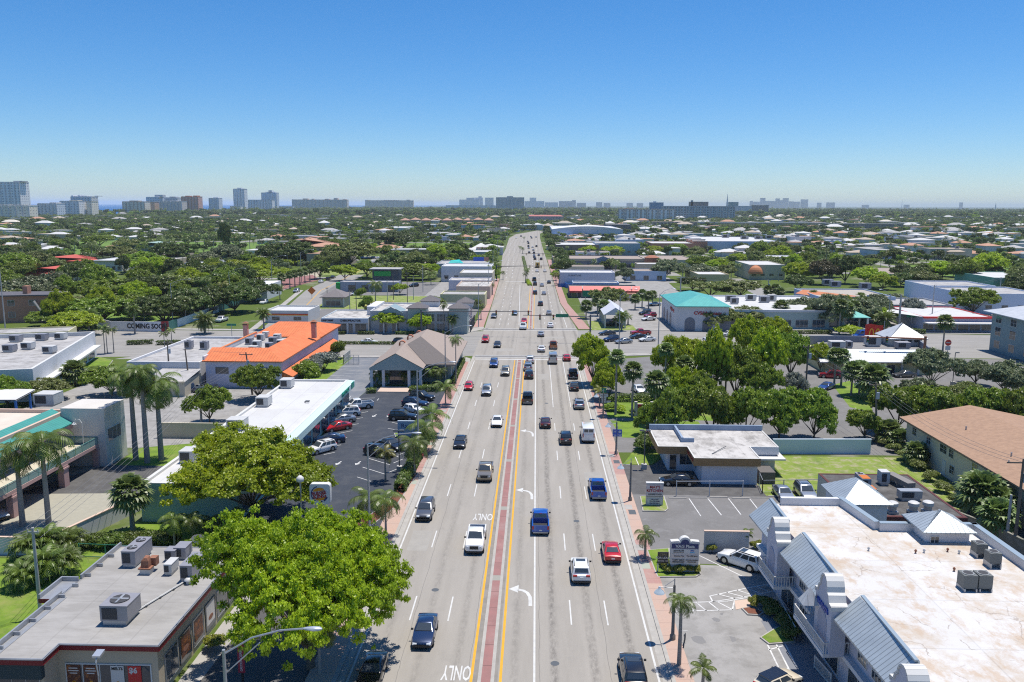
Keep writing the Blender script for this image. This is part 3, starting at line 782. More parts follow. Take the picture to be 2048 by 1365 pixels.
def ground():
 m,nt,b,out=new_mat('town_ground')
 v=coords(nt)
 n1=noise(nt,v,.03,6,.7);n2=noise(nt,v,.25,5,.7)
 a=mixc(nt,ramp(nt,n1,.54,.66),(.085,.125,.026),(.24,.23,.18))
 a=mixc(nt,ramp(nt,n2,.5,.7),a,(.10,.125,.035))
 sp=nt.nodes.new('ShaderNodeSeparateXYZ');nt.links.new(v,sp.inputs[0])
 far=ramp(nt,sp.outputs[1],700,2500)
 n3=noise(nt,v,.004,8,.75)
 ff=mixc(nt,ramp(nt,n3,.40,.62),(.030,.050,.020),(.055,.075,.032))
 n4=noise(nt,v,.012,6,.8)
 ff=mixc(nt,ramp(nt,n4,.66,.72),ff,(.24,.23,.21))
 nt.links.new(mixc(nt,far,a,ff),b.inputs['Base Color']);b.inputs['Roughness'].default_value=.95
 b.inputs['Specular IOR Level'].default_value=.1
 ys=[-60,0,60,120,200,300,450,650,900,1300,1900,2800,4200,6500,10000,16000,26000,42000]
 xs=[-30000,-14000,-6000,-2600,-1450,-900,-500,-250,-120,-50,0,50,120,250,500,900,1700,3200,7000,15000,30000]
 mb=MB()
 for y in ys:
  for x in xs:mb.v.append((x,y,0))
 W=len(xs)
 for j in range(len(ys)-1):
  for i in range(W-1):
   mb.f.append((j*W+i,j*W+i+1,(j+1)*W+i+1,(j+1)*W+i));mb.m.append(0)
 struct('ground',mb,m)
ground()
def sea():
 m,nt,b,out=new_mat('sea_water')
 v=coords(nt,(.002,.02,1))
 nt.links.new(mixc(nt,ramp(nt,noise(nt,v,1.0,4),.4,.6),(.004,.075,.24),(.01,.11,.29)),b.inputs['Base Color'])
 b.inputs['Roughness'].default_value=.9;b.inputs['Specular IOR Level'].default_value=.05
 mb=MB();mb.face([(-29500,900,.5),(-1380,900,.5),(-1420,2500,.5),(-1500,6000,.5),(-1750,12000,.5),(-2200,41500,.5),(-29500,41500,.5)])
 struct('sea',mb,m)
sea()
Z1,Z2,Z3,Z4=.004,.008,.012,.016
LE=[(-15.2,25),(-15.2,246)]+pxpoly([(985,607),(1000,558),(1005,511),(1011,499),(1018.5,476.4),(1031.8,469),(1056,465),(1074,461.5)])
RE=[(10.8,25),(10.8,200),(12.6,240)]+pxpoly([(1120,607.6),(1104,554),(1093,519.5),(1086,499),(1080,476.4),(1080,468),(1090,463)])
mb=MB();mb.face([(x,y,Z2)for x,y in LE[::-1]+RE]);struct('avenue_road',mb,road_m)
mb=MB();mb.face([(-300,176,Z1),(-112,192,Z1),(-60,197,Z1),(-15,198,Z1),(-15,238,Z1),(-60,234,Z1),(-112,236,Z1),(-300,222,Z1)][::1]);struct('cross_street_road',mb,street_m)
mb=MB();mb.face([(10.6,199,Z1),(60,204,Z1),(130,199,Z1),(320,190,Z1),(320,232,Z1),(130,238,Z1),(60,244,Z1),(10.6,241,Z1)]);struct('cross_street_road',mb,street_m)
dc=[(-73,230),(-92,350),(-97.5,450),(-104,560)]
mb=MB();mb.face([(x+6.5,y,Z1+.002)for x,y in dc]+[(x-6.5,y,Z1+.002)for x,y in dc[::-1]]);struct('park_road',mb,street_m)
sheet('park_crossing_road',[(-190,382),(-98,410),(-92,418),(-92,424),(-99,418),(-190,390)],Z1,street_m)
sheet('side_street_road',[(82,240),(92,240),(98,300),(104,420),(95,420),(89,300)],Z1+.002,street_m)
def step(name,poly,h,m):
 mb=MB();mb.prism(ccw(poly),0,h,0);return struct(name,mb,m)
step('kerb',rect(-15.55,25,-15.2,190),.11,kerb_m);step('kerb',rect(10.8,25,11.12,192),.11,kerb_m)
sheet('gutter',rect(-15.2,25,-14.62,197),Z3,kerb_m);sheet('gutter',rect(10.15,25,10.8,199),Z3,kerb_m)
step('sidewalk',rect(-17.6,25,-15.55,190),.108,walk_m);step('sidewalk',rect(11.12,25,12.55,192),.108,walk_m)
far_left=[at(x,y)[:2]for x,y in((978,622),(998,560),(1003,512))]
step('sidewalk',[(-15.6,246),*[(x-.2,y)for x,y in pxpoly([(985,607),(1000,558)])],*[(x-2.6,y)for x,y in pxpoly([(1000,558),(985,607)])],(-18.6,246)],.108,walk_m)
step('sidewalk',[(12.9,243),*[(x+.2,y)for x,y in pxpoly([(1120,607.6),(1104,554),(1094,520)])],*[(x+2.8,y)for x,y in pxpoly([(1094,520),(1104,554),(1120,607.6)])],(16.4,243)],.108,walk_m)
for nm,p in(('corner_walk',[(-17.6,190),(-15.2,190),(-15.4,194),(-17.5,197),(-24,197.5),(-24,194.5),(-19,194)]),('corner_walk',[(10.8,192),(12.6,192),(14,198),(30,201),(30,204),(12.6,201)]),('corner_walk',[(-24,234.5),(-18.5,236),(-15.4,241),(-15.4,246),(-19,246),(-20,239),(-24,238)])):
 step(nm,p,.106,conc_m)
step('sidewalk',[(-112,236.6),(-60,234.6),(-24,235.6),(-24,238.2),(-60,237.2),(-112,239)],.106,conc_m)
step('sidewalk',[(-60,194.2),(-24,195.2),(-24,197.4),(-60,196.4)],.106,conc_m)
step('sidewalk',[(30,242.4),(80,242.2),(80,245),(30,245)],.106,conc_m)
step('sidewalk',[(94,240.6),(200,236.4),(200,239),(94,243.4)],.106,conc_m)
step('sidewalk',[(-99.5,350),(-81,231),(-83,231),(-101.5,350)],.1,conc_m)
def median(x0,x1,y0,y1,kerb=.28):
 step('median_kerb',rect(x0,y0,x1,y1),.10,kerb_m)
 mb=MB();mb.box(x0+kerb,y0+kerb,.09,x1-kerb,y1-kerb,.114);struct('median_brick',mb,brick_m)
median(-4.28,-2.98,25,193)
gut=mat('dirty_gutter_strip',(.20,.185,.165),.9,col2=(.27,.25,.225),scale=.7)
sheet('gutter',rect(-4.66,25,-4.28,193),Z2+.002,gut);sheet('gutter',rect(-2.98,25,-2.72,193),Z2+.002,gut)
rm=random.Random(3)
patch_m=mat('asphalt_patch',(.33,.315,.285),.9,col2=(.29,.275,.25),scale=.8)
for x_,y_ in((1.8,61.5),(-9.4,74),(5.0,92),(-6.2,112),(8.2,128),(-12.6,96),(2.2,150),(-8.8,158),(5.4,214),(-6,221)):
 mb=MB();mb.disc((x_,y_,Z2+.003),.36,16);struct('manhole_cover',mb,dark_grey)
for x0_,y0_,w_,l_ in((-13.6,83,2.2,5.5),(6.9,103,2.4,7),(-7.2,132,2.4,9),(.6,171,2.4,6),(-13.9,60,1.6,4),(3.7,49.5,2.0,3.2),(-10.4,205,5,4),(2,226,6,3)):
 sheet('asphalt_patch',rect(x0_,y0_,x0_+w_,y0_+l_),Z2+.0015,patch_m)
ax=lambda x,y:at(x,y)[:2]
m0=ax(1061,658);m1=ax(1057,566)
median(m0[0]-.55,m0[0]+.55,m0[1]-1,372)
def stripe(x,w,y0,y1,m=line_m,z=Z3,x2=None):
 x2=x if x2 is None else x2
 mb=MB();mb.face([(x-w/2,y0,z),(x+w/2,y0,z),(x2+w/2,y1,z),(x2-w/2,y1,z)]);return struct('lane_line',mb,m)
def dashes(x,y0,y1,cyc,ln,w=.13,x2=None,m=line_m):
 mb=MB();y=y0
 while y<y1:
  t=(y-y0)/(y1-y0);xx=x+((x2 if x2 is not None else x)-x)*t
  mb.face([(xx-w/2,y,Z3),(xx+w/2,y,Z3),(xx+w/2,y+ln,Z3),(xx-w/2,y+ln,Z3)]);y+=cyc
 return struct('lane_dashes',mb,m)
stripe(-4.78,.22,25,193,yellow_m);stripe(-2.50,.22,25,193,yellow_m)
stripe(.14,.17,25,193);stripe(9.85,.17,25,192);stripe(-14.35,.17,25,192)
D0=at(1138,1250)[1];CY_=15.85
dashes(3.4,D0-2*CY_,150,CY_,4.6);dashes(6.62,D0-2*CY_,150,CY_,4.6)
dashes(-7.55,D0-2*CY_+.3,172,CY_,4.6);dashes(-10.98,D0-2*CY_+.3,172,CY_,4.6)
for x in(3.4,6.62):stripe(x,.14,152,192)
y2=at(1071,563)[1]
fl=lambda x,y:ax(x,y)
stripe(m0[0]-.95,.2,m0[1],365,yellow_m);stripe(m0[0]+.95,.2,m0[1],365,yellow_m)
a_,b_=fl(1038,651),fl(1040,570);stripe(a_[0],.18,a_[1],b_[1],x2=b_[0])
for(xa,xb)in((1016,1026),(999,1012.5)):
 a_,b_=fl(xa,650),fl(xb,565);dashes(a_[0],a_[1],b_[1],11,3.4,.16,b_[0])
for(xa,xb)in((1089.5,1081),(1110.5,1092)):
 a_,b_=fl(xa,648),fl(xb,565);dashes(a_[0],a_[1],b_[1],11,3.4,.16,b_[0])
a_,b_=fl(1134,656),fl(1122,622);stripe(a_[0],.16,a_[1],b_[1],x2=b_[0])
for(xa,xb)in((1024,1030),(1012,1021),(1066,1064),(1078,1072)):
 a_,b_=fl(xa,556),fl(xb,485);dashes(a_[0],a_[1],b_[1],22,6,.3,b_[0])
def band(y0,y1,x0,x1,m,z=Z3,skew=0):
 mb=MB();mb.face([(x0,y0,z),(x1,y0+skew,z),(x1,y1+skew,z),(x0,y1,z)]);return struct('stop_line',mb,m)
band(193.6,194.3,-14.3,10.1,line_m);
mb=MB();mb.face([(-14.6,196.2,Z3),(11,197.4,Z3),(11,199.8,Z3),(-14.6,198.6,Z3)]);struct('crosswalk_band',mb,mat('crosswalk_grey',(.17,.165,.16),.9,col2=(.24,.235,.23),scale=.8))
band(198.7,199.05,-14.6,11,line_m,skew=1.2);band(195.8,196.1,-14.6,11,line_m,skew=1.2)
mb=MB();mb.face([(-16,240.5,Z3),(12.4,241.6,Z3),(12.4,244.2,Z3),(-16,243,Z3)]);struct('crosswalk_band',mb,MATS['crosswalk_grey'])
band(239.6,240.0,-16,12.4,line_m,skew=1.1);band(243.3,243.7,-16,12.4,line_m,skew=1.1)
a_=at(1100,562);band(a_[1]-6,a_[1]-5,-14.5,8,line_m)
for xa,xb,ys in((-110,-26,(202.5,)),(-110,-26,(208,)),(-110,-26,(222,)),(-110,-26,(227,))):
 mb=MB()
 x=xa
 while x<xb:
  mb.face([(x,ys[0],Z3),(x+3,ys[0],Z3),(x+3,ys[0]+.16,Z3),(x,ys[0]+.16,Z3)]);x+=12
 struct('lane_dashes',mb,line_m)
for ys in(209,214.5,228,234):
 mb=MB();x=30
 while x<180:
  mb.face([(x,ys,Z3),(x+3,ys,Z3),(x+3,ys+.16,Z3),(x,ys+.16,Z3)]);x+=12
 struct('lane_dashes',mb,line_m)
mb=MB()
for i in range(len(dc)-1):
 (xa,ya),(xb,yb)=dc[i],dc[i+1];mb.face([(xa-.15,ya,Z3),(xa+.15,ya,Z3),(xb+.15,yb,Z3),(xb-.15,yb,Z3)])
struct('centre_line',mb,yellow_m)
step('median_kerb',rect(-72,212.6,-25,214.4),.12,kerb_m);sheet('median_lawn',rect(-71.7,212.9,-25.3,214.1),.125,grass_dry)
step('median_kerb',[(70,221),(92,219.6),(92,221.2),(70,222.6)],.12,kerb_m)
def turn_arrow(x,y,s=1.0,flip=1,m=line_m):
 """left-turn arrow, 4 m long, pointing up the lane and to the left"""
 mb=MB();pts=[]
 w=.17
 arc=[(.95,-1.9),(.95,-1.1),(.90,-.35),(.65,.35),(.25,.75),(-.25,.92)]
 L_=[];R_=[]
 for i,p in enumerate(arc):
  a=Vector(arc[max(i-1,0)]);b=Vector(arc[min(i+1,len(arc)-1)]);d=(b-a).normalized();n=Vector((-d.y,d.x))
  L_.append(Vector(p)+n*w);R_.append(Vector(p)-n*w)
 for i in range(len(arc)-1):
  mb.face([(x+q.x*s*flip,y+q.y*s*1.15,Z3)for q in(R_[i],R_[i+1],L_[i+1],L_[i])][::flip])
 mb.face([(x+px_*s*flip,y+py_*s*1.15,Z3)for px_,py_ in((-.25,.35),(-.2,1.75),(-1.15,1.0))][::flip])
 return struct('turn_arrow_marking',mb,m)
for px_,py_ in((1039,1190),(1048,987),(1053,866)):
 a_=at(px_,py_);turn_arrow(-1.2,a_[1],1.0)
for px_,py_ in((968,1034),(918,1345)):
 a_=at(px_,py_);me=text_mb('ONLY',1.55,0,bold=.02)
 me.transform(Matrix.Rotation(PI,4,'Z')@Matrix.Diagonal((.56,1.9,1,1)))
 me.transform(Matrix.Translation((-6.0,a_[1],Z3+.002)));me.materials.append(line_m)
 tag(link('road_lettering',me),kind='structure')
def zone(nm,pts,m,z=Z1):return sheet(nm,pts,z,m)
zone('clinic_parking_lot',[(-33.9,86),(-17.6,86),(-17.6,164),(-33.0,162),(-33.9,150)],lot_dark)
zone('parking_aisle',[(-50,150),(-33.9,150),(-33,164),(-33,196),(-44,196),(-44,160)],mat('mottled_blue_asphalt',(.15,.165,.19),.9,col2=(.22,.225,.235),scale=.18,lo=.45,hi=.62),Z1)
zone('drive_lane',[(-26,25),(-17.6,25),(-17.6,86),(-24,86),(-26,70)],lot_mid)
zone('restaurant_walk',[(-27.4,50),(-26,50),(-25.2,73),(-27.4,73)],conc_m,Z2)
zone('restaurant_forecourt',rect(-50,40,-17.7,55.3),lot_old,Z1-.002)
zone('back_lawn',[(-60,58),(-39.4,58),(-39.4,76),(-34,76),(-34,79),(-46,79.5),(-50,79),(-60,80)],grass_m)
zone('back_lawn',[(-48.5,79.5),(-34,79.5),(-34,90),(-46,90)],grass_m)
zone('office_courtyard',[(-66,80),(-51,80),(-47,97),(-47,112),(-66,112)],paver_m)
zone('office_parking_lot',[(-66,98.5),(-49,99.5),(-47,112),(-60,112)],lot_mid,Z2)
zone('office_lawn',[(-59.5,110.5),(-47,110.5),(-46.5,124),(-59.5,119)],grass_m,Z3)
zone('alley',[(-92,119),(-60,119),(-46.5,124),(-46.5,160),(-66,160),(-66,196),(-92,196)],lot_pale)
zone('corner_lawn',[(-50.2,158),(-46.5,150),(-44,165),(-44,196),(-49.5,196)],grass_m,Z2)
zone('street_verge',[(-62,197),(-95,197),(-100,190),(-66,193)],lot_pale,Z2)
zone('fenced_lawn',pxpoly([(190,652),(330,655),(355,620),(190,620)]),grass_golf)
zone('shop_forecourt',rect(-62,236,-19,260),conc_m,Z1)
zone('corner_lot',[(-66,240),(-20,246),(-20,300),(-44,300),(-78,296),(-72,262)],lot_old)
zone('vacant_lawn',[(-78,288),(-45,288),(-40,330),(-82,330)],grass_dry,Z2)
zone('store_lot',[(-52,300),(-18,300),(-19,392),(-56,392)],lot_pale,Z1)
zone('bank_drive_lot',[(-88,332),(-45,332),(-45,392),(-93,392)],lot_old,Z2-.001)
zone('kitchen_parking_lot',[(12.55,99.5),(30,99.5),(34,119),(20.5,119.5),(16.8,113.5),(12.55,113.5)],lot_mid,Z1)
zone('kitchen_lawn',[(12.7,113.8),(16.8,113.8),(20,121),(15.5,122)],grass_m,Z2)
zone('side_lawn',[(29.6,101.5),(44.5,99),(54,97),(54.5,118.5),(34,118.5),(34,110),(29.6,106)],grass_dry,Z2)
zone('shared_parking_lot',[(12.55,81),(23.4,80.5),(34,83),(34,101),(12.55,101.3)],lot_old,Z1+.001)
zone('plaza_parking_lot',[(12.55,25),(26,25),(23.2,80.2),(12.55,80.8)],lot_pale,Z1)
zone('plaza_walk',[(21.3,36),(25.2,36),(22.9,73),(20.3,69)],mat('blue_grey_walk',(.20,.21,.235),.9,col2=(.17,.18,.2),scale=.8),Z2)
zone('kitchen_yard',[(34,80),(56,72),(56,97),(45,99),(34,99)],lot_mid,Z1)
zone('fast_food_lot',[(12.6,119.5),(100,119.5),(120,199),(60,203),(30,200),(12.6,192)],lot_old,Z1-.001)
zone('fast_food_planting',[(12.8,140),(36,138),(38,152),(30,158),(13,156)],grass_m,Z2)
zone('fast_food_planting',[(14,127.5),(28,127),(28,138),(13,138)],grass_m,Z2+.001);zone('fast_food_planting',[(18,129),(24,128.5),(24.5,131),(18,131.5)],mulch,Z3)
zone('fast_food_lawn',pxpoly([(1665,770),(1700,762),(1740,790),(1745,825),(1700,815),(1680,790)]),grass_m,Z2)
zone('pharmacy_lot',[(16.5,244),(94,244.5),(100,310),(44,316),(17,330)],lot_pale,Z1)
zone('corner_planting',[(16.8,242),(30,243),(30,252),(17.2,262)],grass_dry,Z2)
zone('apartment_lot',[(56,60),(120,60),(120,150),(75,150),(56,123)],lot_old,Z1-.002)
zone('strip_lot',[(17,330),(60,330),(70,520),(15,520)],lot_pale,Z1+.001)
zone('gas_station_lot',[(94,243),(190,240),(190,330),(100,330)],lot_pale,Z1)
zone('golf_lawn',pxpoly([(85,522),(150,522),(245,498),(240,480),(150,484)]),grass_golf)
zone('golf_lawn',pxpoly([(262,518),(470,516),(545,503),(530,486),(300,484),(262,495)]),grass_golf)
zone('school_lawn',pxpoly([(805,503),(985,503),(985,486),(820,486)]),grass_golf)
zone('park_lawn',pxpoly([(645,550),(740,550),(735,530),(640,532)]),grass_dry,Z2)
zone('park_lawn',pxpoly([(558,585),(640,552),(640,540),(560,550)]),sand_m)
zone('sports_lawn',pxpoly([(1740,545),(2048,560),(2048,532),(1830,530)]),grass_golf)
zone('red_court',pxpoly([(545,585),(640,560),(625,550),(548,562)]),mat('red_court',(.27,.13,.12),.9),Z2)
zone('sandy_lot',pxpoly([(0,690-58),(130,632),(190,600),(60,600),(0,612)]),sand_m)
def line_seg(a,b,w=.11,m=line_m,z=Z3,nm='bay_line'):
 a,b=Vector(a[:2]),Vector(b[:2]);d=(b-a).normalized();n=Vector((-d.y,d.x))*w/2
 mb=MB();mb.face([(*(a-n),z),(*(b-n),z),(*(b+n),z),(*(a+n),z)]);return struct(nm,mb,m)
def lines(pxs,w=.11,m=line_m,nm='bay_line',z=Z3):
 mb=MB()
 for p,q in pxs:
  a,b=Vector(at(*p)[:2]),Vector(at(*q)[:2]);d=(b-a).normalized();n=Vector((-d.y,d.x))*w/2
  mb.face([(*(a-n),z),(*(b-n),z),(*(b+n),z),(*(a+n),z)])
 struct(nm,mb,m)
Q1=lambda x,y:(590+x/4.876,740+y/4.876)
lines([(Q1(*a),Q1(*b))for a,b in(((490,285),(780,275)),((545,258),(480,330)),((800,300),(818,280)),((630,425),(712,408)),((590,482),(662,466)),((540,542),(620,526)),((410,625),(560,594)),((460,672),(508,660)),((355,752),(448,732)),((280,828),(388,806)),((720,865),(928,928)),((660,950),(888,1022)),((606,1046),(740,1088)),((965,830),(1010,852)),((905,572),(1010,590)),((945,512),(1000,525)),((905,1005),(1050,945)),((960,910),(1050,872)),((1000,835),(1095,795)),((1050,760),(1110,735)))],.12)
Q6=lambda x,y:(600+x/4.876,540+y/4.876)
lines([(Q6(*a),Q6(*b))for a,b in(((395,915),(600,912)),((380,945),(570,945)),((340,975),(545,980)),((310,1005),(520,1012)),((290,1030),(500,1038)))],.12)
Q3=lambda x,y:(1200+x/5.055,840+y/5.055)
lines([(Q3(*a),Q3(*b))for a,b in(((900,797),(1020,975)),((1090,797),(1228,965)),((1298,797),(1425,960)),((1512,797),(1640,960)),((1720,797),(1800,880)),((355,375),(392,460)))],.12,line_d)
Q4=lambda x,y:(1220+x/4.333,1050+y/4.333)
lines([(Q4(*a),Q4(*b))for a,b in(((775,268),(1170,458)),((865,618),(1190,548)),((1190,548),(1490,494)),((890,668),(1240,612)),((1240,612),(1540,548)),((865,618),(890,668)),((515,752),(1060,738)),((560,678),(1010,664)),((1010,664),(1245,620)),((1080,655),(1060,738)),((930,600),(1085,640)),((1010,585),(1160,625)),((1100,565),(1230,608)),((1180,550),(1290,590)),((1270,535),(1370,577)),((1350,520),(1440,560)),((650,680),(740,750)),((750,676),(835,747)),((855,670),(945,742)),((930,668),(1065,738)),((565,690),(645,752)),((1365,1040),(1460,1235)),((1440,1035),(1550,1250)),((1515,1030),(1620,1235)),((1372,1085),(1500,1050)))],.13,line_d)
lines([(Q4(1190,300),Q4(1365,262)),(Q4(1250,270),Q4(1365,240)),(Q4(1310,355),Q4(1420,425))],.35,line_b)
damp=mat('damp_stain',(.20,.195,.19),.6)
for q in(((880,812),(905,803),(945,815),(958,835),(930,845),(900,832)),((700,975),(745,962),(800,970),(835,1020),(800,1032),(760,1028),(720,1008)),((955,765),(985,762),(975,785),(958,783)),((1035,965),(1085,975),(1095,1005),(1060,1018))):sheet('damp_stain',[at(*Q4(*k))[:2]for k in q],Z2,damp)
def lot_arrow(px_,py_,ang):
 x,y,_=at(px_,py_);c,s_=math.cos(ang),math.sin(ang)
 sh=[(-.1,-.9),(.1,-.9),(.1,.1),(.42,.1),(0,.9),(-.42,.1),(-.1,.1)]
 mb=MB();mb.face([(x+u*c-v*s_,y+u*s_+v*c,Z3)for u,v in sh]);struct('lot_arrow_marking',mb,line_m)
for p in((749,832),(778,832),(677,927),(716,927)):lot_arrow(*p,PI*.93)
lot_arrow(860,781,PI/2)
for i,(p,m_)in enumerate(((Q3(168,432),dark_grey),(Q3(326,942),dark_grey),(Q3(290,890),conc_m),(Q3(115,368),conc_m),(Q4(262,205),conc_m),(Q4(310,362),mat('green_grey_cover',(.34,.37,.31),.9)),(Q1(1320,727),MATS['green_grey_cover']),(Q1(1155,1105),MATS['green_grey_cover']),(Q1(1455,405),conc_m))):
 x,y,_=at(*p);mb=MB();mb.box(x-.42,y-.75,.1,x+.42,y+.75,.115);struct('walk_cover',mb,m_)
def bld(name,label,poly,h,wall,roofm,par=.4,th=.25,cap=None,cat='building',group=None,roofz=None):
 poly=ccw(poly);cx=sum(p[0]for p in poly)/len(poly);cy=min(p[1]for p in poly)
 root=thing(name,label,cat,(cx,cy,0),0,group)
 inn=inset(poly,th)if par>0 else poly
 rz=h-par
 w=MB();n=len(poly)
 for i in range(n):
  a,b=poly[i],poly[(i+1)%n];w.face([(*a,0),(*b,0),(*b,h),(*a,h)])
 part('wall',w,wall,root)
 if par>0:
  c=MB();c.ring(poly,inn,h)
  for i in range(n):
   a,b=inn[i],inn[(i+1)%n];c.face([(*b,rz-.05),(*a,rz-.05),(*a,h),(*b,h)])
  part('parapet',c,cap or wall,root)
 r=MB();r.face([(*p,rz)for p in inn]);part('roof',r,roofm,root)
 return root
def edge_frame(p0,p1):
 p0,p1=Vector((*p0[:2],0)),Vector((*p1[:2],0));u=(p1-p0).normalized();n=Vector((u.y,-u.x,0));return p0,u,n
def win(root,p0,p1,s0,s1,z0,z1,nx=2,nz=1,frame=None,pane_m=None,name='window',sub='pane',t=.06):
 """an opening on the wall p0->p1 (outside on its right): frame as a part, its glass as a sub-part"""
 o,u,n=edge_frame(p0,p1);frame=frame or white;pane_m=pane_m or glass
 f=MB();c=o+u*((s0+s1)/2)+n*.03;zc=(z0+z1)/2;hw=(s1-s0)/2;hh=(z1-z0)/2;up=Vector((0,0,1))
 for s in(-1,1):
  f.obox(c+u*(s*(hw-t/2))+up*zc,u*t/2,n*.045,up*hh);f.obox(c+up*(zc+s*(hh-t/2)),u*(hw-t),n*.045,up*t/2)
 for i in range(1,nx):f.obox(c+u*(-hw+2*hw*i/nx)+up*zc,u*t*.35,n*.04,up*(hh-t))
 for i in range(1,nz):f.obox(c+up*(z0+2*hh*i/nz),u*(hw-t),n*.038,up*t*.35)
 fo=part(name,f,frame,root)
 g=MB();g.obox(c+up*zc,u*(hw-t*.5),n*.022,up*(hh-t*.5));part(sub,g,pane_m,fo)
 return fo
def wins(root,p0,p1,k,w,z0,z1,a=0.0,b=None,**kw):
 L=(Vector(p1[:2])-Vector(p0[:2])).length;b=L if b is None else b
 for i in range(k):
  c=a+(b-a)*(i+.5)/k;win(root,p0,p1,c-w/2,c+w/2,z0,z1,**kw)
def slab(root,name,p0,p1,out,z0,z1,m,s0=0,s1=None,inn=.0):
 """box hung on a wall p0->p1, standing out by `out`"""
 o,u,n=edge_frame(p0,p1);L=(Vector(p1[:2])-Vector(p0[:2])).length;s1=L if s1 is None else s1
 b=MB();b.obox(o+u*((s0+s1)/2)+n*((out-inn)/2)+Vector((0,0,(z0+z1)/2)),u*((s1-s0)/2),n*((out+inn)/2),Vector((0,0,(z1-z0)/2)))
 return part(name,b,m,root)
def hip(root,x0,y0,x1,y1,z0,z1,m,ins=None,axis='y',name='roof',thick=.18,soff=None):
 """hip roof with ridge along axis (ins: how far the ridge is pulled in from the ends)"""
 b=MB();cx,cy=(x0+x1)/2,(y0+y1)/2
 if axis=='y':
  i=(x1-x0)/2 if ins is None else ins;r0,r1=(cx,y0+i,z1),(cx,y1-i,z1)
  q=[(x0,y0,z0),(x1,y0,z0),(x1,y1,z0),(x0,y1,z0)]
  b.face([q[0],q[1],r0]);b.face([q[1],q[2],r1,r0]);b.face([q[2],q[3],r1]);b.face([q[3],q[0],r0,r1])
 else:
  i=(y1-y0)/2 if ins is None else ins;r0,r1=(x0+i,cy,z1),(x1-i,cy,z1)
  q=[(x0,y0,z0),(x1,y0,z0),(x1,y1,z0),(x0,y1,z0)]
  b.face([q[0],q[1],r1,r0]);b.face([q[1],q[2],r1]);b.face([q[2],q[3],r0,r1]);b.face([q[3],q[0],r0])
 for k in range(4):
  a,c=q[k],q[(k+1)%4];b.face([(a[0],a[1],z0-thick),(c[0],c[1],z0-thick),c,a])
 b.face([(p[0],p[1],z0-thick)for p in q[::-1]])
 return part(name,b,m if soff is None else[m,soff],root)
def ac_unit(px_,py_,z,w,d,h,label,fans=1,group=None,m=None,curb=.3,xy=None,name='rooftop_air_conditioner',rz=0.0,coil=True):
 x,y=xy if xy else at(px_,py_,z)[:2]
 o=thing(name,label,'air conditioner',(x,y,z),rz,group)
 b=MB();b.box(-w*.42,0.03,0,w*.42,d*.95,curb);link('curb',b.mesh('curb',steel),o)
 b=MB();b.box(-w/2,0,curb,w/2,d,curb+h);b.box(-w/2-.02,-.02,curb+h,w/2+.02,d+.02,curb+h+.05);link('casing',b.mesh('casing',m or ac_metal),o)
 if coil:
  b=MB();b.box(-w*.42,-.045,curb+h*.12,w*.12,-.005,curb+h*.88);link('coil_panel',b.mesh('coil_panel',ac_dark),o)
 for i in range(fans):
  r=min(w,d/fans)*.34;c=(0 if fans<3 else 0,d*(i+.5)/fans)
  f=MB();f.tube([(c[0],c[1],curb+h+.05),(c[0],c[1],curb+h+.12)],r,16);fo=link('fan_shroud',f.mesh('fan_shroud',ac_dark),o)
  g=MB()
  for k in range(4):
   t=k*PI/2;g.obox((c[0]+math.cos(t)*r*.5,c[1]+math.sin(t)*r*.5,curb+h+.135),(math.cos(t)*r*.45,math.sin(t)*r*.45,0),(-math.sin(t)*r*.12,math.cos(t)*r*.12,.01),(0,0,.006))
  link('fan_blade',g.mesh('fan_blade',steel),fo)
 return o
def condenser(px_,py_,z,w,h,label,group=None,rz=0.0,legs=.35):
 x,y=at(px_,py_,z)[:2]
 o=thing('condenser_unit',label,'air conditioner',(x,y,z),rz,group)
 b=MB();b.box(-w*.5,-w*.5,legs,w*.5,w*.5,legs+h);link('casing',b.mesh('casing',mat('condenser_green_grey',(.12,.13,.125),.6,col2=(.17,.18,.175),scale=9,stretch=(1,1,6))),o)
 f=MB();f.tube([(0,0,legs+h),(0,0,legs+h+.05)],w*.44,18);link('top_grille',f.mesh('top_grille',mat('pale_grille',(.24,.25,.25),.5)),o)
 f=MB();f.tube([(0,0,legs+h+.05),(0,0,legs+h+.06)],w*.33,16);link('fan_opening',f.mesh('fan_opening',ac_dark),o)
 s=MB()
 s.box(-w*.47,-w*.6,0,-w*.37,w*.6,legs);s.box(w*.37,-w*.6,0,w*.47,w*.6,legs);s.box(-w*.4,-.05,0,w*.4,.05,legs*.8)
 link('stand',s.mesh('stand',steel),o)
 return o
def roof_vent(px_,py_,z,r,h,label,m=None,group=None):
 x,y=at(px_,py_,z)[:2];o=thing('roof_vent',label,'vent',(x,y,z),0,group)
 b=MB();b.tube([(0,0,0),(0,0,h*.6)],r*.6,10);link('pipe',b.mesh('pipe',m or ac_white,50),o)
 b=MB();b.tube([(0,0,h*.55),(0,0,h*.75),(0,0,h)],[r*1.05,r,r*.45],12);link('cap',b.mesh('cap',m or ac_white,50),o)
 return o
NAVYTXT=navy
BZ=4.4
P=[(-39.2,53.3),(-34.9,53.3),(-34.9,55.4),(-27.5,55.4),(-27.5,73),(-39.2,73)]
o=thing('fast_food_restaurant','tan flat-roofed burger restaurant with dark red roof band and poster windows','restaurant',(-33,53,0))
w=MB();WP=[(-39,53.9),(-35.3,53.9),(-35.3,55.75),(-27.8,55.75),(-27.8,72.8),(-39,72.8)]
w.prism(WP,0,3.98,0,bottom=False);part('wall',w,tan_wall,o)
f=MB();inn=inset(P,.28);f.prism(P,3.95,4.36,0,bottom=True);
part('fascia_band',f,red_paint,o)
tr=MB();tr.ring(P,inset(P,.14),4.43);
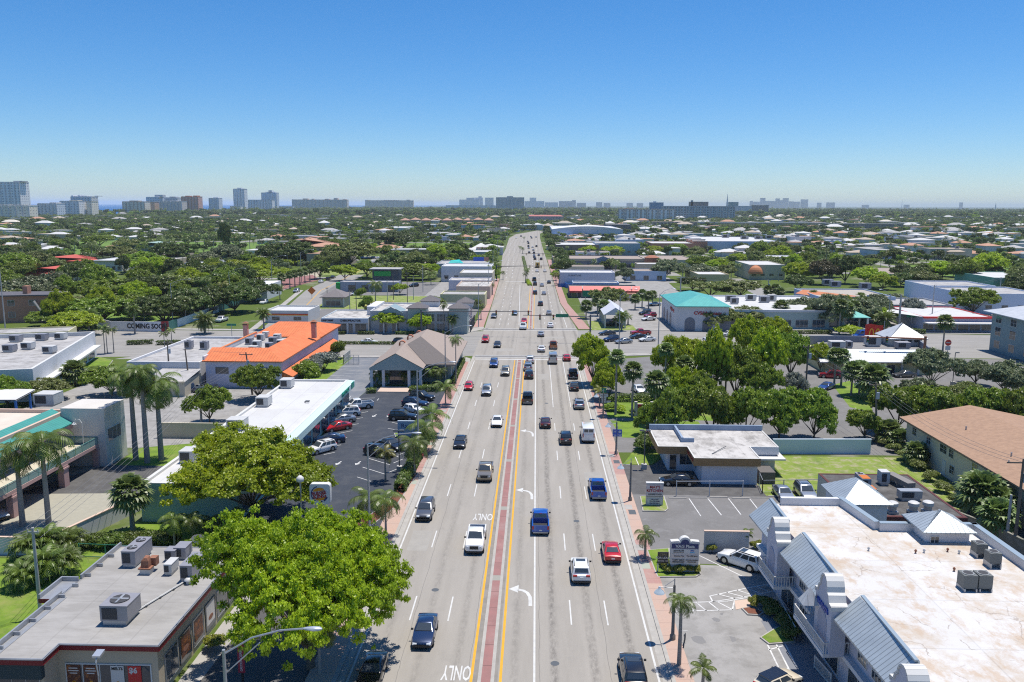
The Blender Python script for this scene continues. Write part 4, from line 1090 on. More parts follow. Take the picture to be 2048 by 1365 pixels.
for i in range(len(P)):
 a,b=P[i],P[(i+1)%len(P)];tr.obox(((a[0]+b[0])/2,(a[1]+b[1])/2,4.395),Vector((b[0]-a[0],b[1]-a[1],0))/2*1.003,Vector((b[1]-a[1],a[0]-b[0],0)).normalized()*.05,(0,0,.035))
part('roof_edge_trim',tr,steel,o)
r=MB();r.face([(*p,4.40)for p in inset(P,.1)]);part('roof',r,roof_grey,o)
lp=MB();lp.box(-39.2,53.5,4.41,-39.05,63,4.82);lp.box(-39.2,66,4.41,-39.05,73,4.82);lp.box(-40.7,62.4,4.0,-39.3,65.8,4.38)
for k in range(9):lp.box(-39.05,54.5+k*2,4.41,-38.55,54.6+k*2,4.7)
lp.box(-38.95,53.8,4.405,-38.45,62.6,4.45)
lp.box(-40.7,62.4,4.38,-40.55,65.8,4.75);lp.box(-40.55,65.65,4.38,-39.2,65.8,4.75);part('parapet',lp,steel,o)
be=MB();be.box(-40.72,62.38,4.0,-39.22,62.36+.06,4.36);part('bay_band',be,red_paint,o)
dk=MB();dk.box(-39.05,53.45,2.75,-35.2,53.89,3.94);part('entrance_canopy',dk,mat('entrance_dark_green',(.03,.05,.055),.7),o)
win(o,(-39,53.9),(-35.3,53.9),.3,3.4,.1,2.6,nx=3,name='entrance_door',frame=steel)
win(o,(-35.3,55.75),(-27.8,55.75),.5,7.0,.3,2.75,nx=5,name='shopfront_window',frame=white,t=.09)
for k in range(6):win(o,(-27.8,55.75),(-27.8,72.8),1.0+k*2.55,3.2+k*2.55,.5,2.9,nx=1,nz=1,frame=dark_grey if k%2 else steel)
poster=mat('poster_brown',(.10,.035,.025),.5,col2=(.30,.10,.03),scale=3.5,lo=.5,hi=.6)
poster_r=mat('poster_red',(.55,.03,.03),.5);poster_w=mat('poster_white',(.62,.58,.54),.5)
pw=6.5/5
for i,(m_,txt,tm)in enumerate(((poster,None,None),(poster,None,None),(poster_w,None,None),(poster_r,'$6',white))):
 x0=-34.8+pw*(i if i<2 else i+.55)+.12
 b=MB();b.box(x0,55.645,.75,x0+pw-.3,55.665,2.62);po=part('poster',b,m_,o)
 bb=MB()
 cxp=x0+pw/2-.15
 for dz,ww,mm in((1.0,.30,0),(1.14,.33,1),(1.24,.28,2)):
  bb.tube([(cxp,55.64,dz),(cxp,55.63,dz)],.16*1.6*ww*2,12,mm)
 part('burger_picture',bb,[gold,rust,orange_s],po)
 if i<2:
  for j,s_ in enumerate((.42,.5,.36)):
   bb=MB();bb.box(cxp-s_*.8,55.635,2.34-j*.2,cxp+s_*.8,55.643,2.42-j*.2);part('caption_line',bb,poster_w,po)
 elif txt:letter(txt,.62,white,po,(cxp-.1,55.635,2.25),(1,0,0),(0,0,1),.004,bold=.02)
 else:letter('MELTS',.3,black,po,(cxp,55.635,2.38),(1,0,0),(0,0,1),.004,bold=.012)
for k in(1,2,3):
 b=MB();y0=55.75+1.25+k*2.55;b.box(-27.755,y0,.9,-27.735,y0+1.7,2.7);po=part('poster',b,poster_w if k==3 else poster,o)
 bb=MB();bb.loft([[(-27.735,y0+.85+.5*math.cos(t),1.45+.22*math.sin(t))for t in[2*PI*j/12 for j in range(12)]],[(-27.725,y0+.85+.5*math.cos(t),1.45+.22*math.sin(t))for t in[2*PI*j/12 for j in range(12)]]]);part('burger_picture',bb,rust,po)
RZ=4.41
ac_unit(229,1252,RZ,2.15,2.2,1.2,'big grey air conditioner with one round fan, alone on the burger restaurant roof',1,curb=.38)
ac_unit(258,1136,RZ,1.25,3.3,1.2,'long grey air conditioner with two fans at the parapet of the burger restaurant roof',2,curb=.3)
ac_unit(373,1166,RZ,1.05,2.9,1.2,'long grey air conditioner with one fan by the dish on the burger restaurant roof',1,curb=.3)
ac_unit(340,1124,RZ,.95,1.1,.8,'small square cooling unit, the darker of two behind the rusty hood',0,curb=.2,name='cooling_unit')
ac_unit(360,1120,RZ,1.1,1.5,.9,'small cooling unit with ribbed top beside the satellite dish',0,curb=.2,name='cooling_unit')
ac_unit(336,1152,RZ,.7,1.5,.75,'narrow pale cooling unit standing by the rooftop pipe',0,curb=.25,name='cooling_unit',m=ac_white)
x,y,_=at(294,1146,RZ);o=thing('exhaust_hood','rusty red kitchen exhaust hood on a white curb between rooftop units','vent',(x,y,RZ))
b=MB();b.box(-.45,-.4,0,.45,.45,.5);link('curb',b.mesh('curb',ac_white),o)
b=MB();b.box(-.55,-.5,.5,.55,.55,.62);b.loft([[(-.35,-.35,.62),(.35,-.35,.62),(.35,.35,.62),(-.35,.35,.62)],[(-.32,-.3,1.2),(.32,-.3,1.2),(.32,.2,1.3),(-.32,.2,1.3)],[(-.1,-.2,1.45),(.2,-.2,1.45),(.25,.2,1.55),(-.1,.2,1.55)]]);b.box(.1,.3,.5,.7,.95,1.25);link('hood',b.mesh('hood',rust),o)
x,y,_=at(405,1107,RZ);o=thing('satellite_dish','pale round satellite dish on a post at the back of the burger restaurant roof','satellite dish',(x,y,RZ))
b=MB();b.tube([(0,0,0),(0,0,1.3)],.06,8);link('post',b.mesh('post',steel),o)
b=MB();rr=[]
for k in range(5):
 q=k/4;rr.append([(math.cos(t)*.85*q,-.25+.2*(1-q*q)+math.sin(t)*.85*q*-.35,1.45+math.sin(t)*.85*q*.75)for t in[2*PI*j/18 for j in range(18)]])
b.loft(rr,caps=False);link('dish',b.mesh('dish',ac_white,60),o)
b=MB();b.tube([(0,-.1,1.4),(0,-.9,1.9)],.03,5);link('feed_arm',b.mesh('feed_arm',steel),o)
roof_vent(377,1168,RZ,.32,.55,'white mushroom vent near the red band of the burger restaurant roof')
a,b_=at(420,1135,RZ),at(262,1232,RZ);o=thing('conduit_pipe','long white conduit pipe crossing the burger restaurant roof between units','pipe',(a[0],a[1],RZ))
b=MB();b.tube([(a[0],a[1],RZ+.12),(b_[0],b_[1],RZ+.12)],.07,6);part('pipe',b,ac_white,o)
b=MB()
for k in range(1,6):
 p=lerp(a,b_,k/6);b.box(p.x-.14,p.y-.1,RZ,p.x+.14,p.y+.1,RZ+.14)
part('support',b,dark_grey,o);o.children[-1]['kind']='stuff'
o=bld('office_building','two-storey pale office with teal tiled roof strip and balcony above open garages',rect(-88,76,-66,112),7.7,peach_wall,mat('cream_flat_roof',(.62,.55,.47),.9,col2=(.52,.46,.39),scale=.3),.5,.4,peach_wall)
b=MB();b.face([(-64.3,76,6.35),(-64.3,110.6,6.35),(-67.6,110.6,8.1),(-67.6,76,8.1)]);b.face([(-64.3,76,6.2),(-64.3,110.6,6.2),(-64.3,110.6,6.35),(-64.3,76,6.35)]);b.face([(-67.6,76,7.5),(-67.6,76,8.1),(-67.6,110.6,8.1),(-67.6,110.6,7.5)]);b.face([(-64.3,110.6,6.2),(-67.6,110.6,6.2),(-67.6,110.6,8.1),(-64.3,110.6,6.35)]);part('tile_roof',b,roof_teal_tile,o)
b=MB();b.box(-64.9,76,5.6,-64.4,110.6,6.2);part('eave_beam',b,pink_wall,o)
b=MB();b.box(-66,76,2.85,-61,109.9,3.3);part('balcony_deck',b,[pink_wall],o)
b=MB();b.face([(-65.9,76,3.305),(-61.05,76,3.305),(-61.05,109.85,3.305),(-65.9,109.85,3.305)]);part('balcony_floor',b,cream_wall,o)
rl=MB();rl.box(-61.12,76,4.25,-61.04,109.9,4.32);rl.box(-65.9,109.78,4.25,-61.04,109.86,4.32)
for k in range(18):rl.box(-61.11,76+k*1.99,3.3,-61.05,76.06+k*1.99,4.25)
ro=part('balcony_railing',rl,mat('teal_rail',(.10,.27,.25),.5),o)
gp=MB();gp.box(-61.095,76,3.36,-61.07,109.8,4.2);gp.box(-65.8,109.80,3.36,-61.1,109.83,4.2);part('railing_glass',gp,mat('green_rail_glass',(.22,.34,.32),.15,spec=.8),ro)
for y in(110,101.6,91,81):
 b=MB();b.box(-61.75,y-.55,0,-60.95,y+.55,2.85);b.box(-61.85,y-.65,2.4,-60.85,y+.65,2.6);part('column',b,pink_wall,o)
for k in range(4):win(o,(-66,78),(-66,112),1.5+k*8,7.5+k*8,3.5,5.8,nx=4,frame=white,pane_m=glass_b)
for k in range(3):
 b=MB();b.box(-66.02,82.5+k*9.6,.05,-65.95,90+k*9.6,2.6);part('garage_opening',b,black,o)  # flat black panels paint the shade inside open garages; nothing is cut out
b=MB();b.prism(rect(-66,109.9,-59.9,115.6),0,8.35,0);tw=part('stair_tower',b,mat('warm_grey_stucco',(.60,.57,.53),.85,col2=(.55,.52,.48),scale=.5),o)
win(o,(-59.9,109.9),(-59.9,115.6),.5,4.2,3.4,5.3,nx=3,frame=white,pane_m=glass_b)
ac_unit(262*0+88,814,7.2,3.0,2.6,1.5,'bulky grey rooftop unit on the cream roof of the teal-tiled office',0,m=ac_white)
o=thing('balcony_lamp','white goose-neck lamp on the office balcony by the grey tower','lamp',(-62.6,109,3.31));b=MB();b.tube([(0,0,0),(0,0,3.2),(-.3,0,3.7),(-.9,0,3.75),(-1.1,0,3.3)],.05,6);link('post',b.mesh('post',white),o);b=MB();b.tube([(-1.1,0,3.3),(-1.1,0,3.0)],[.1,.32],10);link('lamp_shade',b.mesh('lamp_shade',white),o)
def wall_run(label,pts,h,m,th=.22,cap=None,name='garden_wall',group=None):
 o=thing(name,label,'wall',(*pts[0][:2],0),0,group)
 b=MB();c=MB()
 for i in range(len(pts)-1):
  p,q=Vector((*pts[i][:2],0)),Vector((*pts[i+1][:2],0));u=(q-p)/2;n=Vector((u.y,-u.x,0)).normalized()*th/2
  b.obox((p+q)/2+Vector((0,0,h/2)),u*(1+.0),n,(0,0,h/2))
  c.obox((p+q)/2+Vector((0,0,h+.04)),u+u.normalized()*.06,n*1.45,(0,0,.045))
 part('wall_panel',b,m,o);part('coping',c,cap or m,o)
 return o
wall_run('long pale wall with peach coping between the office court and the burger lawn',[(-75,80.5),(-51,80.5),(-46.5,97)],1.9,white_wall,cap=peach_wall)
wall_run('pale cream wall behind the tall royal palm trio',[(-59.5,124.5),(-47,124.5)],2.4,cream_wall)
P=rect(-45.5,90,-34.2,147.5)
o=bld('pharmacy_building','long low mint-green building with bright white flat roof beside the dark parking lot',P,4.7,mint_wall,roof_white,.32,.45,white)
b=MB();b.box(-34.2,90,3.55,-33.0,147.4,3.85);b.box(-33.12,90,3.85,-33.0,147.4,4.55);b.face([(-34.2,90,4.66),(-33.0,90,4.56),(-33.0,147.4,4.56),(-34.2,147.4,4.66)]);part('canopy',b,[mat('pale_mint_fascia',(.50,.64,.62),.7)],o)
for k in range(11):win(o,(-34.2,90),(-34.2,147.5),1.2+k*5.15,5.6+k*5.15,.4,2.9,nx=3,frame=mint_wall if k%2 else white,pane_m=glass_b)
wins(o,(-45.5,147.5),(-45.5,90),1,2,1,2.2)
letter('PHARMACY',1.05,mat('sign_teal',(.01,.30,.22),.4),o,(-32.93,139.5,4.2),(0,1,0),(0,0,1),.05,bold=.03)
b=MB();b.box(-33.0,144.2,3.7,-32.9,146,4.75);part('sign_emblem',b,MATS['sign_teal'],o)
for(px_,py_,lb,w_)in((571,778,'small grey box unit topmost along the white pharmacy roof',2.0),(524,815,'small grey box unit second down the white pharmacy roof',2.0),(470,862,'wide grey box unit halfway down the white pharmacy roof',2.5),(375,928,'grey box unit at the foot of the white pharmacy roof beside the tree',2.1)):
 ac_unit(px_,py_,4.39,w_,2.2,1.3,lb,0,m=ac_white,curb=.25)
o=thing('tile_roofed_building','white building with bright orange barrel-tile roof around a well of machinery','building',(-58,160,0))
b=MB();P=rect(-66,160.5,-50.8,209)
for i in range(4):
 p,q=P[i],P[(i+1)%4];b.face([(*p,0),(*q,0),(*q,5.6),(*p,5.6)])
part('wall',b,mat('pale_lavender_stucco',(.60,.59,.68),.85,col2=(.54,.53,.62),scale=.6),o)
b=MB()
A=[(-66.5,160,5.55),(-50.3,160,5.55),(-50.3,209.5,5.55)]
b.face([(-66.5,160,5.55),(-50.3,160,5.55),(-54.8,165.6,7.35),(-66.5,165.6,7.35)])
b.face([(-50.3,160,5.55),(-50.3,209.5,5.55),(-54.8,204,7.35),(-54.8,165.6,7.35)])
for p,q in((A[0],A[1]),(A[1],A[2])):b.face([(p[0],p[1],5.35),(q[0],q[1],5.35),q,p])
part('tile_roof',b,roof_orange,o)
b=MB();b.face([(-66.5,165.6,5.4),(-66.5,165.6,7.35),(-54.8,165.6,7.35),(-54.8,165.6,5.4)]);b.face([(-54.8,165.6,5.4),(-54.8,165.6,7.35),(-54.8,190,7.35),(-54.8,190,5.4)]);b.box(-66.5,160.4,5.35,-66.1,192,6.4);part('roof_well_wall',b,white_wall,o)
b=MB();b.box(-66.55,165.6,6.4,-66.05,192,6.55);part('well_coping',b,mat('orange_coping',(.62,.2,.07),.8),o)
b=MB();b.face([(-66,165.6,5.45),(-54.8,165.6,5.45),(-54.8,192,5.45),(-66,192,5.45)]);part('flat_roof',b,roof_pale,o)
hip(o,-66.8,190,-50.2,210,5.75,7.9,roof_orange,ins=3.5,axis='x',name='rear_roof')
b=MB();b.box(-66.4,190.3,5.3,-50.6,209.8,5.7);part('rear_wall',b,MATS['pale_lavender_stucco'],o)
for(px_,py_,z)in((628,664,7.6),(492,667,6.3)):
 x,y,_=at(px_,py_,z);b=MB();b.box(x-.5,y-.5,z-1.4,x+.5,y+.5,z+2.0);ch=part('chimney',b,salmon,o)
 b=MB();b.box(x-.65,y-.65,z+2.0,x+.65,y+.65,z+2.2);b.loft([[(x-.6,y-.6,z+2.45),(x+.6,y-.6,z+2.45),(x+.6,y+.6,z+2.45),(x-.6,y+.6,z+2.45)],[(x-.1,y-.1,z+2.8),(x+.1,y-.1,z+2.8),(x+.1,y+.1,z+2.8),(x-.1,y+.1,z+2.8)]]);part('chimney_cap',b,rust,ch)
for k,(a_,c_)in enumerate(((2.0,4.6),(6.6,9.2),(11.2,13.8))):win(o,(-66,160.5),(-50.8,160.5),a_,c_,2.9,4.2,nx=3,frame=dark_grey)
b=MB();b.face([(-48.6,161,2.3),(-48.6,203,2.3),(-50.75,203,3.3),(-50.75,161,3.3)]);b.face([(-48.6,161,2.15),(-48.6,203,2.15),(-48.6,203,2.3),(-48.6,161,2.3)]);b.face([(-48.6,161,2.15),(-48.6,161,2.3),(-50.75,161,3.3),(-50.75,161,2.15)]);part('side_canopy',b,roof_orange,o)
for i,(px_,py_,w_,h_)in enumerate(((497,690,1.5,1.2),(512,697,1.7,1.3),(520,682,1.6,1.2),(545,690,1.8,1.4),(530,676,1.3,1.1),(553,682,1.5,1.2),(537,698,1.5,1.0),(560,694,1.6,1.2),(505,704,1.7,.9))):
 ac_unit(px_,py_,5.46,w_,1.5,h_,'pale machine box crowded into the orange-tiled roof well',0,group='machinery in the orange roof well',m=ac_white if i%3 else ac_metal,curb=.2,name='rooftop_machine')
o=bld('flat_roofed_shop','grey flat-roofed shop with raised white edge beside the orange-tiled building',[(-82,160.5),(-67.2,160.5),(-67.2,193),(-82,193)],5.2,white_wall,roof_pale,.5,.4,white_wall)
wins(o,(-82,160.5),(-67.2,160.5),2,1.6,1.2,2.6)
b=MB();b.box(-74.5,152.5,0,-67,160.4,3.0);ln=part('lean_to',b,cream_wall,o);b=MB();b.face([(-74.7,152.2,2.9),(-66.8,152.2,2.9),(-66.8,160.4,3.9),(-74.7,160.4,3.9)]);part('lean_to_roof',b,roof_pale,o)
for px_,py_,lb in((376,699,'dark cube condenser, outer of two on the grey flat roof'),(407,700,'dark cube condenser, inner of two on the grey flat roof')):
 ac_unit(px_,py_,4.72,1.6,1.4,1.5,lb,1,curb=.25)
P=[(-93.2,147.6),(-105.6,192.7),(-137,184),(-124.6,139)]
P=[(-124.6,139),(-93.2,147.6),(-105.6,192.7),(-137,184)]
o=bld('long_white_store','long white store with grey roof and blank white front facing the cross street',P,6.2,white_wall,roof_pale,.9,.5,white)
for k in range(6):win(o,P[1],P[2],3+k*7.2,8.6+k*7.2,.4,2.6,nx=3,frame=white,pane_m=glass_b)
slab(o,'awning',P[1],P[2],1.6,2.9,3.2,white,s0=2,s1=45)
for i,(px_,py_)in enumerate(((28,685),(52,700),(80,682),(118,680),(15,705),(95,708))):ac_unit(px_,py_,5.35,2.3,1.8,1.2,'grey unit scattered on the long white store roof',0,group='units on the long white store roof',m=ac_white if i%2 else ac_metal)
o=bld('beige_wall_building','low beige blank-walled building behind the long white store',[(-150,193),(-118,203),(-121,212),(-153,202)],4.6,yellow_wall,roof_pale,.3)
o=thing('white_awning','white pitched canopy with blue posts at the picture edge by the store lot','canopy',(-93,138,0));b=MB();b.face([(-100,131,4.2),(-88,134,3.6),(-89.5,142,3.6),(-101,140,4.2)]);b.face([(-101,140,4.0),(-89.5,142,3.4),(-88,134,3.4),(-100,131,4.0)]);part('canopy_top',b,white,o)
for x,y in((-88.6,134.8),(-90,141),(-99.4,132),(-100.4,139)):b=MB();b.box(x-.15,y-.15,0,x+.15,y+.15,3.6);part('post',b,blue_paint,o)
o=thing('gabled_bank','sage building with big brown hip roof and gabled entrance at the junction corner','building',(-25,162,0))
b=MB();b.prism(rect(-32.2,168,-17.4,194.5),0,4.0,0);b.box(-32.2,165,0,-23.2,168.1,4.0);part('wall',b,sage_wall,o)
hip(o,-33.2,166.2,-16.3,196,4.0,8.3,roof_tan,ins=9.5,axis='y',name='main_roof',thick=.25)
b=MB();xl,xr,xm,y0,y1,z0,z1=-33.6,-22.4,-28.0,162.2,176,3.95,7.0
b.face([(xl,y0,z0),(xm,y0,z1),(xm,y1,z1),(xl,y1,z0)]);b.face([(xm,y0,z1),(xr,y0,z0),(xr,y1,z0),(xm,y1,z1)]);part('porch_roof',b,roof_tan,o)
dk=MB();dk.face([(-22.4,166.12,4.05),(-16.4,166.12,4.05),(-24.75,175.66,8.37),(-27.2,172.9,7.1)]);part('dark_roof_slope',dk,roof_charcoal,o)
b=MB();b.face([(xl+.2,y0+.15,z0),(xr-.2,y0+.15,z0),(xm,y0+.15,z1-.12)]);b.box(xl+.2,y0+.15,3.5,xr-.2,y0+.35,3.95);b.face([(xr-.2,y0+.15,z0),(xl+.2,y0+.15,z0),(xl+.2,y0+.3,z0),(xr-.2,y0+.3,z0)]);part('gable',b,sage_wall,o)
for x in(xl+.6,-30.6,-25.4,xr-.7):b=MB();b.box(x-.28,y0+.2,0,x+.28,y0+.8,3.9);part('pillar',b,white_wall,o)
win(o,(-32.2,165),(-23.2,165),2.4,6.6,.05,3.3,nx=4,nz=2,frame=dark_grey,name='entrance_door')
wins(o,(-17.4,168),(-17.4,194.5),5,2.4,1,3)
st_=MB();st_.box(-31,157.8,0,-25,162.4,.14);part('entrance_step',st_,mat('peach_paving',(.55,.42,.34),.9),o)
for px_,py_,lb in((805,688,'curved rust-coloured roof cowl standing apart on the brown bank roof'),(828,690,'curved rust-coloured roof cowl lowest on the brown bank roof'),(821,676,'curved rust-coloured roof cowl in the middle of the bank roof'),(838,668,'small rust-coloured cowl at the bank roof ridge')):
 z=6.6;x,y,_=at(px_,py_,z);o=thing('roof_cowl',lb,'vent',(x,y,z-.9));b=MB();pts=[(-.5+.0,0,0)];arc=[(.75*math.cos(t),0,.9+.75*math.sin(t))for t in[PI*k/8 for k in range(9)]]
 b.loft([[(p[0]*q,-.45 if e==0 else.45,p[2]if q==1 else.9+(p[2]-.9)*q)for e in(0,1)for q in((1,.72)if e==0 else(.72,1))]for p in arc],caps=True);b.box(-.75,-.45,0,-.5,.45,.95);b.box(.5,-.45,0,.75,.45,.95);link('cowl',b.mesh('cowl',mat('rust_orange_metal',(.42,.16,.08),.6)),o)
P=rect(-61,231.5,-47.6,250);o=bld('chiropractor_shop','low pale shop lettered CHIROPRACTOR with stained white roof',P,4.5,grey_wall,roof_dirty,.25,.3,pale_sign)
b=MB();b.box(-61,231.1,3.2,-47.6,231.48,4.45);part('sign_band',b,mat('pale_blue_fascia',(.40,.47,.55),.7),o)
letter('CHIROPRACTOR',.78,black,o,(-52.6,231.05,3.8),(1,0,0),(0,0,1),.02,bold=.03);letter('UNIFORMS',.7,black,o,(-59.2,231.05,3.8),(1,0,0),(0,0,1),.02,bold=.03)
for a_,c_ in((.8,3.2),(4.2,7.2),(7.8,9.0),(9.6,12.9)):win(o,P[0],P[1],a_,c_,.2,2.9,nx=2,frame=white)
for s_ in(3.7,7.45):slab(o,'pilaster',P[0],P[1],.25,0,3.2,white,s0=s_-.15,s1=s_+.15)
P=rect(-47.4,233.5,-19.6,254);o=bld('two_storey_storefront','two-storey grey storefront with little slate pyramid roofs facing the cross street',P,6.4,grey_wall,roof_dirty,.4,.3,white_wall)
for a_,c_,z0,z1 in((2.5,5,.2,2.6),(6.2,8.5,.2,2.8),(11.5,14.2,.2,2.8),(16,18.6,.2,2.9),(19.2,21.6,.2,2.9),(22.2,25.4,.2,2.9),(2.5,5,3.6,5.4),(11.5,14.2,3.6,5.4),(16,18.6,3.4,5.6),(19.2,21.6,3.4,5.6),(23.2,25.6,3.4,5.2)):win(o,P[0],P[1],a_,c_,z0,z1,nx=3,nz=2,frame=white,pane_m=glass_b)
wins(o,P[1],P[2],4,2.6,3.4,5.4,nx=3,nz=2);wins(o,P[1],P[2],4,2.8,.2,2.8,nx=3)
for x0,y0,s_,zt in((-36.4,232.7,5.2,7.2),(-24.6,232.7,5.2,7.2),(-34.6,247,5.2,7.6),(-23.6,247,4.6,7.2)):
 b=MB();b.prism(rect(x0,y0,x0+s_,y0+s_),0 if y0<240 else 6,zt,0);tw=part('corner_tower',b,white_wall if y0>240 else sage_wall,o);hip(o,x0-.4,y0-.4,x0+s_+.4,y0+s_+.4,zt+.15,zt+1.7,roof_slate,name='tower_roof')
b=MB();b.face([(-44.5,233.2,5.9),(-38.2,233.2,5.9),(-41.3,233.2,7.6)]);b.face([(-44.9,233.1,5.9),(-41.3,233.1,7.75),(-41.3,240,7.75),(-44.9,240,5.9)]);b.face([(-41.3,233.1,7.75),(-37.8,233.1,5.9),(-37.8,240,5.9),(-41.3,240,7.75)]);part('gable',b,[mat('teal_grey_metal',(.24,.33,.36),.6)],o)
b=MB();b.box(-49.6,240,3.0,-46.9,254,6.8);part('side_parapet',b,white_wall,o)
for x0 in(-43.6,-39.9):b=MB();b.box(x0,232.6,0,x0+.4,233,3.2);part('porch_column',b,white,o)
b=MB();b.box(-44.4,232.4,3.2,-39,233.45,3.5);part('porch_slab',b,white,o)
for k in range(6):b=MB();b.box(-18.9,236+k*3,0,-18.6,236.3+k*3,3.0);part('arcade_post',b,dark_grey,o)
o=bld('yellow_sided_shop','small white-roofed shop with mustard side wall behind the chiropractor',rect(-55,262,-47.5,275),4.2,mat('mustard_wall',(.40,.33,.06),.8),roof_white,.25)
o=bld('small_white_diner','small white fast-food kiosk with red and yellow stripe by the park road',rect(-84,252,-70.5,266),3.9,white,roof_white,.5,.3)
slab(o,'stripe',(-84,252),(-70.5,252),.08,2.6,2.9,red_sign2);slab(o,'stripe',(-84,252),(-70.5,252),.06,2.35,2.58,gold);wins(o,(-84,252),(-70.5,252),2,2.5,.8,2)
o=thing('corner_pavilion','square grey pavilion with dark pyramid roof on the vacant lawn','building',(-72.5,292,0))
b=MB();b.prism(rect(-76.4,292.2,-68.5,301.5),0,3.5,0);part('wall',b,mat('taupe_stucco',(.38,.35,.32),.85),o);hip(o,-77.2,291.4,-67.8,302.4,3.7,6.2,mat('taupe_tile',(.20,.18,.18),.85,col2=(.16,.145,.145),scale=2));win(o,(-76.4,292.2),(-68.5,292.2),1.2,6.6,.5,2.3,nx=3);
for x in(-76.4,-68.9):b=MB();b.box(x,291.9,0,x+.4,292.2,3.5);part('corner_post',b,white,o)
o=bld('drive_through_bank','long low grey drive-through bank with dark doorways',rect(-82.5,345.3,-58,353),4.2,mat('bluegrey_wall',(.36,.38,.43),.85),roof_pale,.3)
for k in range(4):win(o,(-82.5,345.3),(-58,345.3),3.5+k*5.6,6.4+k*5.6,.1,2.9,nx=2,frame=dark_grey)
b=MB();b.box(-84.2,344.8,0,-82.6,347.5,3.9);part('green_end_panel',b,green_l,o)
o=bld('green_sign_building','dark building with wide bright green sign above its roof slab',rect(-74,372,-62,380),7.4,dark_grey,roof_pale,.2)
b=MB();b.box(-73.2,371.6,4.4,-65.5,371.95,6.6);part('sign_panel',b,green_l,o);b=MB();b.box(-75.2,370.8,7.4,-61,380.5,7.75);part('roof_slab',b,roof_pale,o)
def store_px(name,label,xl,xr,yf,yb,h,wall,roofm,par=.4,cap=None,wn=0,cat='building',depth=None,**kw):
 a,b=at(xl,yf,h),at(xr,yf,h);d=depth or(at((xl+xr)/2,yb,h)[1]-at((xl+xr)/2,yf,h)[1])
 y0=(a[1]+b[1])/2;P=rect(a[0],y0,b[0],y0+max(d,3))
 o=bld(name,label,P,h,wall,roofm,par,.3,cap,cat)
 if wn:wins(o,P[0],P[1],wn,min(2.2,(b[0]-a[0])/wn*.6),h*.25,h*.25+1.3)
 return o,P
store_px('flat_roofed_store','pale yellow windowless store with white roof beyond the storefront',880,970,589,582,5,yellow_wall,roof_pale)
store_px('flat_roofed_store','peach-walled store with grey and white roof along the sidewalk',912,980,573,562,5,peach_wall,roof_dirty)
store_px('flat_roofed_store','lilac store with stained dark roof behind the peach one',897,980,561,555,4.6,lilac_wall,roof_dirty)
o,P=store_px('flat_roofed_store','cream store with wide pale sign wall and upper railing',919,985,546,539,6.5,cream_wall,roof_white,wn=3)
o,P=store_px('white_apartment_block','white two-storey block with small square windows on the ocean side',882,983,533,527,7.5,white_wall,roof_white,wn=5)
wins(o,P[0],P[1],5,1.6,1.2,2.6)
o,P=store_px('flat_roofed_store','long grey-roofed store with turquoise tarp on its roof',872,975,528,521,7,grey_wall,roof_pale,wn=4)
o,P=store_px('flat_roofed_store','grey store with blue awning before the white peaked tent',930,980,504,500,5,grey_wall,roof_white)
x,y,z=at(910,526,7);o=thing('turquoise_tarp','turquoise tarpaulin heap on a grey store roof','tarpaulin',(x,y,6.62));b=MB();b.loft([[(-3.5,-4,0),(3.5,-4,0),(4,4,0),(-3,4,0)],[(-2,-2,1.7),(2.5,-3,1.2),(2,3,1.9),(-1.5,3,1.4)]]);link('sheet',b.mesh('sheet',mat('turquoise_sheet',(.02,.45,.42),.6)),o)
x,y,z=at(962,524,7);o=thing('blue_roof_sign','blue and red rooftop billboard above the store row','sign',(x,y,6.6));b=MB();b.box(-4,0,.8,1.6,.4,2.8);link('panel',b.mesh('panel',sign_blue),o);b=MB();b.box(1.7,0,.8,4,.4,2.8);link('red_panel',b.mesh('red_panel',brick_wall),o)
x,y,z=at(962,509);o=thing('white_tent','white peaked event tent behind the store row','tent',(x,y,0));b=MB();q=[(-9,-8,3.5),(9,-8,3.5),(9,8,3.5),(-9,8,3.5)]
for k in range(4):
 p,r_=q[k],q[(k+1)%4];b.face([p,r_,(0,0,8.5)]);
 for(u_,v_)in(p[:2],):b.box(u_-.12,v_-.12,0,u_+.12,v_+.12,3.5)
link('canopy',b.mesh('canopy',white),o)
o=thing('shopping_plaza','two-storey white shopping plaza with peeling white roof and arched blue-lettered gables','building',(30,45,0))
WX0,WX1=22.9,24.9
P=[(WX1,38),(41,38),(40.3,72.8),(31.6,72.8),(30.6,79.2),(WX0,79.2)]
w=MB()
for i in range(len(P)):
 a,b=P[i],P[(i+1)%len(P)];w.face([(*a,0),(*b,0),(*b,7.2),(*a,7.2)])
part('wall',w,lilac_wall,o)
r=MB();r.face([(*p,7.2)for p in P]);part('roof',r,plaza_roof_m,o)
pr=MB()
for a,b in((P[1],P[2]),(P[2],P[3]),(P[3],P[4]),(P[4],(24.5,79.2))):
 a,b=Vector((*a,0)),Vector((*b,0));u=(b-a)/2;n=Vector((u.y,-u.x,0)).normalized()
 pr.obox((a+b)/2+n*-.2+Vector((0,0,7.55)),u,n*.22,(0,0,.4))
part('parapet',pr,[white_wall],o)
cp=MB()
for a,b in((P[1],P[2]),(P[2],P[3]),(P[3],P[4])):
 a,b=Vector((*a,0)),Vector((*b,0));u=(b-a)/2;n=Vector((u.y,-u.x,0)).normalized()
 cp.obox((a+b)/2+n*-.2+Vector((0,0,7.98)),u+u.normalized()*.05,n*.27,(0,0,.035))
part('coping',cp,mat('blue_grey_coping',(.33,.40,.45),.4,.3),o)
def fx(y):return WX0+(WX1-WX0)*(79.2-y)/41.2
SEG=[(73.2,79.0),(61.6,70.4),(49.5,58.4),(38.2,46.2)]
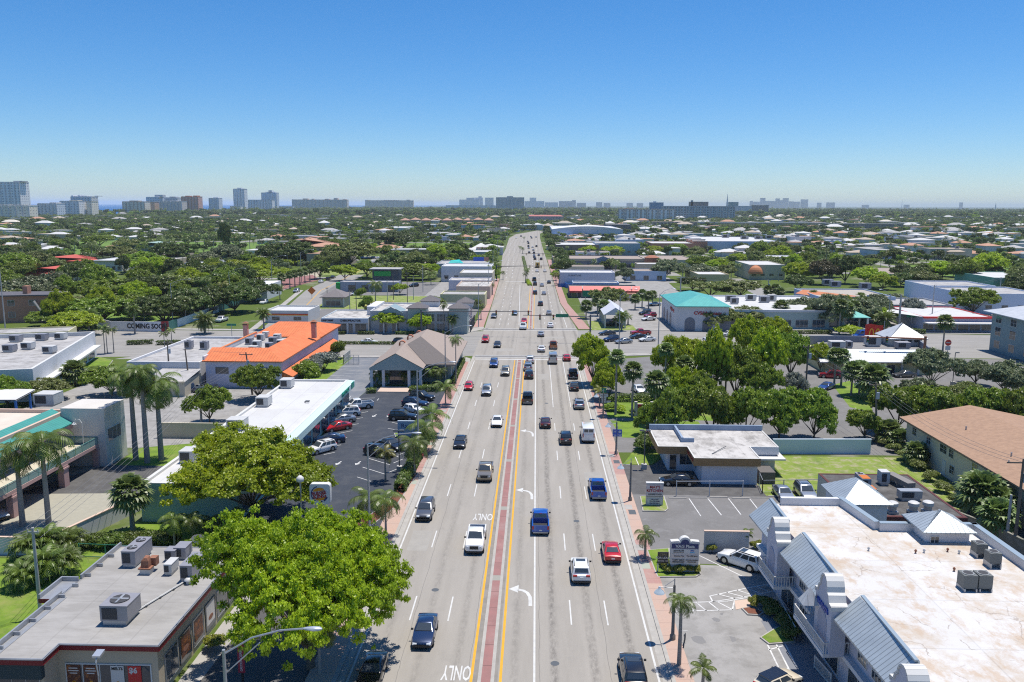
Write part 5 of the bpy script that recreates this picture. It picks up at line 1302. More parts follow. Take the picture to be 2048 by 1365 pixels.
for y0,y1 in SEG:
 b=MB();
 lo=[(fx(y0)-1.45,y0,6.05),(fx(y1)-1.45,y1,6.05)];hi=[(fx(y1)+.45,y1,7.75),(fx(y0)+.45,y0,7.75)]
 b.face([lo[1],lo[0],hi[1],hi[0]]);b.face([(lo[0][0],lo[0][1],5.9),lo[0],lo[1],(lo[1][0],lo[1][1],5.9)][::1]);
 b.face([(lo[0][0],y0,5.9),(fx(y0)+.45,y0,5.9),hi[1],lo[0]]);b.face([(fx(y1)+.45,y1,5.9),(lo[1][0],y1,5.9),lo[1],hi[0]]);b.face([hi[1],(hi[1][0],y0,7.15),(hi[0][0],y1,7.15),hi[0]]);b.face([(lo[0][0],y0,5.9),(lo[1][0],y1,5.9),(fx(y1),y1,5.9),(fx(y0),y0,5.9)])
 part('metal_roof',b,metal_roof,o)
 rc=MB();rc.obox(((hi[0][0]+hi[1][0])/2,(y0+y1)/2,7.79),(0.0-(fx(y0)-fx(y1))/2*0,(y1-y0)/2,0),(.14,0,0),(0,0,.06));part('ridge_cap',rc,MATS['blue_grey_coping'],o)
def gable(yc,hw,txt=None,top=8.6):
 b=MB();x0=fx(yc)-1.5;prof=[(-hw,0),(-hw,6.6)];prof+=[(-hw+.0,6.9),(-hw*.72,6.95),(-hw*.6,7.45)]
 for k in range(9):t=PI*(1-k/8);prof.append((math.cos(t)*hw*.45,7.6+math.sin(t)*(top-7.6)))
 prof+=[(hw*.6,7.45),(hw*.72,6.95),(hw,6.9),(hw,6.6),(hw,0)]
 prof=[(a,max(zz,2.9))for a,zz in prof]
 r0=[(x0,yc-a,zz)for a,zz in prof];r1=[(x0+1.15,yc-a,zz)for a,zz in prof]
 b.loft([r0,r1]);g=part('gable',b,lilac_wall,o)
 c=MB()
 for k in range(1,len(prof)-2):
  pa,pb=prof[k],prof[k+1];d=Vector((0,-(pb[0]-pa[0]),pb[1]-pa[1]));
  if d.length<.01:continue
  nn=Vector((1,0,0)).cross(d).normalized()
  c.obox((x0+.57,yc-(pa[0]+pb[0])/2,(pa[1]+pb[1])/2),d/2*1.04,(.66,0,0),nn*.07)
 part('gable_coping',c,white,o)
 n_=MB();n_.box(x0-.03,yc-hw*.55,3.1,x0+.02,yc+hw*.55,4.9);n_.tube([(x0-.045,yc,4.9),(x0+.02,yc,4.9)],hw*.55,18);part('arched_recess',n_,mat('recess_blue_grey',(.36,.37,.45),.85),o)
 if txt:
  letter(txt,.52,mat('letter_blue',(.02,.07,.36),.4),g,(x0-.06,yc,6.15),(0,-1,0),(0,0,1),.06,bold=.03,sx=.82)
 return g
gable(71.8,1.65);gable(60.0,1.75,'VAG PLAZA',8.7);gable(47.6,1.7,None,8.5)
b=MB();b.loft([[(fx(62.2)-2.6,62.2,5.6),(fx(62.2)-1.2,62.2,5.6),(fx(62.2)-1.2,61,5.6),(fx(62.2)-2.6,61,5.6)],[(fx(62.2)-1.9,61.6,6.9)]*4]);part('turret_roof',b,metal_roof_w,o)
pw0,pw1=(WX0,79.2),(WX1,38)
L_=41.25
b=MB();oo,u,n=edge_frame(pw0,pw1);b.obox(oo+u*(L_/2)+n*.25+Vector((0,0,2.85)),u*(L_/2),n*.25,(0,0,.18));part('floor_band',b,white_wall,o)
for s0 in(2.0,10.5,13.3,15.4,22.3,24.6,27.0,30.0,34.6,37.0):win(o,pw0,pw1,s0,s0+1.5,3.5,5.5,nx=3,nz=3,frame=white)
for s0 in(1.5,6.4,11,16,21,26,31,36):win(o,pw0,pw1,s0,s0+3.2,.25,2.35,nx=2,frame=white,name='shop_window')
for s0,s1 in((5.2,9.6),(14.6,20.8),(26.6,33.2)):
 b=MB();b.obox(oo+u*((s0+s1)/2)+n*1.0+Vector((0,0,2.9)),u*((s1-s0)/2),n*1.0,(0,0,.14));bl=part('balcony',b,white_wall,o)
 rl=MB()
 for z in(3.95,3.15):rl.obox(oo+u*((s0+s1)/2)+n*1.93+Vector((0,0,z)),u*((s1-s0)/2),n*.035,(0,0,.04))
 k=s0
 while k<=s1:rl.obox(oo+u*k+n*1.93+Vector((0,0,3.5)),u*.025,n*.025,(0,0,.46));k+=.22
 for s_ in(s0,s1):
  rl.obox(oo+u*s_+n*1.0+Vector((0,0,3.95)),u*.035,n*.95,(0,0,.04))
  for q in range(8):rl.obox(oo+u*s_+n*(.1+q*.24)+Vector((0,0,3.5)),u*.025,n*.025,(0,0,.46))
 part('railing',rl,white,bl)
def cupola(x0,y0,x1,y1,zb,zw,zt,label):
 o=thing('roof_pavilion',label,'roof turret',((x0+x1)/2,y0,zb));b=MB();b.prism(rect(x0,y0,x1,y1),zb,zw,0);part('wall',b,white_wall,o);hip(o,x0-.45,y0-.45,x1+.45,y1+.45,zw,zt,metal_roof,name='metal_roof',thick=.12)
 win(o,(x0,y0),(x1,y0),.4,1.2,zw-1.3,zw-.5,nx=2,frame=white)
 return o
a=at(1676,1003,7.2);cupola(30.9,79.4,35.2,84.5,0,7.3,9.0,'standing-seam pyramid roof on the white stair block behind the plaza roof')
c0=at(1925,1085,7.3);cupola(c0[0]-3.2,c0[1]+.1,c0[0]+.6,c0[1]+3.6,7.21,8.3,9.6,'standing-seam pyramid roof standing on the plaza roof by the fan units')
condenser(1933,1178,7.21,1.05,1.05,'dark fan condenser, streetward one of the pair in the middle of the plaza roof',legs=.25);condenser(1963,1178,7.21,1.05,1.05,'dark fan condenser, inland one of the pair in the middle of the plaza roof',legs=.25)
condenser(1957,1112,7.21,.95,.8,'pale fan condenser against the plaza roof turret',legs=.4);condenser(1984,1133,7.21,.95,.85,'fan condenser on a tall stand beside the plaza parapet',legs=.45)
for i,(px_,py_)in enumerate(((1737,1102),(1831,1107),(1848,1106),(1908,1143),(1918,1108),(1895,1104))):roof_vent(px_,py_,7.2,.11,.35,'short pipe vent poking through the peeling plaza roof',m=rust if i%2 else ac_white,group='pipe vents on the plaza roof')
P=rect(34.6,83.6,45.4,97.6);o=bld('low_restaurant','low pale restaurant with dark felt roof and big steel ventilators',P,4.3,cream_wall,roof_dark,0,.2)
b=MB();b.ring(P,inset(P,.3),4.34);part('roof_edge',b,mat('dark_red_edge',(.10,.03,.03),.8),o)
slab(o,'fascia',P[0],P[1],.12,3.9,4.32,MATS['dark_red_edge'])
for k,(px_,py_,lb)in enumerate(((1784,1026,'squat steel ventilator, streetward of three on the dark felt roof'),(1826,1026,'squat steel ventilator, middle of three on the dark felt roof'),(1855,1025,'squat steel ventilator, inland of three on the dark felt roof'))):
 x,y,_=at(px_,py_,4.3);o=thing('roof_ventilator',lb,'vent',(x,y,4.3));b=MB();b.box(-.5,-.5,0,.5,.5,.25);link('curb',b.mesh('curb',steel),o);b=MB();b.tube([(0,0,.25),(0,0,.75)],.42,14);link('drum',b.mesh('drum',steel,50),o);b=MB();b.tube([(0,0,.7),(0,0,.8),(0,0,1.15),(0,0,1.25)],[.35,.56,.56,.4],16);link('cap',b.mesh('cap',ac_white,50),o)
ac_unit(1722,965,4.3,.9,.9,.7,'small grey condenser near the pyramid-roofed block on the dark felt roof',1,curb=.2)
ac_unit(1770,972,4.3,1.0,1.2,1.3,'tall pale box at the head of the long duct on the dark felt roof',0,m=ac_white)
for px_,py_,lb in((1733,978,'orange-topped open box unit, farther of two on the dark felt roof'),(1745,1000,'orange-topped open box unit, closer of two on the dark felt roof')):
 o=ac_unit(px_,py_,4.3,1.0,1.5,.8,lb,0,m=mat('blue_grey_box',(.28,.32,.36),.6));b=MB();b.box(-.46,.05,1.16,.46,1.45,1.2);link('rusty_top',b.mesh('rusty_top',mat('orange_rust',(.52,.16,.04),.9)),o)
a,b_=at(1778,962,4.3),at(1822,985,4.3);o=thing('roof_duct','long rectangular sheet-metal duct crossing the dark felt roof','duct',(a[0],a[1],4.3));b=MB();a_,c_=Vector(a),Vector(b_);u=(c_-a_)/2;n=Vector((u.y,-u.x,0)).normalized()
b.obox((a_+c_)/2+Vector((0,0,.8)),u,n*.5,(0,0,.28));part('duct',b,mat('stained_duct',(.24,.22,.2),.6,.3),o)
b=MB()
for t in(.1,.5,.9):p=lerp(a,b_,t);b.box(p.x-.4,p.y-.1,4.3,p.x+.4,p.y+.1,4.85)
part('duct_stand',b,steel,o);o.children[-1]['kind']='stuff'
ac_unit(1822,1003,4.3,2.4,1.0,.8,'wide low duct outlet box on the dark felt roof',0,m=steel)
o=thing('timber_fascia_restaurant','small white takeaway building with stained timber fascia and dirty flat roof','restaurant',(25,105,0))
P=[(17,110.2),(21,110.2),(21,105),(29.7,105),(29.7,110.4),(33.6,110.4),(33.6,119.2),(17,119.2)]
W_=[(18.6,111.2),(22.2,111.2),(22.2,105.7),(29.5,105.7),(29.5,110.6),(33.2,110.6),(33.2,119),(18.6,119)]
w=MB()
for i in range(len(W_)):
 a,b=W_[i],W_[(i+1)%len(W_)];w.face([(*a,0),(*b,0),(*b,3.0),(*a,3.0)])
part('wall',w,mat('bluish_white_stucco',(.68,.68,.72),.85,col2=(.60,.60,.65),scale=.6),o)  # white stucco with a faint blue tint and random mottling
f=MB()
for i,k in((0,1),(1,2),(2,3),(7,0)):
 a,b=Vector((*P[i],0)),Vector((*P[k],0));f.face([(*a.xy,2.7),(*b.xy,2.7),(*b.xy,3.75),(*a.xy,3.75)])
f.face([(*p,2.7)for p in P][::-1]);part('timber_fascia',f,wood_band,o)
c=MB();c.ring(P,inset(P,.18),3.78);part('roof_edge',c,white,o)
c=MB()
for i in(3,4,5,6):
 a,b=P[i],P[(i+1)%len(P)];c.face([(*a,2.7),(*b,2.7),(*b,3.78),(*a,3.78)])
part('eave_board',c,white_wall,o)
r=MB();r.face([(*p,3.72)for p in P]);part('roof',r,roof_dirty,o)
b=MB();b.box(17,118.9,3.7,33.6,119.25,4.5);b.box(20.6,112.5,3.7,20.9,119,4.4);b.box(20.9,112.5,3.7,22.4,112.8,4.3);part('parapet',b,mat('blue_grey_parapet',(.27,.34,.45),.8,col2=(.22,.29,.39),scale=.8),o)
win(o,W_[0],W_[1],1.6,3.4,.9,2.6,nx=2,frame=white);win(o,W_[0],W_[1],.2,1.2,.1,2.3,nx=1,frame=white,name='door');win(o,W_[1],W_[2],.6,2.2,.9,2.4,nx=2)
letter("MAY'S KITCHEN",.6,red_sign,o,(20.96,107.6,3.25),(0,-1,0),(0,0,1),.01,bold=.01)
b=MB();b.box(29.7,109,2.3,34.2,113,2.5);part('rear_canopy',b,white,o)
b=MB();b.box(30,106,0,32,109,1.6);part('fence_store',b,mat('lattice_brown',(.13,.12,.11),.9),o)
a=at(1452,905,3.73);b_=at(1430,913,3.73)
o=thing('fallen_mast','thin dark antenna mast lying across the takeaway roof','antenna',(a[0],a[1],3.75));b=MB();b.tube([at(1452,893,3.95),at(1424,908,3.8)],.05,5);part('mast',b,dark_grey,o)
o=thing('apartment_house','two-storey beige apartment house with long brown shingle gable roof','building',(66,72,0))
w=MB();w.prism(rect(56.2,72,74.5,122.5),0,5.0,0);part('wall',w,mat('warm_beige_stucco',(.62,.56,.46),.85,col2=(.56,.5,.41),scale=.5),o)
b=MB();b.face([(55.3,71.5,4.95),(65.6,71.5,6.9),(65.6,123.2,6.9),(55.3,123.2,4.95)]);b.face([(65.6,71.5,6.9),(75.4,71.5,4.95),(75.4,123.2,4.95),(65.6,123.2,6.9)]);b.face([(55.3,123.2,4.75),(55.3,71.5,4.75),(55.3,71.5,4.95),(55.3,123.2,4.95)][::-1]);b.face([(55.3,71.5,4.7),(75.4,71.5,4.7),(75.4,71.5,4.95),(65.6,71.5,6.9),(55.3,71.5,4.95)]);b.face([(75.4,71.5,4.7),(55.3,71.5,4.7),(55.3,123.2,4.7),(75.4,123.2,4.7)]);part('roof',b,roof_terra,o)
for s0 in(2,6.5,10.5,13,19,25,30.5,36):win(o,(56.2,122.5),(56.2,72),s0,s0+(1.9 if s0 in(10.5,25)else 1.3),3.0,4.2,nx=2,nz=2)
for s0 in(2.2,7,13.5,24,29):win(o,(56.2,122.5),(56.2,72),s0,s0+1.3,.9,2.1,nx=2,nz=2)
for s0 in(11.5,17.5):win(o,(56.2,122.5),(56.2,72),s0,s0+1,.1,2.1,nx=1,frame=white,pane_m=white,name='door')
for i,(x,y)in enumerate(((60,113),(59.5,101),(63,92),(61,90))):
 z=4.95+(x-55.3)*1.95/10.3;v=thing('roof_vent','short pipe vent on the brown shingle apartment roof','vent',(x,y,z-.1),0,'pipe vents on the shingle roof');b=MB();b.tube([(0,0,0),(0,0,.6)],.1,8);link('pipe',b.mesh('pipe',steel),v)
o=thing('burger_drive_in','low yellow-walled fast-food restaurant with white metal eave and lantern roof','restaurant',(74,178,0))
w=MB();w.prism(rect(64,179.6,86.5,198),0,3.4,0);part('wall',w,yellow_wall,o)
b=MB();b.face([(61.8,177.6,3.1),(84.8,178.2,3.1),(85,181,3.9),(62.3,180.6,3.9)]);b.face([(61.8,177.6,2.9),(84.8,178.2,2.9),(84.8,178.2,3.1),(61.8,177.6,3.1)]);b.face([(84.8,178.2,2.9),(61.8,177.6,2.9),(62,180,2.9),(85,180,2.9)]);part('white_eave',b,white,o)
b=MB();b.face([(62.3,180.6,3.9),(85,181,3.9),(85,183.2,5.0),(63.2,182.8,5.0)]);part('metal_roof',b,metal_roof,o)
b=MB();b.face([(64,182.9,4.1),(87.5,182.9,4.1),(91,198.4,4.1),(68,198.4,4.1)]);part('roof',b,mat('grey_gravel_roof',(.25,.245,.24),.9,col2=(.19,.185,.18),scale=1),o)
b=MB();b.box(66,198.2,3.4,92,198.6,5.6);b.obox((89.2,190.5,4.75),(1.9,7.8,0),(.15,0,0),(0,0,.85));part('parapet',b,mat('slate_parapet',(.20,.22,.27),.6),o)
b=MB();b.prism(rect(83.4,193,90.4,199.5),3.4,6.0,0);part('lantern_wall',b,white,o);hip(o,82.4,192,91.4,200.5,6.0,9.2,metal_roof_w,name='lantern_roof')
for k in range(4):win(o,(83.4,193),(90.4,193),.6+k*1.5,1.7+k*1.5,5.0,5.7,nx=1)
for k in range(6):b=MB();b.box(65.5+k*3.6,179.2,0,66.0+k*3.6,179.58,2.9);part('pilaster',b,white,o)
win(o,(64,179.6),(86.5,179.6),13,14.8,.1,2.2,nx=2,name='door',frame=white)
for px_,py_,w_,h_,lb in((1676,698,3.4,1.3,'pale rooftop unit at the shaded end of the drive-in roof'),(1748,694,3.2,2.0,'tall rooftop unit in the middle of the drive-in roof'),(1808,699,3.0,1.2,'low rooftop unit beside the lantern of the drive-in roof'),(1700,697,1.2,1.2,'slim vent box between units on the drive-in roof')):ac_unit(px_,py_,4.11,w_,2.2,h_,lb,0,m=ac_white if w_>3.1 else ac_metal)
o=thing('drugstore','white drugstore with teal pyramid roof and red lettering across the junction','store',(60,241,0))
w=MB();w.prism(rect(41.6,241.5,56.6,271),0,7.2,0);part('wall',w,mat('drugstore_white',(.64,.63,.63),.85,col2=(.58,.57,.57),scale=.4),o)
hip(o,41,240.8,57.2,271.8,7.4,9.8,roof_teal,ins=9,axis='y',thick=.25)
w=MB();w.prism(rect(56.6,247.5,93,288),0,5.2,0);part('wing_wall',w,mint_wall if False else mat('pale_sage_wall',(.36,.45,.43),.85),o)
r=MB();r.face([(56.6,247.8,5.22),(92.7,247.8,5.22),(92.7,287.7,5.22),(56.6,287.7,5.22)]);part('wing_roof',r,roof_white,o)
b=MB();b.box(56.6,247.3,5.0,93.2,247.7,5.7);b.box(92.8,247.3,5.0,93.2,288.2,5.7);b.box(56.6,287.8,5.0,93.2,288.2,5.7);part('parapet',b,white_wall,o)
letter('CVS/pharmacy',1.35,mat('sign_deep_red',(.40,.01,.03),.4),o,(50.5,241.42,5.3),(1,0,0),(0,0,1),.06,bold=.04);letter('CVS/pharmacy',1.3,MATS['sign_deep_red'],o,(41.52,250,5.4),(0,-1,0),(0,0,1),.06,bold=.04,sx=.9)
for k in range(3):
 for(p0,p1,s_)in(((41.6,271),(41.6,241.5),4+k*6.2),((41.6,241.5),(56.6,241.5),2.2+k*5.2)):
  oo,u,n=edge_frame(p0,p1);b=MB();c_=oo+u*(s_+1.6);b.obox(c_+n*.03+Vector((0,0,1.3)),u*1.5,n*.04,(0,0,1.3));b.tube([c_+Vector((0,0,2.6))-n*.01,c_+Vector((0,0,2.6))+n*.085],1.5,18);part('arched_window',b,mat('arch_glass_grey',(.16,.18,.22),.3),o)
for k in range(7):win(o,(56.6,247.5),(93,247.5),1.4+k*5,5.2+k*5,.4,2.8,nx=3,frame=white,pane_m=glass_b)
for i,(px_,py_,w_)in enumerate(((1462,604,3),(1503,602,3.2),(1530,606,3.2),(1545,603,2.6),(1470,609,2.4))):ac_unit(px_,py_,5.24,w_,2,1.7,'grey rooftop unit on the white wing of the drugstore',0,group='units on the drugstore roof',m=ac_white if i%2 else ac_metal)
o=thing('teal_canopy','small teal-roofed drive-through canopy on white posts beside the drugstore','canopy',(96,246,0));hip(o,91.5,245.5,99.5,253,3.8,5.6,roof_teal)
for x,y in((92.2,246),(98.8,246),(92.2,252.4),(98.8,252.4)):b=MB();b.box(x-.25,y-.25,0,x+.25,y+.25,3.65);part('post',b,white,o)
o=thing('white_pergola','white garden pergola with lattice gable at the far corner of the junction','pergola',(25,247,0));b=MB();b.loft([[(20.5,246,4.0),(24,246,6.2),(27.5,246,4.0)],[(20.5,268,4.0),(24,268,6.2),(27.5,268,4.0)]]);part('roof',b,mat('pergola_white',(.52,.54,.60),.8),o)
for y in(246.4,252,257,262,267):
 for x in(21,27):b=MB();b.box(x-.2,y-.2,0,x+.2,y+.2,4.0);part('post',b,white,o)
o,P=store_px('red_awning_restaurant','low grey restaurant with bright red metal awnings beyond the drugstore palms',1139,1279,578,570,3.6,mat('charcoal_front',(.07,.07,.08),.7),roof_pale)
a,b_=P[0],P[1]
for s0,s1 in((0,5),(5.3,24.5),(24.8,(b_[0]-a[0]))):
 bb=MB();x0,x1=a[0]+s0,a[0]+s1;y0=a[1];bb.face([(x0,y0-1.6,2.9),(x1,y0-1.6,2.9),(x1,y0+.3,4.6),(x0,y0+.3,4.6)]);bb.face([(x0,y0-1.6,2.2),(x1,y0-1.6,2.2),(x1,y0-1.6,2.9),(x0,y0-1.6,2.9)]);part('awning',bb,red_awning,o)
wins(o,P[0],P[1],7,2.6,.2,2.1)
store_px('blue_front_store','pale blue long store in front of the big lilac-grey hall',1146,1238,566,562,4.2,blue_wall,roof_pale)
o,P=store_px('lilac_hall','large lilac-grey hall with white roof edge and blue base',1121,1229,545.5,540,6.6,lilac_wall,roof_white)
slab(o,'blue_base',P[0],P[1],.12,0,1.6,blue_paint,s1=12);letter('FURNITURE',1.1,dark_grey,o,(P[0][0]+6.5,P[0][1]-.05,5.2),(1,0,0),(0,0,1),.02)
o=wall_run('bright blue fence panels around the lot beside the red-awning restaurant',[at(1118,569)[:2],at(1135,577)[:2],at(1158,574)[:2]],2.0,blue_paint,name='blue_fence')
o,P=store_px('strip_mall','long grey strip mall with tan roof band and arched centre gable',1106,1290,518,511,6.0,mat('dim_grey_front',(.20,.215,.24),.85),roof_tan)
b=MB();x=at(1206,518,6)[0];y=P[0][1];b.face([(x-7,y-.4,3.6),(x+7,y-.4,3.6),(x+7,y-.4,5.6),(x+3,y-.4,6.4),(x,y-.4,7.6),(x-3,y-.4,6.4),(x-7,y-.4,5.6)]);part('centre_gable',b,mat('slate_blue_gable',(.25,.29,.35),.8),o)
wins(o,P[0],P[1],14,3.0,.3,3.0);slab(o,'tan_band',P[0],P[1],.3,4.7,6.05,tan_wall)
o,P=store_px('strip_mall','tan-roofed strip mall wing with rounded red-brick corner tower',1294,1390,520,511,6.0,cream_wall,roof_tan)
b=MB();b.tube([(P[0][0]+3,P[0][1]+1,0),(P[0][0]+3,P[0][1]+1,7.2),(P[0][0]+3,P[0][1]+1,8.4)],[4.2,4.2,1.6],16);part('brick_tower',b,mat('orange_brick',(.36,.15,.09),.85),o)
o,P=store_px('tan_shop','tan blank-walled shop with pale roof behind olive trees',1397,1458,549,538,5,mat('tan_block_wall',(.52,.43,.25),.85),roof_white)
o,P=store_px('curved_church','cream modern church with curved blank walls and orange half-dome',1500,1570,530,522,7.5,cream_wall,roof_white,.3,wn=4)
b=MB();x,y=P[0][0]+3,P[0][1]+2;rr=[]
for k in range(7):
 t=k/6*PI/2;rr.append([(x+math.cos(q)*3.6*math.cos(t),y-2+math.sin(q)*3*math.cos(t),3.2+4*math.sin(t))for q in[PI+PI*j/10 for j in range(11)]])
b.loft(rr,close=False,caps=False);part('half_dome',b,mat('orange_dome',(.55,.22,.10),.7),o)
o,P=store_px('large_warehouse','large blue-white warehouse with low curved white roof beyond the bend',1104,1245,459,452,10,mat('warehouse_blue_white',(.50,.56,.68),.8),roof_white)
x0,x1,y0=P[0][0],P[1][0],P[0][1]
b=MB();b.loft([[(x0+(x1-x0)*k/10,yy,10+3.4*math.sin(PI*k/10))for k in range(11)]for yy in(y0-.4,y0+60)],close=False,caps=False);b.face([(x0+(x1-x0)*k/10,y0-.3,10+3.3*math.sin(PI*k/10))for k in range(11)]);part('curved_roof',b,white_wall,o)
slab(o,'glass_front',P[0],P[1],.4,0,5,glass_b,s0=(x1-x0)*.3);slab(o,'blue_annex',P[0],P[1],6,0,4.5,blue_wall,s1=(x1-x0)*.28)
o,P=store_px('white_box_store','big white box store with plain pale blue wall and rooftop units',1416,1560,483,474,8.5,mat('store_blue_white',(.52,.58,.72),.8),roof_white,.3)
for k in range(4):
 a_,c_=P[0],P[3];b=MB();x=a_[0]-4-k*0;yy=a_[1]-6+k*9;b.box(x-8,yy,0,x+3,yy+5,9.5 if k%2 else 8.5);part('brick_bay',b,brick_wall,o);b=MB();b.box(x-8.3,yy-.3,9.5 if k%2 else 8.5,x+3.3,yy+5.3,9.9 if k%2 else 8.9);part('bay_roof',b,white,o)
for px_,py_ in((1452,476),(1490,479),(1518,479),(1540,478)):ac_unit(px_,py_,8.25,6,4,2.4,'grey unit on the big white box store roof',0,group='units on the white box store',m=ac_metal)
o,P=store_px('red_trimmed_diner','white-roofed station shop with red roof edge on the inland corner',1848,1985,634,614,4.4,mat('station_blue_grey',(.34,.38,.5),.8),roof_white,.25,cap=red_sign2)
slab(o,'red_band',P[0],P[1],.5,3.9,4.38,red_sign2);slab(o,'low_canopy',P[0],P[1],3.5,2.6,2.9,white);wins(o,P[0],P[1],6,3,.3,2.3)
b=MB();b.face([(P[3][0]-14,P[3][1]+2,4.3),(P[0][0],P[0][1],4.3),(P[0][0],P[0][1]+9,4.5),(P[3][0]-6,P[3][1]+6,4.5)]);part('side_canopy',b,white,o)
o=thing('slate_office','slate-blue three-storey office with white metal hip roofs at the picture edge','building',(124,190,0))
w=MB();w.prism(rect(117,187,140,213),0,10.0,0);part('wall',w,mat('slate_blue_siding',(.23,.32,.33),.8,col2=(.20,.28,.29),scale=.8),o);hip(o,115.4,185.4,141.6,214.6,10.0,14.2,metal_roof_w,name='metal_roof')
for z0,z1 in((1.0,3.0),(4.2,6.4),(7.4,9.2)):wins(o,(117,187),(140,187),4,2.6,z0,z1,nx=2,nz=2);wins(o,(117,213),(117,187),4,2.6,z0,z1,nx=2,nz=2)
b=MB();b.box(121.5,184.2,0,140,187,5.6);part('porch_wing',b,MATS['slate_blue_siding'],o);b=MB();b.face([(120.7,182.6,5.5),(141,182.6,5.5),(141,187,7.2),(120.7,187,7.2)]);b.face([(120.7,182.6,5.3),(141,182.6,5.3),(141,182.6,5.5),(120.7,182.6,5.5)]);part('wing_roof',b,metal_roof,o)
letter('OFFICES',.7,white,o,(116.92,198,6.9),(0,-1,0),(0,0,1),.03)
o,P=store_px('car_care_centre','long pale blue workshop with tan flat roof and three roof units',1640,1790,594,578,5.0,blue_wall,mat('dusty_tan_roof',(.42,.38,.33),.9,col2=(.34,.31,.27),scale=.2),.4,wn=0)
b=MB();b.face([(P[0][0]-4,P[0][1]+14,4.6),(P[0][0]+10,P[0][1]-1.5,3.6),(P[0][0]+14,P[0][1]+3,5.0),(P[0][0],P[0][1]+18,5.6)]);part('orange_tile_mansard',b,mat('dull_orange_tile',(.5,.19,.09),.85),o)
slab(o,'blue_emblem_panel',P[0],P[1],.4,.5,5.6,mat('panel_blue',(.14,.27,.45),.6),s0=(P[1][0]-P[0][0])*.62,s1=(P[1][0]-P[0][0])*.74)
for px_,py_,lb in((1657,571,'dark roof unit by the orange tiles on the pale blue workshop'),(1672,575,'dark roof unit second along the pale blue workshop'),(1732,579,'pale grey roof unit third along the pale blue workshop')):ac_unit(px_,py_,4.62,4,2.5,2.0,lb,0,m=ac_metal)
store_px('low_grey_shop','low grey shop with pale roof in front of the pale blue workshop',1790,1905,610,596,4.2,grey_wall,roof_pale)
o,P=store_px('white_apartment_row','white two-storey apartment row with flat roofs behind bushy trees',1862,1990,572,562,7,mat('apartment_blue_white',(.55,.62,.74),.8),roof_pale,.4,wn=5)
o,P=store_px('white_apartment_row','white apartment wing with stair opening at the picture edge',1934,2090,588,574,7,MATS['apartment_blue_white'],roof_pale,.4,wn=5)
o,P=store_px('ranch_house','low cream house with white hipped ridge among dark trees',1778,1850,548,536,4,cream_wall,roof_tan,.2,wn=3)
store_px('pale_dome_roof_hall','hall with pale curved roof and green wall at the picture edge',1990,2090,556,544,6,mat('green_wall',(.22,.42,.34),.8),roof_white,.3)
o=thing('brick_house','two-storey red brick house with outside stair at the picture edge','house',(-150,225,0));w=MB();w.prism([(-178,244),(-149.5,251),(-151,260),(-180,256)],0,8.2,0,top=0);part('wall',w,brick_wall,o)
P=[(-178,244),(-149.5,251),(-151,260),(-180,256)];r=MB();r.prism(inset(P,-.6),8.2,8.6,0,bottom=True);part('roof',r,roof_slate,o)
for s0 in(9,16,22):win(o,P[0],P[1],s0,s0+2,5.2,7.0,nx=2);win(o,P[0],P[1],s0,s0+2,1.6,3.4,nx=2)
b=MB();b.box(-160,252,8.6,-158.5,254,11);part('chimney',b,brick_wall,o);b=MB();b.obox((-152.5,248.6,3.6),(1.8,.5,-3.2),(.35,-1.0,0),(0.1,0,.12));part('outside_stair',b,steel,o)
o=thing('hip_roofed_house','small tan house with dark hipped roof and boarded windows by the grove','house',(-122,262,0));b=MB();b.prism(rect(-133,268,-113,282),0,4.2,0);part('wall',b,mat('house_tan',(.42,.27,.18),.85),o);hip(o,-134.5,266.5,-111.5,283.5,4.2,7.2,roof_slate);wins(o,(-133,268),(-113,268),4,2.2,1,3.2,frame=white,pane_m=white)
o=thing('red_roofed_house','low house with broad red hipped roof at the edge of the golf lawn','house',(-200,330,0));x,y,_=at(90,545,4);b=MB();b.prism(rect(x-15,y,x+13,y+12),0,3.4,0);part('wall',b,brick_wall,o);hip(o,x-17,y-2,x+15,y+14,3.4,6.2,mat('red_tile_roof',(.50,.10,.07),.8,col2=(.42,.08,.06),scale=.4))
o=thing('red_roofed_house','second red hipped roof house farther on, partly behind a tree','house',(-200,380,0));x,y,_=at(115,520,4);b=MB();b.prism(rect(x-20,y,x+20,y+12),0,3.4,0);part('wall',b,brick_wall,o);hip(o,x-22,y-2,x+22,y+14,3.4,6,MATS['red_tile_roof'])
o=thing('white_roofed_hall','hall with steep bright white roof among the grove trees','building',(-180,300,0));x,y,_=at(150,552,3);b=MB();b.prism(rect(x-9,y,x+5,y+16),0,3,0);part('wall',b,white_wall,o);b=MB();b.face([(x-9,y-1,3),(x+6,y-1,3),(x+3,y+8,7),(x-7,y+8,7)]);b.face([(x+6,y-1,3),(x+6,y+17,3),(x+3,y+8,7)]);b.face([(x-9,y+17,3),(x-9,y-1,3),(x-7,y+8,7)]);b.face([(x+6,y+17,3),(x-9,y+17,3),(x-7,y+8,7),(x+3,y+8,7)]);part('roof',b,roof_white,o)
o,P=store_px('white_apartments','two-storey white apartments with flat white roof behind the grove',186,244,521,513,6,white_wall,roof_white,.3,wn=5);slab(o,'roof_edge',P[0],P[1],1.2,5.6,5.95,white);wins(o,P[0],P[1],5,2,.8,2.2)
store_px('cream_flat_house','cream flat-roofed house end showing beside dark trees',306,342,520,514,5,cream_wall,roof_pale,.2)
o=thing('green_roofed_shed','low pavilion with pale green roof on the golf lawn','building',(-180,400,0));x,y,_=at(300,495,3);b=MB();b.prism(rect(x-17,y,x+17,y+14),0,3.8,0);part('wall',b,grey_wall,o);hip(o,x-20,y-2,x+20,y+16,3.8,7,mat('pale_green_roof',(.28,.40,.36),.7))
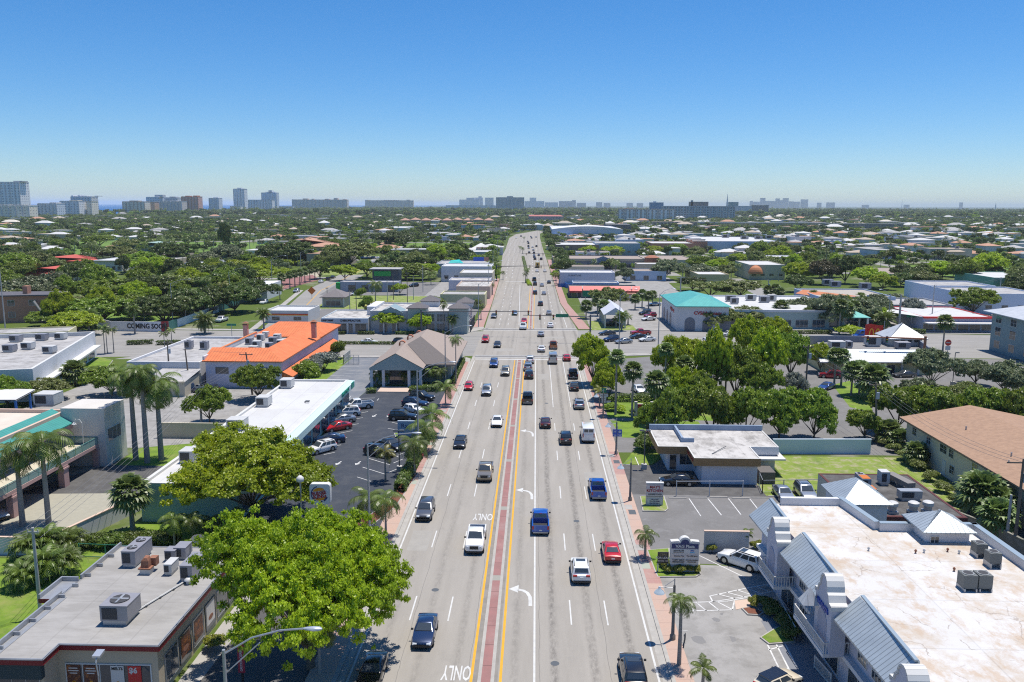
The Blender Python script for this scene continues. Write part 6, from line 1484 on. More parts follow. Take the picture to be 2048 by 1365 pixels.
o,P=store_px('tan_apartments','two-storey tan apartment block beyond the parked cars and broad tree',612,690,508,502,7.5,mat('dusty_tan',(.40,.33,.26),.85),roof_terra,.2,wn=6)
o=thing('terracotta_house','house with terracotta hip roof showing over the trees','house',(-110,600,0));x,y,_=at(612,493,6);b=MB();b.prism(rect(x-20,y,x+20,y+18),0,6,0);part('wall',b,cream_wall,o);hip(o,x-25,y-4,x+25,y+22,6,11,mat('faded_terracotta',(.45,.25,.17),.85))
o=thing('white_gable_wall','tall white boundary wall with sloping end beside the red court','wall',(-108,330,0));a=at(545,600);b=MB();b.loft([[(a[0]-6,a[1]-2,0),(a[0]-2,a[1],0),(a[0]-2,a[1],5.6),(a[0]-6,a[1]-2,7.2)],[(a[0]-7,a[1]+1,0),(a[0]-2.6,a[1]+20,0),(a[0]-2.6,a[1]+20,5.6),(a[0]-7,a[1]+1,7.2)]]);part('wall_panel',b,white_wall,o)
for i in range(9):
 xl=800+i*21;h=9+(i%3)
 o,P=store_px('townhouse','salmon townhouse in the long terrace beside the avenue, %s from its ocean end'%nth(i),xl,xl+18,441-(i%2),437,h,mat('townhouse_sand',(.47,.36,.29),.85),mat('townhouse_roof',(.42,.25,.19),.85),.2,wn=3,depth=16)
 hip(o,P[0][0]-1,P[0][1]-1,P[1][0]+1,P[2][1]+1,h,h+4,MATS['townhouse_roof'],name='hip_roof')
store_px('brick_block','small red-brick block where the avenue bends',999,1019,449,446,10,brick_wall,roof_pale,.3,depth=20)
store_px('school_block','low tan school block behind the bright lawn',845,890,468,464,5,mat('school_tan',(.42,.37,.31),.85),roof_pale,.3,wn=5)
store_px('school_block','pale blue-green end of the school block behind the lawn',890,912,470,466,5,mat('school_mint',(.34,.46,.46),.85),roof_pale,.3,wn=2)
store_px('white_house_block','white two-storey house with square windows above the trees',768,812,456,453,7,white,roof_white,.3,wn=3)
store_px('red_roofed_flats','long salmon flats with red flat roof beyond the avenue bend',1057,1127,433,430,14,mat('salmon_flats',(.50,.36,.33),.85),mat('flat_red_roof',(.42,.14,.11),.8),.3,wn=9)
store_px('white_workshop','low white workshop roof where the avenue bends away',1040,1102,450,447,8,white_wall,roof_white,.2,depth=30)
store_px('brown_mall_block','brown and white store block behind the yellow-green trees',1112,1198,490,485,8,mat('mall_brown',(.25,.18,.15),.85),roof_white,.3,wn=6)
store_px('arched_market','blue-grey market with pale roof past the strip mall',1192,1280,487,483,9,mat('market_blue',(.36,.43,.52),.85),roof_pale,.3,wn=6)
store_px('pale_roof_row','row of low shops with wide pale roof between tree crowns',1304,1400,487,483,7,brick_wall,roof_white,.3,wn=6)
store_px('open_steel_shed','open dark steel shed with white roof beyond the warehouse',1212,1262,449,446,12,dark_grey,roof_white,.2,depth=30)
F_white=facade('tower_white',(.88,.87,.86),(.20,.23,.27),6.2,8,(.25,.7),(.05,.4))
F_cream=facade('tower_cream',(.86,.78,.64),(.28,.25,.22),6,10,(.3,.7),(.35,.65))
F_tan=facade('tower_tan',(.72,.62,.54),(.30,.26,.25),6,12,(.3,.7),(.2,.55))
F_salmon=facade('tower_salmon',(.74,.40,.32),(.32,.22,.2),6,11,(.25,.8),(.25,.7))
F_grey=facade('tower_grey',(.70,.71,.74),(.18,.2,.22),6,9,(.3,.75),(.1,.45))
F_blue=facade('tower_blue',(.68,.73,.78),(.17,.21,.27),6.4,9,(.25,.7),(.1,.45))
F_teal=facade('tower_teal',(.40,.48,.50),(.08,.12,.14),5.6,7,(.2,.75),(.1,.7))
F_condo=facade('condo_white',(.80,.79,.80),(.12,.12,.13),3.0,8.0,(.2,.75),(.3,.72))
F_brown=facade('block_brown',(.30,.26,.23),(.12,.11,.11),3.3,6,(.3,.8),(.1,.8))
F_down=facade('downtown_blue',(.26,.32,.40),(.17,.23,.31),12,18)
def tower(label,xl,xr,yt,D,m,depth=30,roofm=None,extras=(),fins=0,name='apartment_tower',group=None,rz=0.0):
 k=D/1650.0;x0,x1=(xl-1072)*k,(xr-1072)*k;h=height_for((x0+x1)/2,D,yt)
 o=thing(name,label,'tower',((x0+x1)/2,D,0),rz,group)
 b=MB();sh=abs(x1)*depth/D if x1<-300 else 0
 if sh>.55*(x1-x0):depth*=.55*(x1-x0)/sh;sh=.55*(x1-x0)
 x1-=sh;depth=depth if sh else depth*.4
 b.box(x0,D,0,x1,D+depth,h);part('wall',b,m,o)
 b=MB();b.box(x0-.4,D-.4,h,x1+.4,D+depth+.4,h+1.2);part('roof',b,roofm or roof_pale,o)
 if fins:
  for i in range(fins+1):
   xx=x0+(x1-x0)*i/fins;b=MB();b.box(xx-.9,D-1.6,0,xx+.9,D+.2,h+.2);part('pier',b,roofm or roof_pale,o)
 for(a,c,t,mm)in extras:
  hz=height_for((x0+x1)/2,D,t);b=MB();b.box((a-1072)*k,D+3,h+1.2,(c-1072)*k,D+depth*.7,hz);part('penthouse',b,mm or m,o)
 return o
cap_w,cap_t,cap_g=white_wall,mat('tower_tan_cap',(.45,.37,.31),.8),mat('tower_grey_cap',(.40,.42,.45),.8)
tower('tallest white seaside apartment tower with dark balcony columns, at the picture edge',-30,58,365,1980,F_white,40,cap_w,((25,42,362,cap_g),),7)
tower('low cream terrace block with arched roofs below the tallest white tower',-30,71,412,1720,F_cream,30,cap_w,((-10,10,410,None),(20,40,410,None)),6)
tower('blue-white stepped block beside the tallest white tower',72,128,408,2100,F_blue,40,cap_w,((95,108,405,cap_w),),5)
tower('white slab block with cream penthouse dome before the forked grey tower',118,172,403,2200,F_white,40,cap_w,((135,152,401,cream_wall),),4)
tower('grey-white tower with two roof horns rising behind the white slab block',141,196,394,2500,F_grey,40,cap_w,((141,144,391,None),(154,158,390.5,None),(160,172,392,cap_w),(188,196,392,None)),6)
tower('plain beige end block on the sea gap, beside the white slab block',171,195,404,2230,F_cream,40,cream_wall)
tower('tan seaside block on the other side of the sea gap',245,301,404,2600,F_cream,40,cap_t,((258,276,401.5,cream_wall),),6)
tower('narrow peach block squeezed between tan and white seaside blocks',301,320,404.5,2650,mat('peach_block',(.55,.40,.31),.8),40,cap_t)
tower('long off-white seaside block in front of the salmon tower',320,375,403.5,2650,F_tan,40,cap_w,((340,352,402,None),),6)
tower('blue-white hotel block topped by a white sail roof',293,330,395,2900,F_blue,40,cap_w,((310,326,390,cap_w),))
tower('pale grey block behind the off-white one, before the salmon tower',329,366,396,2950,F_grey,40,cap_g,((340,352,393.5,cap_w),))
tower('salmon-red seaside tower with orange roof crown',365,407,394,2850,F_salmon,40,mat('orange_crown',(.50,.20,.11),.8),((372,380,392,mat('orange_crown')),(388,396,391.5,mat('orange_crown'))),5)
tower('small pale grey tower standing alone between two sea gaps',420,447,397,3300,F_grey,40,cap_w,((428,438,395,None),),3)
tower('tall slim white tower with dark centre stripe and low podium',470,498,378.5,3450,F_white,40,cap_g,((477,486,376,None),),3)
tower('pale podium at the foot of the tall slim tower',462,488,413,3350,F_cream,30,cap_w)
tower('long low grey-white block beside the tall slim tower',499,552,400.5,3700,F_white,40,cap_g,(),8)
tower('rounded grey tower with white roof dome',526,561,386,4100,F_blue,40,cap_w,((534,553,384,None),(540,547,381,cap_w)),4)
tower('long tan seaside slab with five stair towers',587,700,400,4700,F_tan,50,cap_t,((608,618,397.5,None),(626,630,398,None),(652,661,398,None),(670,678,396.5,None),(688,694,398.5,None)),14)
tower('farther long tan seaside slab, next along the coast',733,830,401.5,6200,F_tan,50,cap_t,((733,742,400.5,None),(770,800,400.5,None),(815,822,399.8,None)),12)
tower('white low seafront terrace under the rounded grey tower',560,590,413.5,4000,white_wall,20,cap_w)
tower('hazy white stepped hotel on the coast beyond the big slab',920,960,400,8200,F_blue,60,cap_g,((934,950,396,None),))
tower('hazy grey hotel tower with pointed top beside the stepped hotel',945,967,396,8300,F_blue,60,cap_g,((958,964,393,None),))
tower('hazy square grey tower next to the big slab',971,988,396,8000,F_grey,60,cap_g)
tower('big grey-green slab with crown standing nearest in line with the avenue'.replace('nearest in','in'),993,1048,395.5,4300,mat('slab_green_grey',(.27,.30,.31),.8)if False else F_teal,50,cap_g,((1014,1026,392.5,None),),6)
tower('long low dark block with white roof edge under the hazy hotels',893,992,411.5,5200,F_blue,40,cap_w)
for lb,xl,xr,yt,D,m in(('hazy broad blue block right beside the big slab'.replace('right ',''),1049,1088,403,8600,F_blue),('hazy blue tower rising over the broad block',1059,1072,396,8900,F_blue),('hazy flat blue block, first past the broad block',1089,1115,405.5,9200,F_blue),('hazy stepped block, second past the broad block',1117,1143,403,10000,F_down),('hazy slim tower beside the stepped block',1143,1150,401,10500,F_down),('hazy tiny block, third past the broad block',1152,1170,406.5,10500,F_down),('hazy block pair above the avenue trees',1190,1202,405,11500,F_down),('hazy low block between the pair and the blue condo',1205,1218,406.5,11500,F_down),('hazy low block close to the blue condo',1250,1262,406.5,11800,F_down),('hazy low block, last before the blue condo',1270,1282,407,11800,F_down)):
 tower(lb,xl,xr,yt,D,m,80,cap_g)
tower('eight-storey white condominium with dark stair bays inland of the avenue',1234,1345,419.5,1780,F_condo,25,cap_t,((1245,1264,416.5,tan_wall),),10,name='condominium_block')
tower('wide teal-grey glass condominium behind the white one',1319,1461,413.5,2050,F_teal,25,cap_g,((1372,1410,404,F_brown),(1376,1380,401,None)),12,name='condominium_block')
tower('bright blue office tower peeping over the white condominium',1295,1322,406,2700,mat('peeping_blue',(.06,.25,.42),.4),30,blue_wall,((1302,1308,403,cap_w),))
tower('teal mirrored office box beside the thin spire',1449,1468,405,3600,mat('teal_mirror',(.07,.28,.32),.3),30,cap_g)
tower('brown low office block in front of downtown',1495,1527,411.5,3000,F_brown,30,cap_t)
tower('white low stadium-like block before the brown office',1462,1494,413,2900,white_wall,30,cap_w)
tower('long tan garden apartments with dark balconies below the condominiums',1301,1389,445.5,1290,facade('garden_flats',(.45,.38,.30),(.04,.04,.045),3.2,5.5,(.15,.85),(.3,.7)),20,cap_t,(),12,name='condominium_block')
tower('long low white-roofed flats continuing the garden apartments',1390,1640,446.5,1330,tan_wall,25,roof_white,name='condominium_block')
tower('low dark office row with flat roofs in the inland trees',1640,1790,449,1240,F_brown,25,roof_pale,((1650,1662,447.5,None),(1718,1748,447.5,None),(1772,1790,448,None)),name='office_block')
for lb,xl,xr,yt in(('hazy downtown tower, narrow one at the seaward end',1491,1496,402.5),('hazy downtown block with stepped top at the seaward end',1497,1511,404),('hazy tallest downtown tower with thin mast',1511,1520,396.5),('hazy low downtown block under the tallest tower',1520,1541,402.5),('hazy downtown tower in the middle of the cluster',1541,1548,397.5),('hazy low downtown block between the middle towers',1548,1555,401),('hazy square-shouldered downtown tower, second tallest',1555,1565,397),('hazy small downtown tower just inland of the second tallest',1567,1575,403.5),('hazy rounded downtown block inland of the cluster',1576,1587,404),('hazy wide downtown tower ending the cluster',1590,1603,399.5),('hazy block standing apart, first inland of downtown',1622,1629,406),('hazy wide block standing apart, second inland of downtown',1640,1655,405.5),('hazy long low block on the inland horizon',1709,1721,410.5),('hazy low block alone on the inland horizon',1790,1799,410),('hazy slim tower alone far inland on the horizon',1897,1901,405.5)):
 tower(lb,xl,xr,yt,13000,F_down,120,cap_g,((xl+2,xl+2.5,yt-5,None),)if 'mast' in lb else())
def spire(label,x,yt,D,r,name='radio_mast'):
 k=D/1650.;o=thing(name,label,'mast',((x-1072)*k,D,0));h=height_for((x-1072)*k,D,yt);b=MB();b.tube([(0,0,0),(0,0,h*.6),(0,0,h)],[r,r*.7,r*.12],8);link('mast',b.mesh('mast',white_wall,50),o)
spire('thin white spire between the condominiums and the teal box',1446,389,3500,4.5);spire('faint thin mast on the inland horizon',1784,399,9000,3)
spire('small chimney-like mast far inland on the horizon',1964,406,7000,6)
FP=[]
def footprints():
 for o in list(COL.objects):
  if o.type=='MESH' and o.name.split('.')[0]in('wall','wing_wall','rear_wall','stair_tower','roof'):
   bb=[o.matrix_world@Vector(c)for c in o.bound_box]
   bb=[Vector(c)+wloc(o)for c in o.bound_box]
   FP.append((min(p.x for p in bb),min(p.y for p in bb),max(p.x for p in bb),max(p.y for p in bb)))
footprints()
for y0,xa,xb in((455,150,900),(548,45,900),(640,40,1000),(745,40,1100),(870,60,1200),(1020,100,1300),(1200,120,1300),(575,-700,-110),(690,-800,-40),(800,-900,-40),(930,-1000,-40),(1090,-1050,-60)):
 sheet('side_street_road',rect(xa,y0,xb,y0+9),.0035,street_m);FP.append((xa,y0-3,xb,y0+12))
for x0,ya,yb in((118,420,900),(215,470,1200),(330,460,1300),(470,560,1300),(-150,580,1000),(-290,700,1100)):
 sheet('side_street_road',rect(x0,ya,x0+8,yb),.0025,street_m);FP.append((x0-2,ya,x0+10,yb))
FPA=np.array(FP)
def blocked(x,y,m=1.0):
 return bool(np.any((x>FPA[:,0]-m)&(x<FPA[:,2]+m)&(y>FPA[:,1]-m)&(y<FPA[:,3]+m)))
def inpoly(x,y,P):
 c=False;n=len(P);j=n-1
 for i in range(n):
  if(P[i][1]>y)!=(P[j][1]>y)and x<(P[j][0]-P[i][0])*(y-P[i][1])/(P[j][1]-P[i][1])+P[i][0]:c=not c
  j=i
 return c
AVE=LE[::-1]+RE
LAWNS=[[v.co[:2]for v in o.data.vertices]for o in COL.objects if o.name.split('.')[0]in('golf_lawn','school_lawn','sports_lawn','park_lawn')]
AVW=inset(ccw(AVE),-4.5)
rl_=random.Random(4)
def clear_of_ways(x,y,lawn=0.0):
 if inpoly(x,y,AVW):return False
 if y<650:
  for i in range(3):
   (xa,ya),(xb,yb)=dc[i],dc[i+1]
   if ya<=y<=yb and abs(x-(xa+(xb-xa)*(y-ya)/(yb-ya)))<9:return False
 return not any(inpoly(x,y,L_)for L_ in LAWNS)or rl_.random()<lawn
rh=random.Random(5)
hr_mats=[roof_white,roof_white,roof_pale,roof_white,mat('house_roof_grey',(.36,.35,.34),.9),mat('house_roof_tan',(.42,.35,.28),.9),MATS['faded_terracotta'],mat('house_roof_cream',(.60,.55,.47),.9)]
hw_mats=[white_wall,cream_wall,mat('house_wall_sand',(.48,.42,.34),.85),blue_wall]
HP=[]
def house_proto(w,d,h,rh_,flat):
 b=MB();b.prism(rect(-w/2,0,w/2,d),0,h,0);wm=b.mesh('wall',white_wall)
 b=MB()
 if flat:b.box(-w/2-.6,-.6,h,w/2+.6,d+.6,h+.45)
 else:
  x0,y0,x1,y1=-w/2-1,-1,w/2+1,d+1;i=(y1-y0)/2;r0,r1=(x0+i,(y0+y1)/2,h+rh_),(x1-i,(y0+y1)/2,h+rh_)
  q=[(x0,y0,h),(x1,y0,h),(x1,y1,h),(x0,y1,h)];b.face([q[0],q[1],r1,r0]);b.face([q[1],q[2],r1]);b.face([q[2],q[3],r0,r1]);b.face([q[3],q[0],r0])
 return wm,b.mesh('roof',roof_white)
HPR=[house_proto(14,9,3.2,1.9,False),house_proto(18,10,3.4,2.1,False),house_proto(13,10,3.4,0,True),house_proto(24,11,6.0,0,True),house_proto(17,10,5.6,2.2,False)]
n_h=0
def far_house(x,y,rng):
 wm,rm=rng.choice(HPR);m=rng.choice(hr_mats);wl=rng.choice(hw_mats)
 kind={'roof_white':'white','pale':'grey'}
 col='white' if m is roof_white else 'pale grey' if m is roof_pale else m.name.replace('house_roof_','').replace('faded_','')
 side='ocean side' if x<0 else 'inland side';dist='beyond the first tree belt' if y<900 else 'halfway to the horizon' if y<1600 else 'near the horizon'
 lb='small %s-roofed house among trees on the %s, %s'%(col,side,dist)
 o=thing('suburban_house',lb,'house',(x,y,0),rng.uniform(-.15,.15)+(PI/2 if rng.random()<.3 else 0),'%s-roofed houses, %s, %s'%(col,side,dist))
 link('wall',with_mat(wm,wl),o);link('roof',with_mat(rm,m),o)
 o.scale=(1,1,1)if y<1100 else(1.25,1.25,1.5)
 HP.append((x-13,y-9,x+13,y+15))
tries=0
while n_h<285 and tries<14000:
 tries+=1
 u=rh.random();y=560+(2600-560)*u**1.5
 x=(rh.uniform(-60,2110)-1072)*y/1650.
 if x<-1250:continue
 if x>40 or rh.random()<.38:
  if blocked(x,y,16)or not clear_of_ways(x,y-4)or not clear_of_ways(x,y+12):continue
  if any(abs(x-(a[0]+13))<24 and abs(y-(a[1]+9))<22 for a in HP):continue
  far_house(x,y,rh);n_h+=1
rc_=random.Random(77);n_c=0
for side,lo,hi,want in(('inland side',22,330,34),('ocean side',-260,-32,16)):
 got=[]
 for _ in range(4000):
  if len(got)>=want:break
  y=rc_.uniform(395,1050);x=rc_.uniform(lo,hi*(.4+y/1000)if lo>0 else hi);w_,d_,h_=rc_.uniform(16,40),rc_.uniform(12,20),rc_.choice((4.2,4.8,5.5,7.5))
  if blocked(x,y+d_/2,max(w_,d_)/2+6)or not all(clear_of_ways(x+a*w_/2*1.25,y+b_)for a in(-1,0,1)for b_ in(-6,d_/2,d_+5)):continue
  if any(abs(x-a[0])<(w_+a[2])/2+7 and abs(y-a[1])<30 for a in got):continue
  got.append((x,y,w_,d_,h_))
 for i,(x,y,w_,d_,h_)in enumerate(sorted(got,key=lambda r:r[1])):
  wl,rf_=rc_.choice((white_wall,cream_wall,grey_wall,blue_wall,tan_wall)),rc_.choice((roof_white,roof_white,roof_pale,roof_white,roof_tan))
  o=bld('commercial_block','%s low block with %s roof, %s beyond junction, %s by distance'%(wl.name.split('_')[0]if wl is not blue_wall else 'pale blue','white' if rf_ is roof_white else 'pale grey' if rf_ is roof_pale else 'tan',side,nth(i)),rect(x-w_/2,y,x+w_/2,y+d_),h_,wl,rf_,.3)
  if y<760:wins(o,(x-w_/2,y),(x+w_/2,y),int(w_/5),2.6,.4,2.6,nx=2)
  for k in range(rc_.randint(0,2)):ac_unit(0,0,h_-.3,2.4,2,1.3,'grey unit on a low block roof on the %s beyond the junction'%side,0,'units on the low blocks, '+side,m=ac_white if k else ac_metal,xy=(x+rc_.uniform(-.35,.35)*w_,y+rc_.uniform(.25,.6)*d_))
  HP.append((x-w_/2,y,x+w_/2,y+d_));sheet('side_lot',rect(x-w_/2-4,y-9,x+w_/2+4,y+d_+3),.003,lot_pale)
b=MB();rm_=[roof_white,roof_pale,MATS['house_roof_tan'],MATS['faded_terracotta'],white_wall]
rq=random.Random(31);k=0
for _ in range(9000):
 if k>=1500:break
 y=600+3300*rq.random()**1.4;x=(rq.uniform(-40,2100)-1072)*y/1650.
 if x<-1240 or(x<40 and rq.random()<.6)or blocked(x,y,9)or not clear_of_ways(x,y):continue
 k+=1;w_,d_,h_,m_=rq.uniform(6,11),rq.uniform(4,6),rq.choice((3.2,3.4,5.8)),rq.choice((0,0,0,1,1,2,3))
 if rq.random()<.3:w_,d_=d_,w_
 b.prism(rect(x-w_,y-d_,x+w_,y+d_),0,h_,4);q=[(x-w_-.8,y-d_-.8,h_),(x+w_+.8,y-d_-.8,h_),(x+w_+.8,y+d_+.8,h_),(x-w_-.8,y+d_+.8,h_)];t=(x,y,h_+rq.choice((.4,1.8,2.2)))
 for j in range(4):b.face([q[j],q[(j+1)%4],t],m_)
 FP.append((x-w_,y-d_-3,x+w_,y+d_))
struct('distant_houses',b,rm_,'countless small houses scattered through the far suburbs','stuff')
FPA=np.array(FP+HP)
PC=bpy.data.collections.new('woodland_sources')
def src(name,parts_):
 e=bpy.data.objects.new(name,parts_);PC.objects.link(e);return e
def joined(name,items):
 """one mesh from crown and trunk meshes: (mesh, material, scale xyz, z)"""
 V,Fa,Mi,mats_=[],[],[],[]
 for me,m,sc,off in items:
  base=sum(len(v)for v in V)
  co=np.empty(len(me.vertices)*3,np.float32);me.vertices.foreach_get('co',co);co=co.reshape(-1,3)*np.array(sc)+np.array(off)
  V.append(co);mats_.append(m);k=len(mats_)-1
  for p in me.polygons:Fa.append([i+base for i in p.vertices]);Mi.append(k)
 me=bpy.data.meshes.new(name);me.from_pydata(np.concatenate(V).tolist(),[],Fa)
 for m in mats_:me.materials.append(m)
 me.polygons.foreach_set('material_index',Mi);me.update()
 return me
SRC=[]
for i,(kd,m,w,h)in enumerate((('fa',L_dark,9.5,7.5),('fb',L_mid,9,8),('fc',L_dark,11.5,7.5),('fa',L_olive,8.5,7),('fb',L_dark,8,9),('fc',L_bright,9,6.5),('fb',L_grey,10,7.5),('fa',L_mid,7,6))):
 cm,tm=TREE[kd]
 SRC.append(src('tree_source_%s'%chr(97+i),joined('tree',[(cm,m,(w/2,w/2,h/1.1),(0,0,0)),(tm,bark,(w/2,w/2,h/1.1),(0,0,0))])))
for i,(kd,h,s)in enumerate((('far',9,1.0),('far',6.5,.95),('farfan',6,1.05))):
 SRC.append(src('tree_source_p%s'%chr(97+i),joined('palm',[(PALM[kd],L_palm if kd=='far' else L_palm2,(s,s,s),(0,0,h)),(palm_trunk(h,.2,.14,bark_g),bark_g,(1,1,1),(0,0,0))])))
def scatter(name,pts,label,scale):
 me=bpy.data.meshes.new(name);me.from_pydata(pts,[],[])
 o=bpy.data.objects.new(name,me);COL.objects.link(o);tag(o,label,None,None,'stuff')
 g=bpy.data.node_groups.new(name,'GeometryNodeTree')
 g.interface.new_socket('Geometry',in_out='INPUT',socket_type='NodeSocketGeometry');g.interface.new_socket('Geometry',in_out='OUTPUT',socket_type='NodeSocketGeometry')
 gi,go=g.nodes.new('NodeGroupInput'),g.nodes.new('NodeGroupOutput')
 ip=g.nodes.new('GeometryNodeInstanceOnPoints');ci=g.nodes.new('GeometryNodeCollectionInfo')
 ci.inputs['Collection'].default_value=PC;ci.inputs['Separate Children'].default_value=True;ci.inputs['Reset Children'].default_value=True
 ip.inputs['Pick Instance'].default_value=True
 ri=g.nodes.new('FunctionNodeRandomValue');ri.data_type='INT';ri.inputs[4].default_value=0;ri.inputs[5].default_value=len(SRC)-1
 rr=g.nodes.new('FunctionNodeRandomValue');rr.data_type='FLOAT';rr.inputs[2].default_value=0;rr.inputs[3].default_value=6.283;rr.inputs['Seed'].default_value=3
 rs=g.nodes.new('FunctionNodeRandomValue');rs.data_type='FLOAT';rs.inputs[2].default_value=.62*scale;rs.inputs[3].default_value=1.3*scale;rs.inputs['Seed'].default_value=9
 cx_=g.nodes.new('ShaderNodeCombineXYZ')
 L=g.links.new
 L(gi.outputs[0],ip.inputs['Points']);L(ci.outputs[0],ip.inputs['Instance']);L(ri.outputs[2],ip.inputs['Instance Index'])
 L(rr.outputs[1],cx_.inputs[2]);L(cx_.outputs[0],ip.inputs['Rotation']);L(rs.outputs[1],ip.inputs['Scale']);L(ip.outputs[0],go.inputs[0])
 md=o.modifiers.new('scatter','NODES');md.node_group=g
 return o
rf=random.Random(11)
def fill(y0,y1,step,keep):
 pts=[];y=y0
 while y<y1:
  xw0,xw1=(-90-1072)*y/1650.,(2140-1072)*y/1650.
  x=max(xw0,-1330-(y-2500)*.02 if y>2500 else-1330)
  while x<xw1:
   px_,py_=x+rf.uniform(-.5,.5)*step,y+rf.uniform(-.5,.5)*step
   dens=keep*(.95 if px_<25 else.66 if py_<1200 else.8)
   if rf.random()<dens and not blocked(px_,py_,1.5)and clear_of_ways(px_,py_,.2):pts.append((px_,py_,0))
   x+=step
  y+=step
 return pts
near_pts=fill(452,1000,7.6,.74)
scatter('woodland_trees',near_pts,'mixed broadleaf trees and palms covering the suburbs on both sides',.74)
scatter('distant_woodland_trees',fill(1000,2300,11,.84),'far tree cover reaching towards the coast and horizon',1.0)
scatter('horizon_woodland_trees',fill(2300,6000,34,.92),'hazy tree cover close to the horizon',2.1)
print('woods',len(near_pts))
T=tree_px
T('hero',622,1336,1004,428,L_bright,'huge bright green shade tree in front, between burger restaurant and avenue')
T('open',505,1040,845,372,L_bright,'wide airy bright green tree leaning over the white pharmacy roof')
T('midB',420,846,765,98,L_mid,'dense green tree standing against the back of the white pharmacy roof')
T('midA',517,800,722,100,L_mid,'dense green tree under the leaning pole before the orange-tiled building')
T('midB',225,792,724,112,L_mid,'rounded dark tree behind the royal palm trio')
T('midA',80,800,753,120,L_olive,'low spreading olive tree at the alley edge behind the teal-tiled office')
T('midB',15,815,745,85,L_mid,'tree cut by the picture edge above the teal-tiled office')
T('bush',616,765,722,62,L_mid,'rounded green bush below the orange side canopy')
T('bush',648,742,702,66,L_silver,'silvery bush beside the parking aisle and orange canopy')
T('bush',628,752,714,50,L_silver,'smaller silvery bush tucked next to the silvery one')
T('bush',676,718,680,34,L_mid,'clipped round dark green bush at the white gate enclosure')
T('midA',786,664,615,80,L_bright,'wide light green street tree before the two-storey storefront, seaward one')
T('midB',841,668,622,60,L_bright,'rounded light green street tree before the two-storey storefront, by the date palm')
T('bd',735,634,588,35,L_mid,'small thin tree by the corner pavilion')
T('bush',210*0+722,597,575,26,L_mid,'round shrub-like tree behind the corner pavilion lawn')
T('ba',866,622,590,55,L_olive,'olive tree hiding the yellow store side wall')
T('bc',800,590,565,34,L_bright,'small bright tree on the vacant lawn by the drive-through bank')
def belt(rows,fmt,group=None):
 k_,e_=(1.22,.14)if rows[0][1]<1000 else(1.05,.0)
 rows=sorted(rows,key=lambda r:r[1])
 for i,(k,bx,by,ty,w,m)in enumerate(rows):T(k,bx,by,ty-(by-ty)*e_,w*k_,m,fmt%nth(i),group)
belt([('midA',200,650,597,120,L_mid),('midB',262,640,590,110,L_mid),('midA',150,672,625,95,L_yellow),('midB',95,655,622,80,L_mid),('midA',330,650,592,115,L_dark),('midB',372,640,580,105,L_dark),('midA',240,612,560,125,L_mid),('midB',180,606,560,100,L_mid),('midA',305,608,553,110,L_dark),('midB',425,630,575,90,L_dark),('midA',470,625,570,95,L_dark),('midB',510,605,560,80,L_dark),('midA',440,596,548,95,L_dark),('midB',360,590,545,110,L_olive),('midA',395,570,530,100,L_dark),('midB',520,570,530,105,L_bright),('midA',470,560,522,90,L_yellow),('midB',125,632,590,80,L_olive)],'leafy tree of the dense grove behind the banner fence, %s counted from its seaward end')
belt([('midB',62,618,556,130,L_grey),('midA',20,628,580,80,L_olive),('midB',10,592,540,70,L_mid),('midA',112,590,545,60,L_grey),('midB',140,570,530,50,L_mid),('midA',30,560,508,90,L_mid),('midB',75,545,505,60,L_olive),('midA',205,575,540,60,L_mid)],'scattered tree between the brick house and the red roofs, %s from the picture edge')
belt([('ba',140,508,498,22,L_mid),('bb',112,512,500,16,L_mid),('ba',138,515,502,18,L_mid),('bc',180,510,488,46,L_dark),('bc',200,495,470,60,L_mid),('bb',252,505,480,50,L_olive),('midA',235,530,493,80,L_olive),('midB',290,545,505,95,L_mid),('midA',345,530,485,75,L_dark),('midB',415,535,505,60,L_grey),('midA',455,530,490,70,L_grey)],'tree on or beside the golf lawn, %s from its seaward end')
belt([('midA',590,530,478,80,L_dark),('midB',545,530,490,60,L_dark),('midA',700,533,478,105,L_olive),('midB',655,540,502,50,L_olive),('midA',640,558,522,36,L_mid),('bb',690,562,532,50,L_bright),('bc',735,558,524,42,L_mid),('ba',728,548,522,26,L_mid),('midB',830,545,505,62,L_olive),('midA',812,560,527,70,L_mid),('midB',845,560,535,50,L_olive),('midA',790,498,455,90,L_dark),('bb',800,540,505,60,L_dark),('ba',870,525,490,45,L_bright),('bb',905,520,490,50,L_mid)],'tree around the park road end and drive-through bank, %s towards the avenue')
belt([('row',1185,770,665,95,L_bright),('row',1220,785,715,62,L_bright),('row',1205,800,735,55,L_bright)],'bright green street tree over the inland sidewalk at the junction, %s from the junction' if False else 'bright green street tree over the inland sidewalk by the junction, %s counted inland')
belt([('midA',1345,790,660,115,L_yellow),('midB',1425,805,640,100,L_bright),('midA',1390,755,672,110,L_yellow),('midB',1470,800,680,125,L_mid),('midB',1525,812,720,85,L_mid),('midA',1365,812,725,80,L_bright),('midA',1530,790,640,110,L_bright),('midB',1495,740,622,95,L_bright),('midA',1580,760,655,95,L_mid),('midB',1640,745,680,60,L_bright),('midA',1545,715,625,90,L_bright),('midB',1400,815,735,80,L_mid),('midA',1590,800,740,60,L_silver)],'big tree in the clump between the junction and the fast-food drive-in, %s counted inland')
belt([('row',1345,885,768,112,L_mid),('row',1425,885,762,120,L_mid),('row',1490,885,766,115,L_mid),('row',1558,880,772,112,L_mid),('row',1628,882,776,108,L_mid),('row',1728,880,815,75,L_mid),('row',1795,865,765,115,L_mid),('row',1870,868,765,120,L_mid),('row',1945,872,768,115,L_mid),('row',2020,880,772,110,L_mid),('row',1285+10,870,800,60,L_mid)],'clipped vase-shaped tree in the long row beside the parking lot, %s counted from the avenue')
